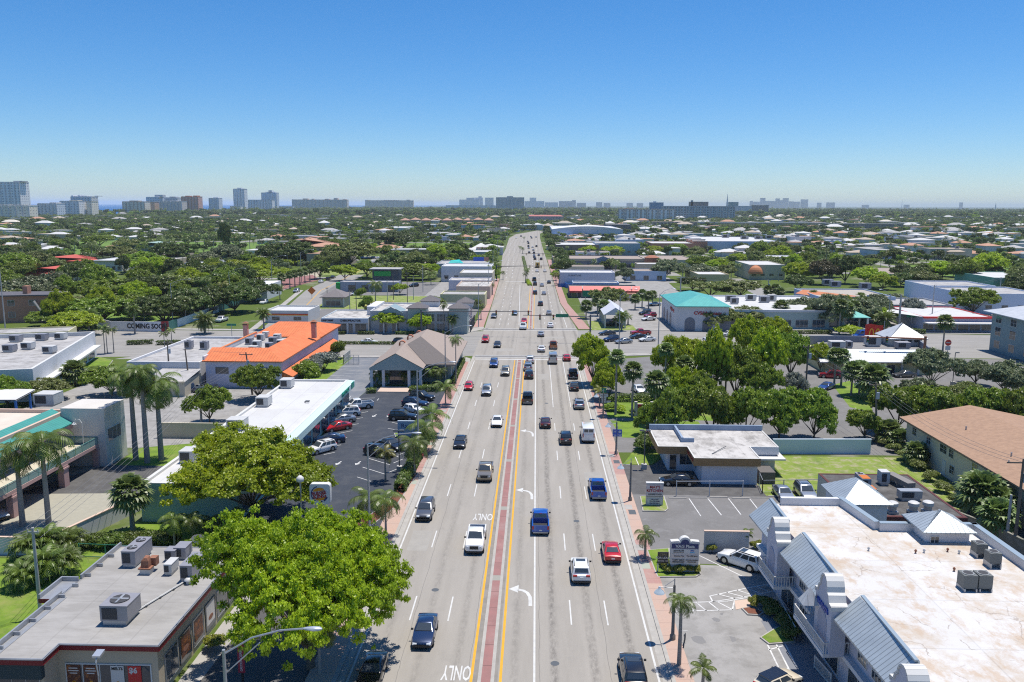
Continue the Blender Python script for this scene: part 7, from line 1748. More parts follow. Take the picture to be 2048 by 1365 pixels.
belt([('midB',1862,775,690,115,L_grey),('midA',1950,770,715,75,L_grey),('midB',2010,790,715,110,L_grey),('midA',1755,735,704,62,L_grey),('midB',1845,815,752,100,L_grey),('midA',1930,820,760,105,L_olive),('midB',2040,800,735,80,L_grey)],'grey-green oak around the fast-food drive-in, %s counted inland')
belt([('midA',1435,660,610,80,L_olive),('midB',1490,655,608,90,L_olive),('bd',1420,600,560,105,L_olive),('bd',1480,600,558,110,L_olive),('midA',1330,560,515,70,L_grey),('midB',1400,560,525,85,L_grey),('midA',1385,582,550,55,L_dark),('midB',1250,565,532,40,L_grey),('midA',1215,625,570,80,L_olive)],'olive-grey tree about the drugstore and strip mall lots, %s counted inland')
belt([('midA',1660,655,582,110,L_grey),('midB',1720,650,592,95,L_grey),('midA',1610,640,590,90,L_grey),('midB',1750,650,610,80,L_bright),('midA',1825,640,592,55,L_silver),('midB',1865,625,600,40,L_silver),('midA',1945,630,570,95,L_mid),('midB',1905,615,575,60,L_grey),('midA',1985,615,590,50,L_grey),('midB',1785,640,612,50,L_silver),('midA',1950,655,625,60,L_silver)],'tree along the side street between drugstore and station shop, %s counted inland')
belt([('midA',1600,565,520,70,L_yellow),('midB',1645,570,515,75,L_brown),('midA',1690,568,505,70,L_dark),('midB',1735,575,530,75,L_bright),('midA',1765,580,545,55,L_bright),('midB',1595,585,545,60,L_dark),('midA',1560,525,488,50,L_bright),('midB',1520,520,478,60,L_mid),('midA',1610,540,500,60,L_mid),('midB',1830,570,530,60,L_dark),('midA',1875,560,518,70,L_bright),('midB',1930,570,512,80,L_mid),('midA',1975,560,500,100,L_yellow),('midB',1800,560,525,50,L_dark),('midA',1915,545,520,50,L_olive),('midB',1440,545,515,70,L_mid),('midA',1475,530,505,45,L_bright),('midB',1390,520,492,50,L_olive),('midA',1550,510,480,60,L_olive),('midA',2030,590,560,50,L_dark)],'tree in the leafy belt behind the pale blue workshop and church, %s counted inland')
belt([('ba',1175,512,488,45,L_yellow),('bb',1135,505,488,30,L_yellow),('bc',1225,512,490,48,L_yellow),('ba',1310,512,490,45,L_yellow),('bb',1265,505,482,40,L_mid),('bc',1355,510,485,48,L_mid),('ba',1112,545,525,22,L_bright),('bb',1110,562,540,20,L_bright)],'yellow-green tree in the line behind the strip mall, %s counted inland')
o=tree('midA',*at(452,510)[:2],9.5,26,L_dark,'tall dark columnar casuarina among the golf lawn palms',name='casuarina_tree')
Pp=palm_px
for bx,by,hy,w,lb in((272,920,752,92,'seaward one of the three tall royal palms'),(295,926,745,78,'middle one of the three tall royal palms'),(323,920,772,92,'avenue-side one of the three tall royal palms')):
 Pp('royal',bx,by,hy,w*1.65,lb+' on the office lawn',r=.32,shaft=True)
Pp('coco',98,1050,888,185,'tall coconut palm in the office court, avenue-side of the two',r=.26)
Pp('coco',46,1052,905,155,'tall coconut palm in the office court, at the picture edge side',r=.26)
Pp('fan',266,1065,985,88,'stout cabbage palm with round head on the burger lawn',r=.24)
Pp('fan',150,770,745,56,'cabbage palm beside the alley behind the teal-tiled office',r=.2)
for i,(bx,by,hy,w)in enumerate(((350,1100,1042,78),(388,1095,1040,70),(440,1090,1050,60),(470,1075,1030,66),(420,1072,1045,60))):Pp('coco',bx,by,hy,w,'young arching palm in the planting behind the burger restaurant, %s from the lawn'%nth(i),r=.1)
for i,(bx,by,hy,w)in enumerate(((58,1118,1072,90),(95,1108,1062,100),(135,1105,1062,90),(92,1160,1108,110),(48,1175,1130,90),(128,1150,1100,90))):Pp('areca',bx,by,hy+22,w*.78,'bushy areca palm in the thicket by the utility pole, %s clump'%nth(i),r=.12)
for i,(bx,by,hy,w,k)in enumerate(((829,951,890,88,'small'),(851,905,858,95,'small'),(865,872,830,86,'small'),(891,812,776,66,'small'),(771,963,906,62,'small'),(740,1060,1000,104,'small'),(772,1075,1002,100,'small'))):
 Pp('coco' if w>86 else 'small',bx,by,hy,w,('street palm on the ocean-side walk, %s from the bank'%nth([3,2,1,0][i])if i<4 else('yellowing young palm inside the clinic parking lot','street palm in the front planter, lot side','street palm in the front planter, walk side')[i-4]),r=.11,leafm=L_palmy if i==4 else None)
Pp('coco',912,770,679,46,'slim palm on the walk before the bank roof end',r=.1)
for i,(bx,by,hy,w)in enumerate(((752,772,748,38),(768,772,752,34),(835,770,745,36),(862,768,742,40),(880,770,745,44),(812,770,748,36))):Pp('coco',bx,by,hy,w,'low clump palm against the bank front, %s towards the avenue'%nth(i),r=.1)
Pp('royal',640,1350,1245,128,'slender palm with bare trunk rising in front of the huge shade tree',r=.11,shaft=True)
Pp('date',410,668,640,64,'thick date palm beside the cross-street fence',r=.3);Pp('date',270,668,620,44,'slim date palm before the banner fence, near the lettering',r=.2);Pp('date',178,662,632,60,'broad date palm before the fence, seaward end',r=.25)
Pp('date',905,668,638,36,'date palm on the storefront corner before the grey windows',r=.25);Pp('date',528,660,627,44,'date palm above the orange roof ridge',r=.22)
for i,(bx,by,hy,w)in enumerate(((210,708,655,34),(228,706,660,30),(215,708,664,26),(330,708,668,30),(345,706,662,28))):Pp('small',bx,by,hy,w,'slim palm on the cross-street islands, %s from the white store'%nth(i),r=.1)
for i,(bx,by,hy,w)in enumerate(((372,648,600,44),(385,640,585,40),(448,625,570,40),(470,615,578,36),(430,625,588,38),(415,615,560,36))):Pp('coco',bx,by,hy,w,'coconut palm along the fenced grove edge, %s from the corner'%nth(i),r=.14,leafm=L_palmy if i in(2,3)else None)
Pp('coco',751,604,570,46,'tall coconut palm standing on the vacant lawn beside the pavilion',r=.16)
for i,(bx,by,hy,w)in enumerate(((564,582,555,22),(580,578,550,20),(590,574,548,20),(600,570,546,20),(610,566,543,20),(620,563,540,20),(630,560,538,20),(640,557,536,18))):Pp('fan',bx,by,hy,w,'round-headed cabbage palm lining the park road, %s from the white wall'%nth(i),r=.2)
for i,(bx,by,hy,w)in enumerate(((868,620,606,26),(880,617,603,24),(888,668,610,28),(955,618,603,22),(968,610,595,20),(962,640,612,24),(985,590,570,18),(1006,560,545,16))):Pp('far' if w<20 else 'coco',bx,by,hy,w,'street palm by the ocean-side stores, %s of that line'%nth(i),r=.12)
for i,(bx,by,hy,w)in enumerate(((862,570,548,40),(845,565,545,30),(735,540,525,24),(760,548,530,22),(775,545,528,22),(560,600,575,30))):Pp('far',bx,by,hy,w,'loose palm around the drive-through bank and park road, %s of them'%nth(i),r=.14)
for i,(bx,by,hy,w)in enumerate(((300,500,482,22),(320,498,478,20),(340,505,472,26),(372,500,474,24),(392,498,470,24),(410,500,472,26),(428,503,470,26),(445,500,474,24),(468,500,472,26),(480,498,470,22),(500,502,472,26),(520,500,470,30),(290,520,488,30),(150,508,480,22),(50,505,485,30),(185,525,488,34))):Pp('far',bx,by,hy,w*1.25,'tall palm on the golf lawn, %s from the seaward end'%nth(i),r=.2)
for bx,by,hy,w,lb in((1054,566,540,20,'palm with its twin on the planted median nose'),(1051,566,548,16,'lower palm on the planted median nose'),(1045,508,497,12,'palm farther up the planted median'),(1040,505,494,10,'smaller palm farther up the planted median'),(1048,485,475,8,'palm where the avenue median begins to bend')):Pp('far',bx,by,hy,w*1.1,lb,r=.16)
for i,(bx,by,hy,w)in enumerate(((1231,830,715,42),(1264,835,742,46),(1310,848,765,56),(1329,800,700,36),(1366,805,730,44),(1350,790,728,38))):Pp('fan',bx,by,hy,w*1.15,'tall slim fan palm around the yellow-arch sign, %s counted inland'%nth(i),r=.17,skirt=True)
Pp('small',1199,815,782,40,'small yellowing palm on the walk under the green street tree',r=.1,leafm=L_palmy)
Pp('coco',1290,1118,1070,60,'street palm on the walk before the plaza sign',r=.12);Pp('coco',1358,1332,1204,84,'taller street palm on the walk beside the bell lamp',r=.14);Pp('small',1405,1385,1338,72,'little bright palm at the bottom picture edge in the plaza lot',r=.12)
Pp('small',1489,1100,1068,44,'small palm against the grey plaza garden wall',r=.1)
for i,(bx,by,hy,w)in enumerate(((1668,772,712,40),(1682,772,712,34),(1702,792,742,46),(1718,790,740,44),(1745,802,758,70),(1738,790,752,46))):Pp('fan',bx,by,hy,w*1.1,'fan palm on the drive-in island lawn, %s counted inland'%nth(i),r=.17)
for i,(bx,by,hy,w)in enumerate(((1690,662,620,40),(1678,668,612,36),(1705,655,615,34),(1768,660,638,56),(1885,705,645,40),(1650,650,610,30),(1560,650,615,36),(1615,655,628,30))):Pp('date' if i==3 else 'fan',bx,by,hy,w*1.1,'fan palm along the inland cross street, %s counted inland'%nth(i)if i!=3 else 'date palm beside the red flag sign on the cross street',r=.18)
for i,(bx,by,hy,w)in enumerate(((1243,662,632,40),(1232,655,640,24),(1256,650,635,26),(1248,580+70,628,30))):Pp('date' if i==0 else 'small',bx,by,hy,w,'date palm at the pergola corner across the junction' if i==0 else 'slim palm behind the pergola, %s of three'%nth(i-1),r=.2)
for i,(bx,by,hy,w)in enumerate(((1195,632,596,28),(1207,642,612,32),(1172,638,612,30),(1305,612,590,22),(1297,618,592,24),(1284,615,588,24),(1270,620,598,24))):Pp('fan',bx,by,hy,w,'cabbage palm in the drugstore lots, %s counted inland'%nth(i),r=.19)
for i,(bx,by,hy,w)in enumerate(((1230,560,527,32),(1112,572,548,22),(1118,568,552,20),(1365,565,530,26),(1462,558,535,20),(1475,555,530,22),(1455,562,540,20),(1440,560,545,18))):Pp('far',bx,by,hy,w*1.1,'tall palm by the inland strip lots, %s counted inland'%nth(i),r=.17,leafm=L_palmy if i in(1,2)else None)
for i,(bx,by,hy,w)in enumerate(((1550,600,578,26),(1535,600,580,24),(1560,602,584,22),(1625,612,592,28),(1720,615,596,26),(1890,600,575,22),(1805,700,640,0))):
 if w:Pp('fan',bx,by,hy,w,'cabbage palm by the workshop street, %s counted inland'%nth(i),r=.18)
Pp('coco',2005,700,680,50,'leafy palm clump against the slate office porch',r=.12);Pp('coco',2030,705,690,44,'second palm clump against the slate office, at the picture edge',r=.12)
for i,(bx,by,hy,w)in enumerate(((1960,1035,985,100),(1985,1045,1005,90),(1945,1010,975,70),(1990,1075,1030,80),(1830,930,905,50),(1850,925,905,46),(1775,885,865,60),(1800,895,880,50))):Pp('fan',bx,by,hy,w,'bushy low palm along the apartment fence, %s of the row'%nth(i),r=.16)
for i in range(14):
 py_=562-i*6.4;lx=1001+i*1.2;x,y,_=at(lx-13-i*.2,py_)
 palm('far',x,y,7,1.0,'palm on the far ocean-side verge of the avenue, %s along'%nth(i))if i%2 else tree('ba',x-3,y,11,8,L_mid,'dark tree on the far ocean-side verge of the avenue, %s along'%nth(i))
for i in range(16):
 py_=553-i*5.6;x,y,_=at(1113-i*1.3,py_);
 (palm('far',x,y,7.5,1.05,'palm on the far inland verge of the avenue, %s along'%nth(i))if i%3==1 else tree('bb',x+4,y,11,9,L_dark,'dark tree on the far inland verge of the avenue, %s along'%nth(i)))
hedge(at(255,690)[:2],at(305,688)[:2],1.6,1.0,L_hedge,'clipped hedge block on the cross-street median, seaward piece')
hedge(at(315,690)[:2],at(360,689)[:2],1.6,1.0,L_hedge,'clipped hedge block on the cross-street median, next piece')
hedge((-70,213.5),(-27,213.5),1.0,.7,L_hedge,'long low hedge on the cross-street median behind the white car')
for i,(a,b_)in enumerate(((672,690),(717,748),(792,828),(846,880),(884,900))):hedge(at(a,669)[:2],at(b_,669)[:2],1.3,.8,L_hedge,'clipped hedge before the shop fronts, %s from the chiropractor'%nth(i))
hedge(at(800,985)[:2],at(836,915)[:2],1.2,1.3,L_hedge,'tall clipped hedge between the clinic lot and the ocean-side walk',dens=90)
hedge(at(832,912)[:2],at(848,880)[:2],1.8,1.0,L_olive,'loose olive hedge continuing along the clinic lot',dens=70)
hedge((-33,157.5),(-31.3,157.8),2.0,.7,L_hedge,'low planting at the bank entrance, seaward side');hedge((-24.5,158.5),(-18.2,160.5),2.2,.9,L_hedge,'low dark planting along the bank front')
hedge((-16.9,165),(-16.9,190),.8,1.0,L_hedge,'narrow hedge between bank wall and walk')
hedge(at(1205,802)[:2],at(1330,802)[:2],2.2,1.2,L_dark,'dark hedge behind the yellow-arch sign',dens=45)
for i,(px_,py_,w,m,lb)in enumerate(((1222,822,3.0,L_mid,'rounded green shrub below the fan palms by the walk'),(1240,825,2.6,L_bright,'bright shrub at the yellow-arch sign, walk side'),(1268,830,2.2,L_mid,'low shrub in front of the yellow-arch sign'),(1300,838,2.5,L_hedge,'low shrub beyond the yellow-arch sign'),(1295,900,5.0,L_hedge,'big dark bush against the timber-fascia takeaway'),(1310,890,3.4,L_hedge,'smaller dark bush against the timber-fascia takeaway'))):
 x,y,_=at(px_,py_);shrub(x,y,w,w*.5,m,lb)
for i,(q)in enumerate(((470,380),(455,345),(500,420),(575,415),(610,430),(690,415),(740,415),(880,240),(905,205),(860,225),(1245,215),(1285,205),(1035,205),(1370,385),(1345,360),(1400,410),(1245,710),(1285,700))):
 x,y,_=at(*Q4(*q));shrub(x,y,1.25,1.0,L_lime,'yellow-green variegated shrub around the plaza sign and lot, %s of the set'%nth(i),'variegated shrubs of the plaza',name='variegated_shrub')
for i,q in enumerate(((1345,720),(1385,760),(1420,800),(1520,890),(1545,940),(1570,990),(1500,860))):
 x,y,_=at(*Q4(*q));shrub(x,y,1.7,1.2,L_dark,'dark rounded shrub along the plaza walk rail, %s from the ramp'%nth(i),name='dark_shrub')
for i,(px_,py_,w,h)in enumerate(((190,1092,3.2,1.5),(225,1095,3.4,1.6),(262,1092,3.2,1.5),(298,1090,3.2,1.5),(335,1092,3.0,1.7),(430,1100,3.6,2.0),(395,1105,3.2,1.8),(470,1100,3.5,2.2),(500,1080,3.2,2.0))):
 x,y,_=at(px_,py_);shrub(x,y,w,h,L_hedge if i<5 else L_mid,'dark shrub in the bed behind the burger restaurant, %s from the lawn end'%nth(i))
x,y,_=at(430,1300);shrub(x,y,2.2,1.4,L_lime,'yellow-green shrub at the corner of the burger restaurant',name='variegated_shrub')
for i,(px_,py_,w)in enumerate(((1770,890,3),(1790,905,2.6),(1810,920,3),(1835,940,2.6),(1860,962,2.4),(1885,985,2.6),(1915,1010,2.5))):
 x,y,_=at(px_,py_);shrub(x,y,w,1.5,L_olive,'ragged olive shrub along the apartment boundary, %s from the row of trees'%nth(i))
for i,(px_,py_,w)in enumerate(((130,853,7),(185,745,6))):
 x,y,_=at(px_,py_);shrub(x,y,w,1.4,L_mid,('broad dark bush behind the teal-tiled office','low bush before the parked cars by the long white store')[i])
hedge(at(1800,665)[:2],at(1850,668)[:2],2,1.2,L_hedge,'curved clipped hedge before the station shop');hedge(at(1530,668)[:2],at(1660,668)[:2],1.6,.9,L_hedge,'low hedge along the drugstore wing')
x,y,_=at(1700,672);shrub(x,y,9,3,L_bright,'broad bright bush beside the teal canopy',name='shrub')
hedge(at(1054,562)[:2],at(1060,572)[:2],1.6,.8,L_bright,'bright low planting around the median nose palms');hedge(at(1046,515)[:2],at(1053,545)[:2],1.6,.8,L_hedge,'dark low planting along the far median')
hedge(at(400,655)[:2],at(470,628)[:2],1.2,.5,L_hedge,'low green verge planting along the park road')
rngu=random.Random(21)
def grove(P,n,fmt,kinds,mats_,w,h,sp,grp=None):
 P=[at(*p)[:2]for p in P];xs=[p[0]for p in P];ys=[p[1]for p in P];got=[]
 for _ in range(n*60):
  if len(got)>=n:break
  x,y=rngu.uniform(min(xs),max(xs)),rngu.uniform(min(ys),max(ys))
  if not inpoly(x,y,P)or blocked(x,y,3)or not clear_of_ways(x,y)or any((x-a)**2+(y-b)**2<sp*sp for a,b in got):continue
  got.append((x,y))
 got.sort()
 for i,(x,y)in enumerate(got):tree(rngu.choice(kinds),x,y,w*rngu.uniform(.75,1.25),h*rngu.uniform(.8,1.25),rngu.choice(mats_),fmt%nth(i),grp)
grove([(115,655),(330,648),(430,622),(525,588),(520,548),(120,548)],26,'infill tree of the banner-fence grove, %s from its seaward end',['midA','midB','ba'],[L_mid,L_dark,L_mid,L_bright],12,11,7)
grove([(0,600),(130,560),(130,500),(0,500)],16,'tree between picture edge and red roofs, %s from the edge',['midB','ba','bb'],[L_mid,L_dark,L_olive],12,9,9)
grove([(560,545),(720,535),(720,490),(560,495)],12,'park-side tree above the tan apartment block, %s towards the avenue',['midB','ba','bc'],[L_mid,L_dark,L_olive],14,10,11)
grove([(720,560),(870,560),(880,512),(720,512)],14,'tree behind the drive-through bank and store backs, %s towards the avenue',['ba','bb','bc'],[L_mid,L_dark,L_bright],11,8,9)
grove([(1390,560),(1800,570),(1800,505),(1390,505)],26,'infill tree of the belt behind church and workshop, %s counted inland',['ba','bb','midB'],[L_mid,L_dark,L_olive,L_bright],12,8.5,9)
grove([(1800,575),(2048,590),(2048,540),(1800,530)],10,'infill tree by the sports lawn and apartment row, %s counted inland',['ba','bb','midB'],[L_mid,L_dark,L_olive],12,8.5,9)
grove([(1680,660),(1830,650),(1830,612),(1640,612)],8,'infill oak beside the drugstore side street, %s counted inland',['midA','midB'],[L_grey,L_olive,L_mid],10,7,8)
def cobra(x,y,h,arm,label,z_rise=1.3,ang=0.0,group=None):
 o=thing('street_lamp',label,'street lamp',(x,y,0),ang,group)
 b=MB();b.tube([(0,0,0),(0,0,h*.5),(0,0,h)],[.15,.12,.085],10);link('pole',b.mesh('pole',steel,50),o)
 b=MB();b.tube([(0,0,h-.25),(arm*.35,0,h+z_rise*.55),(arm*.7,0,h+z_rise*.9),(arm,0,h+z_rise)],.05,6);b.tube([(0,0,h-1.4),(arm*.45,0,h+z_rise*.35)],.035,5);link('arm',b.mesh('arm',steel,50),o)
 b=MB();L=[(-.05,.06,.05),(.15,.13,.09),(.5,.19,.12),(.85,.17,.10),(1.0,.06,.04)]
 b.loft([[(arm+q*.95,math.cos(t)*w_,h+z_rise+math.sin(t)*z_)for t in[2*PI*j/10 for j in range(10)]]for q,w_,z_ in L]);link('lamp_head',b.mesh('lamp_head',mat('lamp_head_grey',(.42,.46,.52),.35,.3),50),o)
 return o
a=at(447,1300,13.0);cobra(a[0],a[1],13.0,4.4,'tall cobra-head street lamp in front of the huge shade tree')
for px_,by,ty,lb in((741,1118,890,'tall cobra-head street lamp rising from the palms by the clinic lot'),(837,926,742,'tall cobra-head street lamp beside the clinic hedge'),(891,768,664,'tall cobra-head street lamp at the bank corner'),(957,655,568,'cobra-head street lamp on the ocean-side walk past the junction')):
 x,y,_=at(px_,by);cobra(x,y,height_for(x,y,ty),4.6,lb)
for i,(px_,by,ty)in enumerate(((977,590,528),(986,555,500),(995,530,478),(1002,512,470),(1010,498,462),(1015,485,455))):x,y,_=at(px_,by);cobra(x,y,height_for(x,y,ty),5,'distant cobra-head street lamp along the ocean side of the avenue, %s beyond the store row'%nth(i))
for i,(px_,by,ty,hw)in enumerate(((346,650,567,5),(461,612,544,5),(545,585,518,5),(603,565,505,5))):x,y,_=at(px_,by);cobra(x,y,height_for(x,y,ty),5.5,'cobra-head street lamp on the park road, %s from the corner'%nth(i))
for i,(px_,by,ty)in enumerate(((1316,705,588),(1237,735,590),(1153*0+1776,655,588))):x,y,_=at(px_,by);cobra(x,y,height_for(x,y,ty),-3.5 if i==2 else 3,('tall pale street lamp beside the silver car on the cross street','tall pale street lamp rising from the green street trees','cobra-head street lamp beside the date palm and concrete pole')[i])
def bell_lamp(px_,py_,h,label,side=-1):
 x,y,_=at(px_,py_)
 o=thing('bell_lamp',label,'street lamp',(x,y,0))
 b=MB();b.tube([(0,0,0),(0,0,.5),(0,0,.6),(0,0,h)],[.26,.24,.15,.10],10);link('pole',b.mesh('pole',mat('bronze_pole',(.20,.18,.16),.6,.3),50),o)
 b=MB();b.tube([(0,0,h-.25),(side*1.25,0,h-.2)],.035,5);b.tube([(0,0,h+.5),(side*.8,0,h-.1)],.025,5);b.tube([(0,0,h-.3),(0,0,h+.6)],.05,6);link('bracket',b.mesh('bracket',steel),o)
 b=MB();b.tube([(side*1.25,0,h-.15),(side*1.25,0,h-.4),(side*1.25,0,h-.55),(side*1.25,0,h-.72)],[.08,.16,.36,.46],14);link('lamp_shade',b.mesh('lamp_shade',mat('bell_shade',(.42,.50,.56),.4),50),o)
 return o
bell_lamp(1345,1281,5.0,'bell-shaded walk lamp by the tall palm at the plaza entrance');bell_lamp(1260,1003,5.0,'bell-shaded walk lamp beside the red-lettered kitchen sign');bell_lamp(1232,910,5.0,'bell-shaded walk lamp on the blue hospital sign post')
bell_lamp(1206,838,4.6,'bell-shaded walk lamp near the yellow-arch sign garden')
def globe_lamp(px_,py_,ty,label):
 x,y,_=at(px_,py_);h=height_for(x,y,ty);o=thing('lot_lamp',label,'street lamp',(x,y,0));b=MB();b.tube([(0,0,0),(0,0,h)],[.12,.09],8);link('pole',b.mesh('pole',conc_pole,50),o)
 b=MB();b.tube([(0,0,h),(0,0,h+.15),(0,0,h+.5),(0,0,h+.75)],[.2,.42,.4,.15],14);link('lamp_head',b.mesh('lamp_head',white,60),o)
globe_lamp(1322,815,752,'white round-headed lot lamp behind the yellow-arch sign');globe_lamp(605,1080,965,'dark lot lamp with pale head beside the burger sign pylon')
def box_lamp(px_,py_,ty,label,n=2):
 x,y,_=at(px_,py_);h=height_for(x,y,ty);o=thing('lot_lamp',label,'street lamp',(x,y,0));b=MB();b.box(-.35,-.35,0,.35,.35,.7);link('footing',b.mesh('footing',conc_pole),o);b=MB();b.tube([(0,0,.7),(0,0,h)],.08,8);link('pole',b.mesh('pole',dark_grey,50),o)
 for k in range(n):b=MB();s_=-1 if k else 1;b.box(s_*.1 if s_>0 else-.75,-.22,h-.05,.75 if s_>0 else-.1,.22,h+.12);link('lamp_head',b.mesh('lamp_head',dark_grey),o)
box_lamp(799,942,862,'black box-headed lot lamp at the edge of the clinic lot',2);box_lamp(1288,938,862,'black double-headed lot lamp beside the takeaway lawn',2);box_lamp(612,858,803,'thin pole lamp standing by the white pharmacy eave',1)
box_lamp(1905,770,706,'rust-brown box-headed lot lamp behind the drive-in oaks',1)
POLE={}
def upole(key,px_,by,ty,label,m=None,arm=1.2,cans=0,lean=0.0,r=.16):
 x,y,_=at(px_,by);h=height_for(x,y,ty);o=thing('utility_pole',label,'pole',(x,y,0));m=m or wood_pole
 b=MB();b.tube([(0,0,-.02),(lean*.5,0,h*.5),(lean,0,h)],[r*1.25,r,r*.75],9);link('pole',b.mesh('pole',m,50),o)
 if arm:b=MB();b.box(lean-arm,-.06,h-.5,lean+arm,.06,h-.36);link('cross_arm',b.mesh('cross_arm',m if m is wood_pole else steel),o)
 if arm:
  for s_ in(-.9,.9):b=MB();b.tube([(lean+arm*s_,0,h-.36),(lean+arm*s_,0,h-.12)],.05,6);link('insulator',b.mesh('insulator',ac_white),o)
 for k in range(cans):b=MB();b.tube([(lean+.38-.76*k,-.15,h-2.6),(lean+.38-.76*k,-.15,h-1.6)],.28,12);link('transformer',b.mesh('transformer',mat('transformer_grey',(.40,.44,.48),.5),50),o)
 POLE[key]=(x+lean,y,h);return o
upole('bk',82,1232,1056,'concrete utility pole rising from the areca thicket',conc_pole,.5,r=.15)
upole('or',505,790,705,'leaning timber utility pole with transformer before the orange-tiled building',None,1.3,1,-.9)
upole('l5a',340,768,682,'timber utility pole at the corner of the grey flat-roofed shop',None,.6,1);upole('l5b',380,778,698,'slim timber utility pole in the alley by the blue bins',None,.0,0,-.5)
upole('alley',403,846,770,'concrete pole carrying the service wires by the pharmacy trees',conc_pole,.8)
upole('store',143,722,680,'short timber utility pole before the long white store',None,.6);upole('kit',1753,885,765,'leaning timber pole with transformer above the row of trees',None,1.0,1,-.8)
upole('apt',2028,1100,918,'tall timber pole with cross-arm before the shingle apartments',None,1.7,1);upole('apt2',2012,1090,990,'short pair-mate pole holding cables beside the cross-armed pole',conc_pole,0)
upole('mc1',1610,800,690,'timber utility pole standing in the clump behind the drive-in lot',None,1.0,1);upole('mc2',1450,802,742-20,'timber pole with pale transformer over the clipped row',None,.9,0)
upole('cv1',1797,660,590,'thick concrete pole at the inland corner of the cross street',conc_pole,0,0,0,.3);upole('cv2',1862,655,570,'slim concrete pole beside the station shop',conc_pole,.6);upole('cv3',1998,600,555,'concrete pole before the white apartment wing',conc_pole,.8)
upole('st1',1360,608,553,'white concrete pole with cross-arm behind the drugstore',conc_pole,1.6,0,0,.25);upole('st2',1535,600,560,'concrete pole with grey transformer by the olive trees',conc_pole,.8,1);upole('st3',1557,563,530,'concrete pole on the church corner',conc_pole,.8)
for i,(px_,by,ty)in enumerate(((11,660,625-88),(100,585,545),(163,560,522),(289,640,608))):upole('g%d'%i,px_,by,ty,'concrete utility pole among the grove trees, %s from the picture edge'%nth(i),conc_pole if i!=2 else None,.8 if i==2 else 0)
for i,(px_,by,ty)in enumerate(((655,610,575),(700,625,582),(713,628,565),(775,605,560),(787,640*0+600,548),(827,600,552),(815,612,545),(1205*0+846,585,530))):upole('v%d'%i,px_,by,ty,'slim pole around the vacant lawn and drive-through bank, %s towards the avenue'%nth(i),conc_pole if i%2 else None,.5 if i%3==0 else 0,r=.12)
def wire(a,b,sag,label,dz=0.0,dx=0.0,r=.018):
 p,q=Vector(a),Vector(b);o=thing('power_line',label,'cable',tuple(p));m=MB();pts=[]
 for k in range(13):
  t=k/12;v=p*(1-t)+q*t;v.z-=sag*4*t*(1-t);pts.append(v-p)
 m.tube(pts,r,4);link('cable',m.mesh('cable',wire_m),o)
A_,B_=POLE['bk'],POLE['alley'];C_=POLE['or']
for k in range(4):wire((A_[0]+(k-1.5)*.4,A_[1],A_[2]-.3*k),(B_[0]+(k-1.5)*.35,B_[1],B_[2]-.25*k),.8,'sagging service wire from the thicket pole to the alley pole, %s from the top'%nth(k))
for k in range(3):wire((B_[0]+(k-1)*.4,B_[1],B_[2]-.2*k),(C_[0]+(k-1)*.6,C_[1],C_[2]-.4-.5*k),.5,'service wire from the alley pole up to the leaning pole, %s from the top'%nth(k))
for k in range(4):wire((A_[0]-.2*k,A_[1],A_[2]-.3*k),(A_[0]-16,A_[1]-18,A_[2]-1.5-.3*k),.5,'service wire leaving the thicket pole towards the picture edge, %s from the top'%nth(k))
A_,B_,C_=POLE['kit'],POLE['apt'],POLE['mc1']
for k in range(3):wire((A_[0]+(k-1)*.6,A_[1],A_[2]-.3),(B_[0]+(k-1)*1.2,B_[1],B_[2]-.4),1.4,'long wire from the leaning transformer pole to the cross-armed pole, %s inland'%nth(k))
for k in range(2):wire((A_[0]+(k-.5)*1.2,A_[1],A_[2]-.3),(C_[0]+(k-.5)*1.4,C_[1],C_[2]-.4),1.0,'wire over the drive-in lawn to the clump pole, %s inland'%nth(k))
for k in range(2):wire((POLE['cv2'][0],POLE['cv2'][1],POLE['cv2'][2]-.8*k),(POLE['cv3'][0],POLE['cv3'][1],POLE['cv3'][2]-.6*k),1.2,'wire between the station pole and the apartment pole, %s from the top'%nth(k),r=.03)
wire(POLE['st1'],POLE['st2'],1.2,'wire between the two concrete poles behind the drugstore',r=.03);wire(POLE['or'],POLE['l5a'],.8,'wire from the leaning pole to the grey shop pole')
def signal_arm(px_,by,h,length,label,heads,m=None,r=.2,signs=()):
 x,y,_=at(px_,by);o=thing('traffic_signal',label,'traffic light',(x,y,0));m=m or dark_grey
 b=MB();b.tube([(0,0,0),(0,0,h+.6)],[r*1.25,r],12);link('pole',b.mesh('pole',m,50),o)
 b=MB();b.tube([(0,0,h),(length*.5,0,h+.25),(length,0,h+.35)],[r*.8,r*.6,r*.4],10);link('mast_arm',b.mesh('mast_arm',m,50),o)
 for t in heads:
  b=MB();xx=length*t;b.box(xx-.22,-.16,h-.85,xx+.22,.14,h+.55);hd=link('signal_head',b.mesh('signal_head',black),o)
  for k,mm in enumerate((lamp_red,gold,green_s)):b=MB();b.tube([(xx,-.17,h+.3-.45*k),(xx,-.25,h+.3-.45*k)],.15,10);link('lens',b.mesh('lens',mm),hd)
 for t,w_,mm in signs:b=MB();b.box(length*t-w_/2,-.12,h-.15,length*t+w_/2,-.06,h+.75);link('street_name_plate',b.mesh('street_name_plate',mm),o)
 return o
signal_arm(1180,686,7.0,-18,'dark mast-arm traffic signal over the inland carriageway with green name plate',(.55,.75),signs=((.42,3.4,green_s),))
signal_arm(843,672,6.8,31,'long dark mast-arm traffic signal across the ocean-side carriageway',(.68,.83,.97),r=.22)
signal_arm(993,562,7,27,'distant dark mast arm with hanging signals at the farther junction',(.6,.8,.97),r=.25);signal_arm(1105*0+1128,530,6.5,-26,'thin distant mast arm over the school-bus lane',(.5,.9),r=.2)
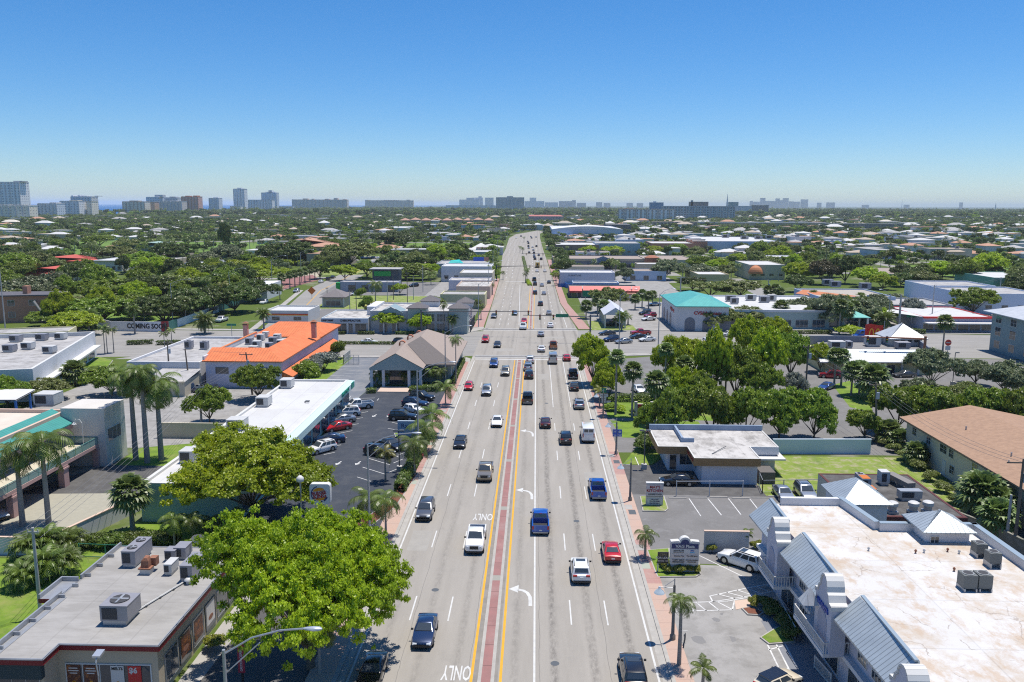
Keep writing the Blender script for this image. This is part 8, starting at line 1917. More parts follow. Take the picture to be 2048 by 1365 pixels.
signal_arm(1845,745,7.5,-14,'rust-brown mast-arm signal pole before the slate office',(.6,.9),m=rust,r=.28)
def island(pts,m,label=None):
 P=ccw(pxpoly(pts));b=MB();b.prism(inset(P,-.14),0,.12,0);struct('island_kerb',b,kerb_m);b=MB();b.prism(P,0,.15,0);struct('island_bed',b,m)
island([Q4(*p)for p in((330,230),(505,215),(515,330),(760,330),(775,430),(740,452),(420,455),(395,400))],grass_m)
island([Q4(*p)for p in((1155,735),(1215,725),(1320,765),(1290,785),(1200,780))],mulch);island([Q4(*p)for p in((1315,985),(1420,920),(1500,880),(1590,1020),(1380,1035))],grass_m)
island([Q3(*p)for p in((415,785),(640,780),(680,905),(650,930),(440,925))],grass_dry);island([Q1(*p)for p in((975,625),(1120,625),(1120,658),(985,658))],grass_m)
island([(690,1062),(735,1058),(790,1015),(835,948),(822,944),(778,1003),(738,1035),(700,1045)],mulch)
island([(160,728),(195,715),(225,722),(215,735),(175,740)],grass_m)
b=MB();p=[at(*Q4(*q))for q in((1080,660),(1250,640),(1265,700),(1090,738))];b.face([(x,y,.03)for x,y,_ in p][::1]);struct('ramp',b,MATS['peach_paving'])
def rounded(w,h,r,n=5):
 out=[]
 for cx_,cz,a0 in((w/2-r,h/2-r,0),(-w/2+r,h/2-r,PI/2),(-w/2+r,-h/2+r,PI),(w/2-r,-h/2+r,PI*1.5)):
  for k in range(n+1):t=a0+PI/2*k/n;out.append((cx_+r*math.cos(t),cz+r*math.sin(t)))
 return out
def panel(mb,prof,y0,y1,cx_=0,cz=0,m=0):
 mb.loft([[(cx_+a,y0,cz+z)for a,z in prof],[(cx_+a,y1,cz+z)for a,z in prof]],m)
x,y,_=at(645,1088);h=8.6
zt=height_for(x,y,967);W_=50*mpp(1088)*(HCAM-zt)/HCAM;zc=zt-W_*.5
o=thing('burger_sign','rounded pylon sign with red burger lettering between orange buns and a blue swoosh','sign',(x,y,0))
b=MB();b.box(-.3,-.15,0,.3,.15,zc);link('post',b.mesh('post',steel),o)
b=MB();panel(b,rounded(W_,W_*1.02,W_*.13),-.35,.35,0,zc);link('cabinet',b.mesh('cabinet',white,30),o)
b=MB();panel(b,rounded(W_*.93,W_*.95,W_*.10),-.37,-.36,0,zc);fc=link('face',b.mesh('face',pale_sign),o)
tl=R(10);Rr=W_*.33
def tilt(a,z):return(a*math.cos(tl)-z*math.sin(tl),a*math.sin(tl)+z*math.cos(tl))
def shape(name,pts,m,d):b=MB();q=[tilt(a,z)for a,z in pts];b.face([(a-W_*.02,-.37-d,zc+z)for a,z in q]);q=link(name,b.mesh(name,m),o);return q
arc=lambda r,t0,t1,n=14:[(r*math.cos(t0+(t1-t0)*k/n),r*math.sin(t0+(t1-t0)*k/n))for k in range(n+1)]
shape('swoosh',arc(Rr*1.28,R(95),R(235))+arc(Rr*1.12,R(235),R(95)),sign_blue if False else navy,.012)
shape('swoosh',arc(Rr*1.3,R(260),R(282))+arc(Rr*1.06,R(282),R(260)),navy,.012);shape('swoosh',arc(Rr*1.3,R(292),R(330))+arc(Rr*1.02,R(330),R(292)),navy,.012)
shape('bun',[(-Rr*.78,Rr*.50)]+[(Rr*.86*math.cos(t),Rr*.50+Rr*.50*math.sin(t))for t in[PI-PI*k/12 for k in range(13)]][1:-1][::1]+[(Rr*.86,Rr*.50)],orange_s,.012)
shape('bun',[(-Rr*.70,-Rr*.56)]+[(Rr*.80*math.cos(t),-Rr*.56-Rr*.42*math.sin(t))for t in[PI-PI*k/12 for k in range(13)]][1:-1]+[(Rr*.80,-Rr*.56)],orange_s,.012)
rv,uv=Vector((math.cos(tl),0,math.sin(tl))),Vector((-math.sin(tl),0,math.cos(tl)))
letter('BURGER',Rr*.66,mat('letter_dark_red',(.33,.01,.02),.4),o,Vector((x-W_*.02,y-.40,zc))+uv*Rr*.20,rv,uv,.015,bold=.010,sx=.86)
letter('KING',Rr*.86,MATS['letter_dark_red'],o,Vector((x-W_*.02,y-.40,zc))-uv*Rr*.33,rv,uv,.015,bold=.018,sx=.95)
x0,y0,_=at(*Q4(515,410));x1=at(*Q4(760,415))[0];W_=x1-x0;xc=(x0+x1)/2
s_=height_for(xc,y0,Q4(0,100)[1]);
o=thing('plaza_sign','white plaza pylon with arched navy top, tenant panels and house number base','sign',(xc,y0,0))
b=MB();b.box(-W_*.49,-.22,0,W_*.49,.22,s_*.28);link('base',b.mesh('base',grey_wall),o)
prof=[(-W_/2,s_*.26),(W_/2,s_*.26),(W_/2,s_*.80)];prof+=[(W_*.52,s_*.82),(W_*.5,s_*.88),(W_*.24,s_*.9)]+[(W_*.2*math.cos(t),s_*.86+s_*.14*math.sin(t))for t in[PI*.05+PI*.9*k/8 for k in range(9)]]+[(-W_*.24,s_*.9),(-W_*.5,s_*.88),(-W_*.52,s_*.82),(-W_/2,s_*.80)]
b=MB();panel(b,prof,-.28,.28);link('cabinet',b.mesh('cabinet',white),o)
prof2=[(-W_*.47,s_*.69),(W_*.47,s_*.69),(W_*.47,s_*.82),(W_*.2,s_*.83)]+[(W_*.15*math.cos(t),s_*.84+s_*.1*math.sin(t))for t in[PI*k/8 for k in range(9)]]+[(-W_*.2,s_*.83),(-W_*.47,s_*.82)]
b=MB();panel(b,prof2,-.30,-.285);hd=link('header_panel',b.mesh('header_panel',navy),o)
P_=lambda u,v:(xc+u*W_,y0-.33,v*s_)
letter('VAG Plaza',s_*.115,white,o,P_(0,.755),(1,0,0),(0,0,1),.01,bold=.012)
for u0,u1,v0,v1,mm in((-.46,.02,.565,.67,white),(.05,.46,.565,.67,white),(-.46,.02,.43,.545,cream_sign),(.05,.46,.43,.545,cream_sign),(-.46,.02,.285,.41,cream_sign),(.05,.46,.285,.41,cream_sign)):
 b=MB();b.box(u0*W_,-.30,v0*s_,u1*W_,-.285,v1*s_);link('tenant_panel',b.mesh('tenant_panel',mm),o)
b=MB();b.box(.18*W_,-.31,.572*s_,.34*W_,-.302,.60*s_);link('blue_mark',b.mesh('blue_mark',mat('light_blue_mark',(.12,.40,.65),.5)),o)
for t_,u,v,sz in(('EPIC',.26,.635,.05),('The UPS Store',.255,.487,.045),('Minuteman Press',-.2,.487,.036),('TASTY JOINT',-.22,.375,.05),('SMOKE SHOP',-.22,.322,.05),('954-328-4000',.255,.325,.038),('STORAGE & RECORDS',.255,.375,.03),('ADVANCED CARE',-.22,.64,.032),('MEDICAL CENTER',-.22,.595,.032)):
 letter(t_,s_*sz*1.05,black if u<.2 or v<.6 else sign_blue,o,P_(u,v),(1,0,0),(0,0,1),.006,bold=.004)
letter('41-51',s_*.075,black,o,(xc,y0-.24,s_*.2),(1,0,0),(0,0,1),.01,bold=.006)
x0,y0,_=at(*Q4(410,415));x1=at(*Q4(500,415))[0];zt=height_for(x0,y0,Q4(0,236)[1]);zb=height_for(x0,y0,Q4(0,332)[1])
o=thing('lease_board','dark for-lease board on two posts beside the plaza pylon','sign',((x0+x1)/2,y0,0));hw=(x1-x0)/2*1.05
for s_ in(-1,1):b=MB();b.box(s_*hw*.9-.05,-.05,0,s_*hw*.9+.05,.05,zb+.1);link('post',b.mesh('post',white),o)
b=MB();b.box(-hw,-.06,zb,hw,.06,zt);link('panel',b.mesh('panel',mat('lease_charcoal',(.035,.035,.03),.5)),o)
for t_,v,sz,mm in(('CBRE',.80,.26,mat('khaki_letter',(.28,.23,.12),.6)),('FOR LEASE',.50,.26,white),('954 356 1180',.22,.16,cream_sign)):letter(t_,(zt-zb)*sz,mm,o,((x0+x1)/2,y0-.07,zb+(zt-zb)*v),(1,0,0),(0,0,1),.005,bold=.006)
x0,y0,_=at(*Q3(462,868));x1=at(*Q3(632,868))[0];zt=height_for(x0,y0,Q3(0,640)[1]);zm=height_for(x0,y0,Q3(0,765)[1]);xc=(x0+x1)/2;W_=x1-x0
o=thing('kitchen_sign','pale takeaway pylon with red brush lettering above a phone number panel','sign',(xc,y0,0))
b=MB();b.box(-W_/2,-.2,0,W_/2,.2,zt);link('slab',b.mesh('slab',cream_sign),o);b=MB();b.box(-W_*.52,-.26,zt-.02,W_*.52,.26,zt+.12);link('top_cap',b.mesh('top_cap',white),o)
b=MB();b.box(-W_*.47,-.23,zm+.02,W_*.47,-.205,zt-.12);link('name_panel',b.mesh('name_panel',mat('sign_pale_pink',(.62,.56,.54),.5)),o);b=MB();b.box(-W_/2,-.22,zm-.05,W_/2,-.2,zm-.01);link('divider',b.mesh('divider',dark_grey),o)
b=MB();b.box(-W_*.45,-.23,zm*.18,W_*.45,-.205,zm*.78);link('phone_panel',b.mesh('phone_panel',white),o)
hh=zt-zm
for t_,z,sz,mm in(("MAY'S",zm+hh*.72,.30,red_sign),('KITCHEN',zm+hh*.43,.30,red_sign),('CHINESE FOOD',zm+hh*.15,.15,dark_grey)):letter(t_,hh*sz,mm,o,(xc,y0-.235,z),(1,0,0),(0,0,1),.01,bold=.012)
for t_,z,sz in(('FREE DELIVERY',.68,.10),('954-782-8888',.50,.15),('954-783-0818',.30,.15)):letter(t_,zm*sz*1.1,navy,o,(xc,y0-.235,zm*z),(1,0,0),(0,0,1),.006,bold=.006)
x0,y0,_=at(1270,832);x1=at(1304,832)[0];zt=height_for(x0,y0,808);xc=(x0+x1)/2;W_=x1-x0
o=thing('arch_sign','low garden sign with yellow double arch on a dark red panel','sign',(xc,y0,0));b=MB();b.box(-W_/2-.15,-.25,0,-W_/2+.35,.25,zt+.4);b.box(W_/2-.35,-.25,0,W_/2+.15,.25,zt+.4);b.box(-W_/2,-.2,0,W_/2,.2,zt);link('surround',b.mesh('surround',cream_sign),o)
pw_=W_*.36;b=MB();b.box(-pw_,-.26,zt*.16,pw_,-.2,zt*.97);link('panel',b.mesh('panel',red_sign),o)
def arches(o,cx_,cz,w_,h_,yy,m,nm='arch'):
 b=MB()
 for s_ in(-1,1):
  pts=[(cx_+s_*w_*.25+w_*.23*math.cos(t),cz+h_*math.sin(t))for t in[PI*k/12 for k in range(13)]];inn_=[(cx_+s_*w_*.25+w_*.13*math.cos(t),cz+h_*.88*math.sin(t))for t in[PI*k/12 for k in range(13)]]
  for k in range(12):b.face([(pts[k][0],yy,pts[k][1]),(pts[k+1][0],yy,pts[k+1][1]),(inn_[k+1][0],yy,inn_[k+1][1]),(inn_[k][0],yy,inn_[k][1])][::-1])
 return link(nm,b.mesh(nm,m),o)
arches(o,0,zt*.25,pw_*1.6,zt*.6,-.27,gold)
x,y,_=at(1766,690);o=thing('red_flag','red flag with yellow double arch flying over the drive-in roof','flag',(x,y,0));z=height_for(x,y,665);b=MB();b.tube([(0,0,0),(0,0,z+3)],[.12,.08],8);link('pole',b.mesh('pole',steel),o)
b=MB();b.loft([[(-5+i*.8,.25*math.sin(i*1.3)+dy,z+.2*math.sin(i*.9)+dz*(2.0))for dy,dz in((-.02,-1),(-.02,1),(.02,1),(.02,-1))]for i in range(7)]);link('cloth',b.mesh('cloth',red_sign2),o);arches(o,-2.6,z-1.1,3.2,2.2,-.34,gold)
x,y,_=at(816,875);zt=height_for(x,y,842);o=thing('clinic_sign','pale grey-blue clinic sign board behind the street palms','sign',(x,y,0));b=MB();b.box(-1.6,-.2,.2,1.6,.2,zt);link('board',b.mesh('board',mat('clinic_board',(.40,.48,.56),.6)),o);letter('Rx',1.0,navy,o,(x-.5,y-.21,zt*.7),(1,0,0),(0,0,1),.01);letter('CLINIC',.5,white,o,(x,y-.21,zt*.35),(1,0,0),(0,0,1),.01);b=MB();b.box(-.3,-.3,0,.3,.3,.25);link('footing',b.mesh('footing',kerb_m),o)
x,y,_=at(1233,912);o=thing('hospital_sign','blue square H and pictogram road signs on the walk by the takeaway lawn','sign',(x,y-.3,0));b=MB();b.tube([(0,.0,0),(0,0,4.6)],.05,8);link('post',b.mesh('post',steel),o);z0=height_for(x,y,866)
for u,v,w_,h_ in((-.36,.25,.32,.36),(.36,.25,.32,.36),(-.36,-.3,.32,.16),(.36,-.3,.32,.16)):b=MB();b.box(u-w_,-.08,z0+v-h_,u+w_,-.05,z0+v+h_);link('plate',b.mesh('plate',sign_blue),o)
letter('H',.55,white,o,(x-.36,y-.39,z0+.25),(1,0,0),(0,0,1),.005,bold=.01);b=MB();b.tube([(.36,-.085,z0+.25),(.36,-.09,z0+.25)],.2,12);link('pictogram',b.mesh('pictogram',white),o)
for u in(-.36,.36):b=MB();b.box(u-.16,-.09,z0-.34,u+.1,-.082,z0-.26);b.face([(u+.1,-.088,z0-.4),(u+.24,-.088,z0-.3),(u+.1,-.088,z0-.2)]);link('pointer',b.mesh('pointer',white),o)
x,y,_=at(1207,825);o=thing('route_sign','white route shields with green marker on a post by the inland walk','sign',(x,y,0));b=MB();b.tube([(0,0,0),(0,0,4.4)],.05,8);link('post',b.mesh('post',steel),o)
for z,w_,h_,mm,t_ in((4.0,.42,.42,green_s,'1'),(3.1,.75,.28,white,'SOUTH'),(2.5,.42,.32,white,'814'),(1.95,.38,.18,white,'')):
 b=MB();b.box(-w_,-.06,z-h_,w_,-.03,z+h_);link('plate',b.mesh('plate',mm),o)
 if t_:letter(t_,.32,black if mm is white else white,o,(x,y-.065,z),(1,0,0),(0,0,1),.004)
b=MB();b.box(.45,-.06,1.78,1.2,-.03,2.12);link('plate',b.mesh('plate',white),o)
x,y,_=at(722,1062);o=thing('road_sign','back of a plain grey road sign by the front planter palms','sign',(x,y,0));b=MB();b.tube([(0,0,0),(0,0,3.0)],.05,8);link('post',b.mesh('post',steel),o);b=MB();b.box(-.32,-.05,2.1,.32,-.02,3.1);link('plate',b.mesh('plate',mat('sign_back',(.30,.27,.22),.5,.3)),o)
a=at(483,1310,3.0);o=thing('clearance_sign','narrow red CAUTION CLEARANCE hanging board on a black post by the drive-through','sign',(a[0],a[1],0));b=MB();b.tube([(0,0,0),(0,0,4.0)],.11,8);link('post',b.mesh('post',black),o);b=MB();b.box(-.26,-.14,1.6,.26,-.1,4.1);link('board',b.mesh('board',mat('caution_red',(.30,.02,.05),.5)),o)
letter('CAUTION CLEARANCE',.26,white,o,(a[0],a[1]-.15,2.85),(0,0,1),(-1,0,0),.004,bold=.004,sx=.82)
a=at(214,1348,2.6);o=thing('lot_lamp','silver shoebox lamp on a slim pole before the burger shop windows','street lamp',(a[0]+.8,a[1]-2.5,0));b=MB();b.tube([(0,0,0),(0,0,4.0),(-.15,.1,4.9),(-.2,.3,5.2)],.05,8);link('pole',b.mesh('pole',steel),o);b=MB();b.obox((-.2,.6,5.3),(.28,0,0),(0,.36,.06),(0,-.02,.09));link('lamp_head',b.mesh('lamp_head',mat('bright_alu',(.62,.64,.66),.3,.6)),o)
x,y,_=at(1140,592+26);o=thing('guide_sign','green highway guide board behind the inland walk past the junction','sign',(x+8,y,0));z=5.5;b=MB();b.box(-3.6,-.1,z-1.1,3.6,.1,z+1.1);link('board',b.mesh('board',green_s),o)
for s_ in(-2.6,2.6):b=MB();b.tube([(s_,.15,0),(s_,.15,z+1)],.1,8);link('post',b.mesh('post',steel),o)
letter('I-95  US 1',1.0,white,o,(x+8,y-.12,z),(1,0,0),(0,0,1),.01)
x,y,_=at(1796,716);o=thing('no_entry_sign','round red no-entry sign over a white arrow plate before the slate office','sign',(x+22,y+3,0));X_=at(1893,722);o.location=(X_[0],X_[1],0);b=MB();b.tube([(0,0,0),(0,0,5)],.07,8);link('post',b.mesh('post',steel),o);b=MB();b.tube([(0,-.1,4.4),(0,-.04,4.4)],.75,18);link('disc',b.mesh('disc',red_sign2),o);b=MB();b.box(-.5,-.12,4.3,.5,-.11,4.5);link('bar',b.mesh('bar',white),o);b=MB();b.box(-.6,-.1,2.6,.6,-.05,3.6);link('plate',b.mesh('plate',white),o)
for px_,py_,lb in((624,598,'small orange diamond work sign beside the park road'),):x,y,_=at(px_,py_);o=thing('work_sign',lb,'sign',(x,y,0));b=MB();b.tube([(0,0,0),(0,0,3)],.08,6);link('post',b.mesh('post',steel),o);b=MB();b.obox((0,-.08,3.2),(.8,0,.8),(0,.03,0),(-.8,0,.8));link('plate',b.mesh('plate',mat('work_orange',(.62,.16,.02),.5)),o)
for px_,py_,lb in((464,675,'green street-name plates on the corner of the park road'),):x,y,_=at(px_,py_);o=thing('street_name_sign',lb,'sign',(x,y,0));b=MB();b.tube([(0,0,0),(0,0,3.6)],.08,6);link('post',b.mesh('post',steel),o);b=MB();b.box(-1.3,-.05,3.2,1.3,.05,3.8);link('plate',b.mesh('plate',green_s),o)
x,y,_=at(1908*0+1801,658);o=thing('street_name_sign','green street-name plate at the inland side street','sign',(x+3,y,0));b=MB();b.tube([(0,0,0),(0,0,4)],.08,6);link('post',b.mesh('post',steel),o);b=MB();b.box(-1.5,-.05,3.5,1.5,.05,4.2);link('plate',b.mesh('plate',green_s),o)
def fence(label,pts,h,m,name='banner_fence',th=.08,post=True):
 o=thing(name,label,'fence',(*pts[0][:2],0));b=MB()
 for i in range(len(pts)-1):
  p,q=Vector((*pts[i][:2],0)),Vector((*pts[i+1][:2],0));u=(q-p)/2;n=Vector((u.y,-u.x,0)).normalized()*th;b.obox((p+q)/2+Vector((0,0,h/2)),u,n,(0,0,h/2))
 part('panel',b,m,o);return o
F=[at(x,y)[:2]for x,y in((196,655),(222,662),(268,663),(323,664),(331,664),(355,655),(437,624),(525,592))]
fence('pale construction banner fence with cream lettering seaward of the big banner',F[0:3],2.8,mat('banner_grey',(.66,.65,.64),.7))
o=fence('construction banner reading COMING SOON in black on the corner fence',F[2:4],2.9,mat('banner_silver',(.74,.74,.76),.7));letter('COMING SOON',2.0,black,o,((F[2][0]+F[3][0])/2,(F[2][1]+F[3][1])/2-.15,1.5),(F[3][0]-F[2][0],F[3][1]-F[2][1],0),(0,0,1),.02,bold=.06,sx=.85)
fence('red end panel of the banner fence at the street corner',[F[3],(F[4][0]+.8,F[4][1]+.6)],2.9,mat('banner_red',(.40,.05,.05),.7));fence('green screened fence on the corner turning to the park road',F[4:6],2.6,mat('banner_teal',(.05,.17,.15),.7));
o=fence('white banner fence with grey lettering along the park road',F[5:7],2.4,mat('banner_white',(.74,.74,.74),.7));d_=Vector((F[6][0]-F[5][0],F[6][1]-F[5][1],0));c_=lerp((*F[5],0),(*F[6],0),.8)+Vector((d_.y,-d_.x,0)).normalized()*.14;letter('COMING SOON',1.7,mat('letter_mid_grey',(.2,.2,.22),.6),o,(c_.x,c_.y,1.3),d_,(0,0,1),.02,bold=.03)
fence('dark green screen fence under the trees along the park road',F[6:8],2.4,MATS['banner_teal'])
a,b_=at(1545,908),at(1740,908);wall_run('long pale blue wall between the takeaway lawn and the tree-lined lot',[a[:2],b_[:2]],2.2,mat('pale_blue_render',(.58,.68,.78),.85,col2=(.52,.62,.72),scale=.3),name='boundary_wall')
a,b_=at(*Q4(812,232)),at(*Q4(1300,240));wall_run('grey garden wall with peach coping behind the white parked car',[a[:2],(22.9,b_[1])],2.3,grey_wall,cap=peach_wall,name='garden_wall')
wall_run('mossy grey wall strip along the apartment house',[(46.5,98),(51,88),(54,76)],1.6,mat('mossy_wall',(.27,.26,.22),.9,col2=(.17,.17,.13),scale=1.2),name='boundary_wall')
def rail_fence(label,pts,h,m,step_=2.4,rails=(.95,.5),name='rail_fence',mesh=None,pick=0.0):
 o=thing(name,label,'fence',(*pts[0][:2],0));b=MB()
 for i in range(len(pts)-1):
  p,q=Vector((*pts[i][:2],0)),Vector((*pts[i+1][:2],0));L=(q-p).length;k=max(1,int(L/step_));u=(q-p)/2
  for z in rails:b.obox((p+q)/2+Vector((0,0,h*z)),u,Vector((u.y,-u.x,0)).normalized()*.03,(0,0,.03))
  if pick:
   n=int(L/pick)
   for j in range(n):v=p+(q-p)*((j+.5)/n);b.box(v.x-.02,v.y-.02,.05,v.x+.02,v.y+.02,h*.95)
  for j in range(k+1):v=p+(q-p)*(j/k);pb=MB();pb.box(v.x-.05,v.y-.05,0,v.x+.05,v.y+.05,h);pp=part('post',pb,m,o)
 part('rail',b,m,o);return o
rail_fence('white tubular fence between the takeaway and the shared lot',[at(*Q3(770,770))[:2],at(*Q3(1440,768))[:2]],2.0,mat('fence_white_pipe',(.55,.56,.57),.5),3.4,(.97,));rail_fence('grey chain fence along the back of the shared lot by the lawn',[at(*Q3(1640,745))[:2],at(1650,985)[:2]],1.8,steel,2.6,(.97,.1));rail_fence('thin chain fence at the takeaway rear corner',[(29.7,105.2),at(*Q3(1640,745))[:2]],1.8,steel,2.4,(.97,.1))
rail_fence('white picket railing along the plaza walk, farther piece',[at(*Q4(1440,690))[:2],at(*Q4(1600,985))[:2]],1.1,white,2.2,(.95,.12),'walk_railing',pick=.16);rail_fence('white picket railing along the plaza walk at the bottom edge',[at(*Q4(1770,1240))[:2],(at(*Q4(1820,1330))[0]+.4,at(*Q4(1820,1400))[1])],1.1,white,2.0,(.95,.12),'walk_railing',pick=.16)
rail_fence('green mesh fence at the edge of the burger lawn',[(-47.5,80.2),(-36,79.5)],1.5,mat('fence_green',(.03,.18,.12),.6),2.5,(.97,.06));rail_fence('white gate enclosure for bins beside the cross street',[(-44.2,193),(-44.2,186),(-40.6,186)],2.2,white,1.2,(.97,.5,.1),pick=.25,name='bin_enclosure')
for i,q in enumerate(((785,795),(1000,793),(1200,787),(1425,797),(1625,793),(1790,778))):x,y,_=at(*Q3(*q));o=thing('wheel_stop','concrete wheel stop in the shared lot, %s from the kitchen sign'%nth(i),'wheel stop',(x,y,0),.02);b=MB();b.loft([[(-1.15,-.12,0),(1.15,-.12,0),(1.15,.12,0),(-1.15,.12,0)],[(-1.1,-.07,.14),(1.1,-.07,.14),(1.1,.07,.14),(-1.1,.07,.14)]]);link('block',b.mesh('block',kerb_m),o)
x,y,_=at(*Q4(645,1035));o=thing('bicycle','upright bicycle chained by the plaza entrance palm','bicycle',(x,y,0),1.3)
for s_ in(-.5,.5):
 b=MB();ring_=[(s_+.33*math.cos(t),0,.35+.33*math.sin(t))for t in[2*PI*k/16 for k in range(17)]];b.tube(ring_,.03,5,cap=False);link('wheel',b.mesh('wheel',tyre_m),o)
b=MB();b.tube([(-.5,0,.35),(-.15,0,.8),(.35,0,.85),(.5,0,.35)],.03,5);b.tube([(-.15,0,.8),(0,0,.35),(.35,0,.85)],.03,5);link('frame',b.mesh('frame',dark_grey),o);b=MB();b.box(-.3,-.07,.86,-.05,.07,.93);link('saddle',b.mesh('saddle',black),o);b=MB();b.tube([(.38,-.25,1.02),(.38,.25,1.02)],.02,5);link('handlebar',b.mesh('handlebar',steel),o)
x,y,_=at(*Q1(1268,795));o=thing('litter_bin','dark litter bin on the ocean-side walk by the lamp post','bin',(x,y,.1));b=MB();b.tube([(0,0,0),(0,0,1.0)],[.3,.36],12);link('body',b.mesh('body',dark_grey,50),o);b=MB();b.tube([(0,0,1.0),(0,0,1.15)],[.38,.15],12);link('lid',b.mesh('lid',black,50),o)
x,y,_=at(*Q1(1235,860));o=thing('parked_scooter','dark red and black scooter leaning on the ocean-side walk','scooter',(x,y,.1),.3)
for s_ in(-.6,.6):b=MB();b.tube([(-.07,s_,.28),(.07,s_,.28)],.28,14);link('wheel',b.mesh('wheel',tyre_m),o)
b=MB();b.loft([[(-.16,-.85,.4),(.16,-.85,.4),(.16,-.85,.8),(-.16,-.85,.8)],[(-.2,-.2,.3),(.2,-.2,.3),(.2,-.2,.8),(-.2,-.2,.8)],[(-.15,.2,.25),(.15,.2,.25),(.15,.2,.4),(-.15,.2,.4)],[(-.2,.5,.3),(.2,.5,.3),(.12,.55,1.0),(-.12,.55,1.0)]]);link('body',b.mesh('body',PAINT['dark red']),o);b=MB();b.box(-.17,-.8,.8,.17,-.1,.9);link('seat',b.mesh('seat',black),o);b=MB();b.tube([(-.35,.45,1.1),(.35,.45,1.1)],.03,6);link('handlebar',b.mesh('handlebar',black),o)
for px_,py_,lb,m_ in((360,757,'bright blue wheeled bin against the grey flat-roofed shop wall',blue_paint),(372,756,'dark wheeled bin beside the blue one',dark_grey)):x,y,_=at(px_,py_);o=thing('wheeled_bin',lb,'bin',(x,y,0));b=MB();b.loft([[(-.5,-.5,0),(.5,-.5,0),(.5,.5,0),(-.5,.5,0)],[(-.65,-.6,1.6),(.65,-.6,1.6),(.65,.6,1.6),(-.65,.6,1.6)]]);link('body',b.mesh('body',m_),o);b=MB();b.box(-.7,-.65,1.6,.7,.65,1.72);link('lid',b.mesh('lid',m_),o)
x,y,_=at(1563,905);o=thing('condenser_unit','dark condenser on the ground by the pale blue wall','air conditioner',(x,y,0));b=MB();b.box(-.6,-.5,0,.6,.5,1.1);link('casing',b.mesh('casing',ac_dark),o);b=MB();b.tube([(0,0,1.1),(0,0,1.16)],.42,14);link('fan_grille',b.mesh('fan_grille',steel),o)
C=car_px
C('sedan','black',733,1392,'t','black sedan half in the shade of the huge tree at the bottom edge')
C('sedan','navy blue',843,1303,'t','dark blue sedan beside the huge tree, coming down the outer lane')
C('pickup','white',948,1112,'t','white double-cab pickup coming down the lane by the median')
C('suv','grey',846,1046,'t','grey three-row wagon coming down the kerb lane by the front palms')
C('pickup','champagne',968,967,'t','champagne pickup with bed cover in the lane by the median')
C('sedan','black',918,900,'t','black sedan with red and white bumper plate in the middle lane')
C('sedan','white',993,857,'t','white saloon with sunroof coming down the lane by the median')
C('suv','silver',972,794,'t','silver wagon in the middle lane behind the red car')
C('hatch','red',936,783,'t','bright red small car in the kerb lane before the bank')
C('suv','gold',1010,754,'t','pale gold minivan in the lane by the median near the stop line')
C('suv','blue',987,737,'t','blue wagon just over the near stop line')
C('suv','red',970,687,'t','red pickup-like wagon in the middle of the junction');C('sedan','dark grey',994,697,'t','dark slate sedan in the middle of the junction, behind the blue wagon')
C('suv','black',1272,1392,'a','black wagon with sun-lit roof at the bottom edge beside the plaza palms')
C('suv','white',1163,1172,'a','white crossover driving away in the middle lane');C('sedan','red',1226,1131,'a','crimson saloon driving away in the kerb lane')
C('pickup','bright blue',1081,1073,'a','bright blue pickup with open bed in the turn lane');C('pickup','bright blue',1198,1003,'a','second blue pickup, with silver bed floor, in the kerb lane')
C('suv','black',1132,892,'a','black wagon with red tail lamps beside the white van');C('van','white',1177,888,'a','tall white delivery van in the kerb lane');C('sedan','maroon',1091,859,'a','maroon sedan driving away beside the turn arrow')
C('suv','silver',1159,821,'a','silver crossover in the kerb lane by the arch sign garden');C('pickup','black',1055,811,'a','black pickup in the turn lane behind the queue');C('sedan','black',1149,784,'a','black sedan in the kerb lane behind the black pickup')
C('pickup','black',1147,760,'a','black pickup partly in tree shade by the inland kerb');C('suv','black',1058,760,'a','dark wagon second in the turn-lane queue');C('suv','silver',1056,744,'a','silver wagon with red lamps third in the turn-lane queue');C('suv','white',1060,729,'a','white wagon heading the turn-lane queue')
C('van','silver',1106,730,'a','pale panel van waiting at the stop line');C('sedan','red',1134,724,'a','red sedan at the stop line beside the pale van')
C('sedan','white',1083,706,'a','white sedan crossing the junction');C('pickup','orange',1107,700,'a','orange-bodied truck crossing the junction');C('sedan','silver',1082,675,'a','silver-blue sedan leaving the junction')
C('pickup','white',1046,661,'t','white pickup waiting beside the far median nose','cars beyond the junction' if False else None,False);C('sedan','red',1048,648,'t','red car behind the white pickup at the far median',None,False);C('sedan','steel blue',1029,632,'t','blue-grey sedan approaching the far crosswalk',None,False);C('sedan','grey',987,638,'t','grey sedan approaching along the ocean-side kerb past the junction',None,False)
q3=lambda x,y:(800+x/4.876,380+y/4.876)
far_cars=[('sedan','white',(1101,657)),('sedan','silver',(1098,631)),('suv','black',(1081,613)),('sedan','silver',(1088,591)),('suv','black',(1070,590)),('sedan','silver',(1084,574)),('suv','black',(1070,572)),('sedan','dark grey',(1098,568)),('pickup','black',(1068.5,563.5)),('sedan','white',(1074,545)),('sedan','white',(1090,545)),('suv','black',q3(1316,685)),('sedan','dark grey',q3(1310,664)),('sedan','silver',q3(1307,650)),('suv','black',q3(1376,687)),('sedan','grey',q3(1353,646)),('suv','black',q3(1306,626)),('sedan','silver',q3(1300,596)),('sedan','black',q3(1260,620)),('sedan','silver',q3(1255,576)),('suv','black',q3(1330,559)),('sedan','white',q3(1293,566)),('suv','dark grey',q3(1252,558)),('suv','black',q3(1252,530)),('sedan','grey',q3(1246,512)),('sedan','dark grey',q3(1284,476)),('sedan','grey',q3(1276,464)),('sedan','silver',q3(1327,467))]
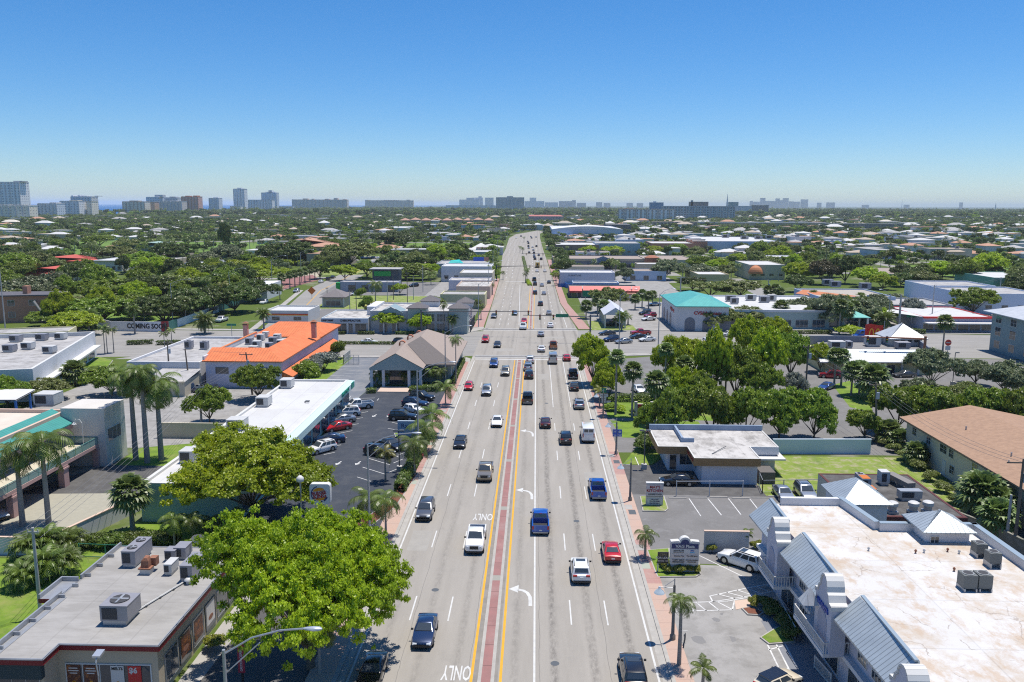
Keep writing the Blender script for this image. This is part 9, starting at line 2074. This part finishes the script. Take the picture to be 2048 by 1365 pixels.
for i,(k,c,p)in enumerate(sorted(far_cars,key=lambda r:-r[2][1])):C(k,c,p[0],p[1],'a','%s %s driving away beyond the junction, %s in that stream'%(c,{'suv':'wagon','sedan':'sedan','pickup':'pickup'}[k],nth(i)),None,False)
C('sedan','white',q3(1133,474)[0],q3(1133,474)[1],'t','white car far up the ocean-side carriageway',None,False);C('suv','maroon',q3(1180,459)[0],q3(1180,459)[1],'t','brown car far up the avenue beside the median palms',None,False)
x,y,_=at(1075,536.5);o=thing('school_bus','yellow school bus driving away by the planted median','bus',(x,y+5,0));b=MB();b.box(-1.25,-5,.6,1.25,4,3.0);b.loft([[(-1.2,-4.9,3.0),(1.2,-4.9,3.0),(1.2,3.9,3.0),(-1.2,3.9,3.0)],[(-.9,-4.8,3.3),(.9,-4.8,3.3),(.9,3.8,3.3),(-.9,3.8,3.3)]]);b.box(-1.1,4,.6,1.1,5.4,1.8);link('body',b.mesh('body',PAINT['yellow']),o)
b=MB();b.box(-1.1,-5.03,.4,1.1,-4.99,.9);b.box(-.45,-5.03,1.0,.45,-4.99,2.7);link('rear_door',b.mesh('rear_door',black),o)
for s_ in(-1,1):
 b=MB();b.box(s_*1.24,-4.6,1.7,s_*1.28,3.6,2.6);link('window_band',b.mesh('window_band',glass),o)
 for yy in(-3.2,3.4):b=MB();b.tube([(s_*.95,yy,.5),(s_*1.27,yy,.5)],.5,14);link('wheel',b.mesh('wheel',tyre_m),o)
S_=lambda k,c,a,b_,lb,full=True:car_side(k,c,a,b_,lb,None,full)
q1s=lambda a,b_:(Q1(*a),Q1(*b_))
for k,c,a,b_,lb in(('pickup','white',(450,395),(760,365),'white pickup first in the row under the pharmacy eave'),('suv','white',(385,455),(625,440),'white wagon second in the row under the pharmacy eave'),('sedan','silver',(320,530),(585,500),'silver sedan third in the row under the pharmacy eave'),('sedan','red',(280,612),(540,565),'red sedan fourth in the row under the pharmacy eave'),('sedan','navy blue',(215,715),(462,700),'dark blue sedan fifth in the row under the pharmacy eave'),('suv','white',(150,830),(358,775),'white wagon half hidden by the airy tree at the pharmacy row'),('suv','navy blue',(1275,365),(1070,350),'dark blue wagon nosing to the walk by the street palms'),('suv','black',(1310,300),(1170,285),'black wagon mostly behind the dark blue one in the clinic lot'),('suv','black',(1150,490),(955,485),'black boxy wagon beside the clinic sign'),('hatch','white',(1240,430),(1080,395),'white small car behind the black boxy wagon'),('suv','black',(955,860),(695,815),'black wagon nosing towards the clinic hedge'),('sedan','black',(1040,800),(840,735),'black sedan between the black wagon and the lot lamp')):S_(k,c,*q1s(a,b_),lb)
S_('sedan','black',Q3(630,650),Q3(940,655),'shiny black saloon parked under the takeaway fascia');S_('suv','white',Q4(985,300),Q4(1290,400),'white crossover with sunroof parked askew by the plaza garden wall')
mini=S_('hatch','cream',(1588,1362),(1522,1392),'cream small hatchback with dark roof at the bottom edge of the plaza lot')
k=CAR['hatch'];b=MB();b.box(-.58,k['cr'][0]-.04,k['zr']-.05,.58,k['cr'][1]+.02,k['zr']+.02);link('roof_panel',b.mesh('roof_panel',PAINT['black']),mini)
x,y,_=at(1572,1003);car('sedan','silver',x,y+1.2,PI,'silver sedan parked by the white pyramid-roofed stair block');x,y,_=at(1616,1001);car('suv','silver',x,y+1.2,PI,'pale grey wagon parked closest to the pyramid-roofed stair block')
S_('sedan','grey',(1785,755),(1832,754),'dark grey saloon parked under the drive-in white eave');S_('suv','dark red',(1640,755),(1680,757),'dark red wagon parked beside the drive-in yellow wall');S_('sedan','white',(1745,780),(1722,776),'white car half behind the fan palms of the drive-in',False);S_('sedan','steel blue',(1790,792),(1752,790),'blue car under the trees of the drive-in lot',False);S_('sedan','blue',(1640,783),(1665,775),'blue car at the drive-in lane by the island lawn',False);S_('sedan','black',(1345,760),(1330,752),'black car glimpsed between fan palm trunks',False);S_('sedan','white',(1285,790),(1270,780),'white car glimpsed behind the arch sign palms',False)
S_('sedan','red',(2000,885),(2040,890),'red car in the lot behind the shingle apartments');S_('suv','black',(2025,868),(2060,872),'black wagon at the picture edge behind the shingle apartments',False)
S_('sedan','white',(2,1042),(-30,1030),'white car parked in the garage under the office balcony');S_('sedan','dark grey',(88,757),(142,752),'dark grey sedan by the hedge of the long white store',False);S_('sedan','black',(125,735),(172,732),'black car parked farther along the long white store',False);S_('pickup','navy blue',(355,787),(410,783),'dark blue pickup parked in the alley behind the orange-tiled building',False);S_('suv','black',(395,798),(440,782),'black wagon in the alley, half under the tree',False)
S_('sedan','white',(757,688),(722,688),'white saloon on the cross street before the bank roof');S_('suv','black',(820,690),(787,689),'dark wagon half hidden by the bank roof on the cross street');S_('sedan','silver',(1230,688),(1264,686),'silver sedan waiting on the inland cross street');S_('sedan','black',(1262,678),(1290,677),'black sedan beside the silver one on the inland cross street');S_('suv','navy blue',(1205,685),(1240,681),'dark blue wagon waiting at the inland stop line');S_('sedan','dark grey',(1200,671),(1228,670),'dark sedan in the back lane of the inland queue')
S_('pickup','red',(1260,671),(1302,670),'red pickup on the inland cross street');S_('pickup','white',(1408,684),(1446,683),'white pickup behind the big clump of trees');S_('suv','white',(1440,674),(1472,673),'white wagon past the white pickup on the cross street');S_('sedan','white',(1278,684),(1310,682),'white car tucked behind the black sedan on the cross street');S_('van','bright blue',(1712,678),(1738,677),'blue and white van by the red flag');
S_('suv','dark red',(1290,636),(1310,634),'red wagon in the drugstore lot',False);S_('suv','black',(1280,631),(1300,629),'black wagon in the drugstore lot',False);S_('sedan','white',(1288,642),(1306,641),'white car in the drugstore lot by the tree',False);S_('sedan','black',(1215,652),(1230,652),'black car parked behind the pergola',False);S_('sedan','silver',(1300,612),(1318,612),'silver car by the red trailer in the drugstore lot',False)
x,y,_=at(1256,603);o=thing('red_trailer','red food trailer parked behind the drugstore palms','trailer',(x,y,0));b=MB();b.box(-3,0,.5,3,2.4,3.0);link('body',b.mesh('body',brick_wall),o);b=MB();b.box(-2,-.06,1.3,1.2,.0,2.3);link('serving_hatch',b.mesh('serving_hatch',cream_sign),o)
for s_ in(-1,1):b=MB();b.tube([(s_,-.05,.4),(s_,.25,.4)],.4,12);link('wheel',b.mesh('wheel',tyre_m),o)
x_,y_,_=at(441,645);car('pickup','white',x_,y_+1,PI*.98,'white pickup coming down the park road to the corner',None,False);x_,y_,_=at(528,608);car('suv','white',x_,y_,PI*.95+.1,'white wagon at the kerb of the park road',None,False);x_,y_,_=at(593,585);car('suv','silver',x_,y_,PI,'silver wagon midway up the park road',None,False);x_,y_,_=at(642,566);car('sedan','white',x_,y_,0,'white car on the park road near the cabbage palms',None,False);x_,y_,_=at(657,561);car('suv','dark grey',x_,y_,0,'dark wagon on the park road past the white car',None,False);x_,y_,_=at(666,557);car('sedan','black',x_,y_,0,'black car last on the park road',None,False)
S_('sedan','white',(698,592),(722,591),'white car on the vacant lot by the pavilion',False);S_('sedan','dark grey',(704,586),(726,585),'dark car behind the white one on the vacant lot',False);S_('van','white',(885,562),(900,561),'white van by the cream store side',False);S_('suv','black',(815,575),(840,573),'black wagon by the drive-through palms',False)
for i in range(9):x_,y_,_=at(722+(i%5)*11,527-(i//5)*9);car(('sedan','suv')[i%2],('silver','navy blue','white','grey','black','steel blue')[i%6],x_,y_,PI/2+.2,'parked car beyond the broad tree by the park lot, %s of that group'%nth(i),'cars parked by the park lot',False)
for i in range(10):x_,y_,_=at(1160+i*22,545-17+(i%2)*2);car(('suv','sedan')[i%2],('silver','white','navy blue','grey','black')[i%5],x_,y_,PI/2 if i%3 else.2,'parked car before the strip mall, %s counted inland'%nth(i),'cars parked before the strip mall',False)
for i in range(5):x_,y_,_=at(1828+i*9,540+i*.4);car('sedan',('silver','navy blue','white','grey','black')[i],x_,y_,.3,'parked car by the low blue house inland, %s of that group'%nth(i),'cars parked by the low blue house',False)
for k in list(PROTO.values()):
 if not k['_used']:
  for c in list(k.children_recursive):bpy.data.objects.remove(c)
  bpy.data.objects.remove(k)
 else:del k['_used']
for o in COL.objects:
 if '_used' in o:del o['_used']
m=bpy.data.materials.new('coastal_haze');m.use_nodes=True;nt=m.node_tree;nt.nodes.clear()
out=nt.nodes.new('ShaderNodeOutputMaterial');v=nt.nodes.new('ShaderNodeVolumePrincipled')
v.inputs['Color'].default_value=(.80,.90,1.0,1);v.inputs['Density'].default_value=HAZE;v.inputs['Anisotropy'].default_value=0.0
nt.links.new(v.outputs[0],out.inputs['Volume'])
b=MB();b.box(-30500,-70,-1.0,30500,42500,125);struct('haze',b,m,None,'stuff')
w=bpy.data.worlds.new('World');S.world=w;w.use_nodes=True;nt=w.node_tree;nt.nodes.clear()
o_=nt.nodes.new('ShaderNodeOutputWorld');bg=nt.nodes.new('ShaderNodeBackground');sk=nt.nodes.new('ShaderNodeTexSky')
sk.sky_type='NISHITA';sk.sun_disc=False
SUN=Vector((.17,.16,1.0)).normalized()
sk.sun_elevation=math.asin(SUN.z);sk.sun_rotation=math.atan2(SUN.x,SUN.y)
sk.altitude=0;sk.air_density=SKY_AIR;sk.dust_density=SKY_DUST;sk.ozone_density=SKY_OZ
hs=nt.nodes.new('ShaderNodeHueSaturation');hs.inputs['Saturation'].default_value=1.2;nt.links.new(sk.outputs[0],hs.inputs['Color']);nt.links.new(hs.outputs[0],bg.inputs[0]);bg.inputs[1].default_value=SKY_STR;nt.links.new(bg.outputs[0],o_.inputs[0])
l=bpy.data.lights.new('sun','SUN');l.energy=SUN_STR;l.angle=R(.53);l.color=(1.0,.94,.85)
lo=bpy.data.objects.new('sun',l);COL.objects.link(lo);lo.rotation_euler=(-SUN).to_track_quat('-Z','Y').to_euler();lo.location=(60,60,300)
cam=bpy.data.cameras.new('camera');co=bpy.data.objects.new('camera',cam);COL.objects.link(co)
cam.sensor_width=36;cam.lens=FPX/2048*36;cam.clip_start=.5;cam.clip_end=90000
M=Matrix(((RT.x,UP.x,-FW.x,0),(RT.y,UP.y,-FW.y,0),(RT.z,UP.z,-FW.z,HCAM),(0,0,0,1)));co.matrix_world=M
S.camera=co
S.view_settings.view_transform='Standard';S.view_settings.look='None';S.view_settings.exposure=EXPOSURE;S.view_settings.gamma=1
S.cycles.max_bounces=6;S.cycles.diffuse_bounces=3;S.cycles.glossy_bounces=3;S.cycles.transmission_bounces=2;S.cycles.volume_bounces=1;S.cycles.transparent_max_bounces=6
S.cycles.use_denoising=False;S.cycles.filter_width=1.15
S.cycles.use_adaptive_sampling=True;S.cycles.adaptive_threshold=.006
S.cycles.caustics_reflective=False;S.cycles.caustics_refractive=False
S.render.use_persistent_data=False
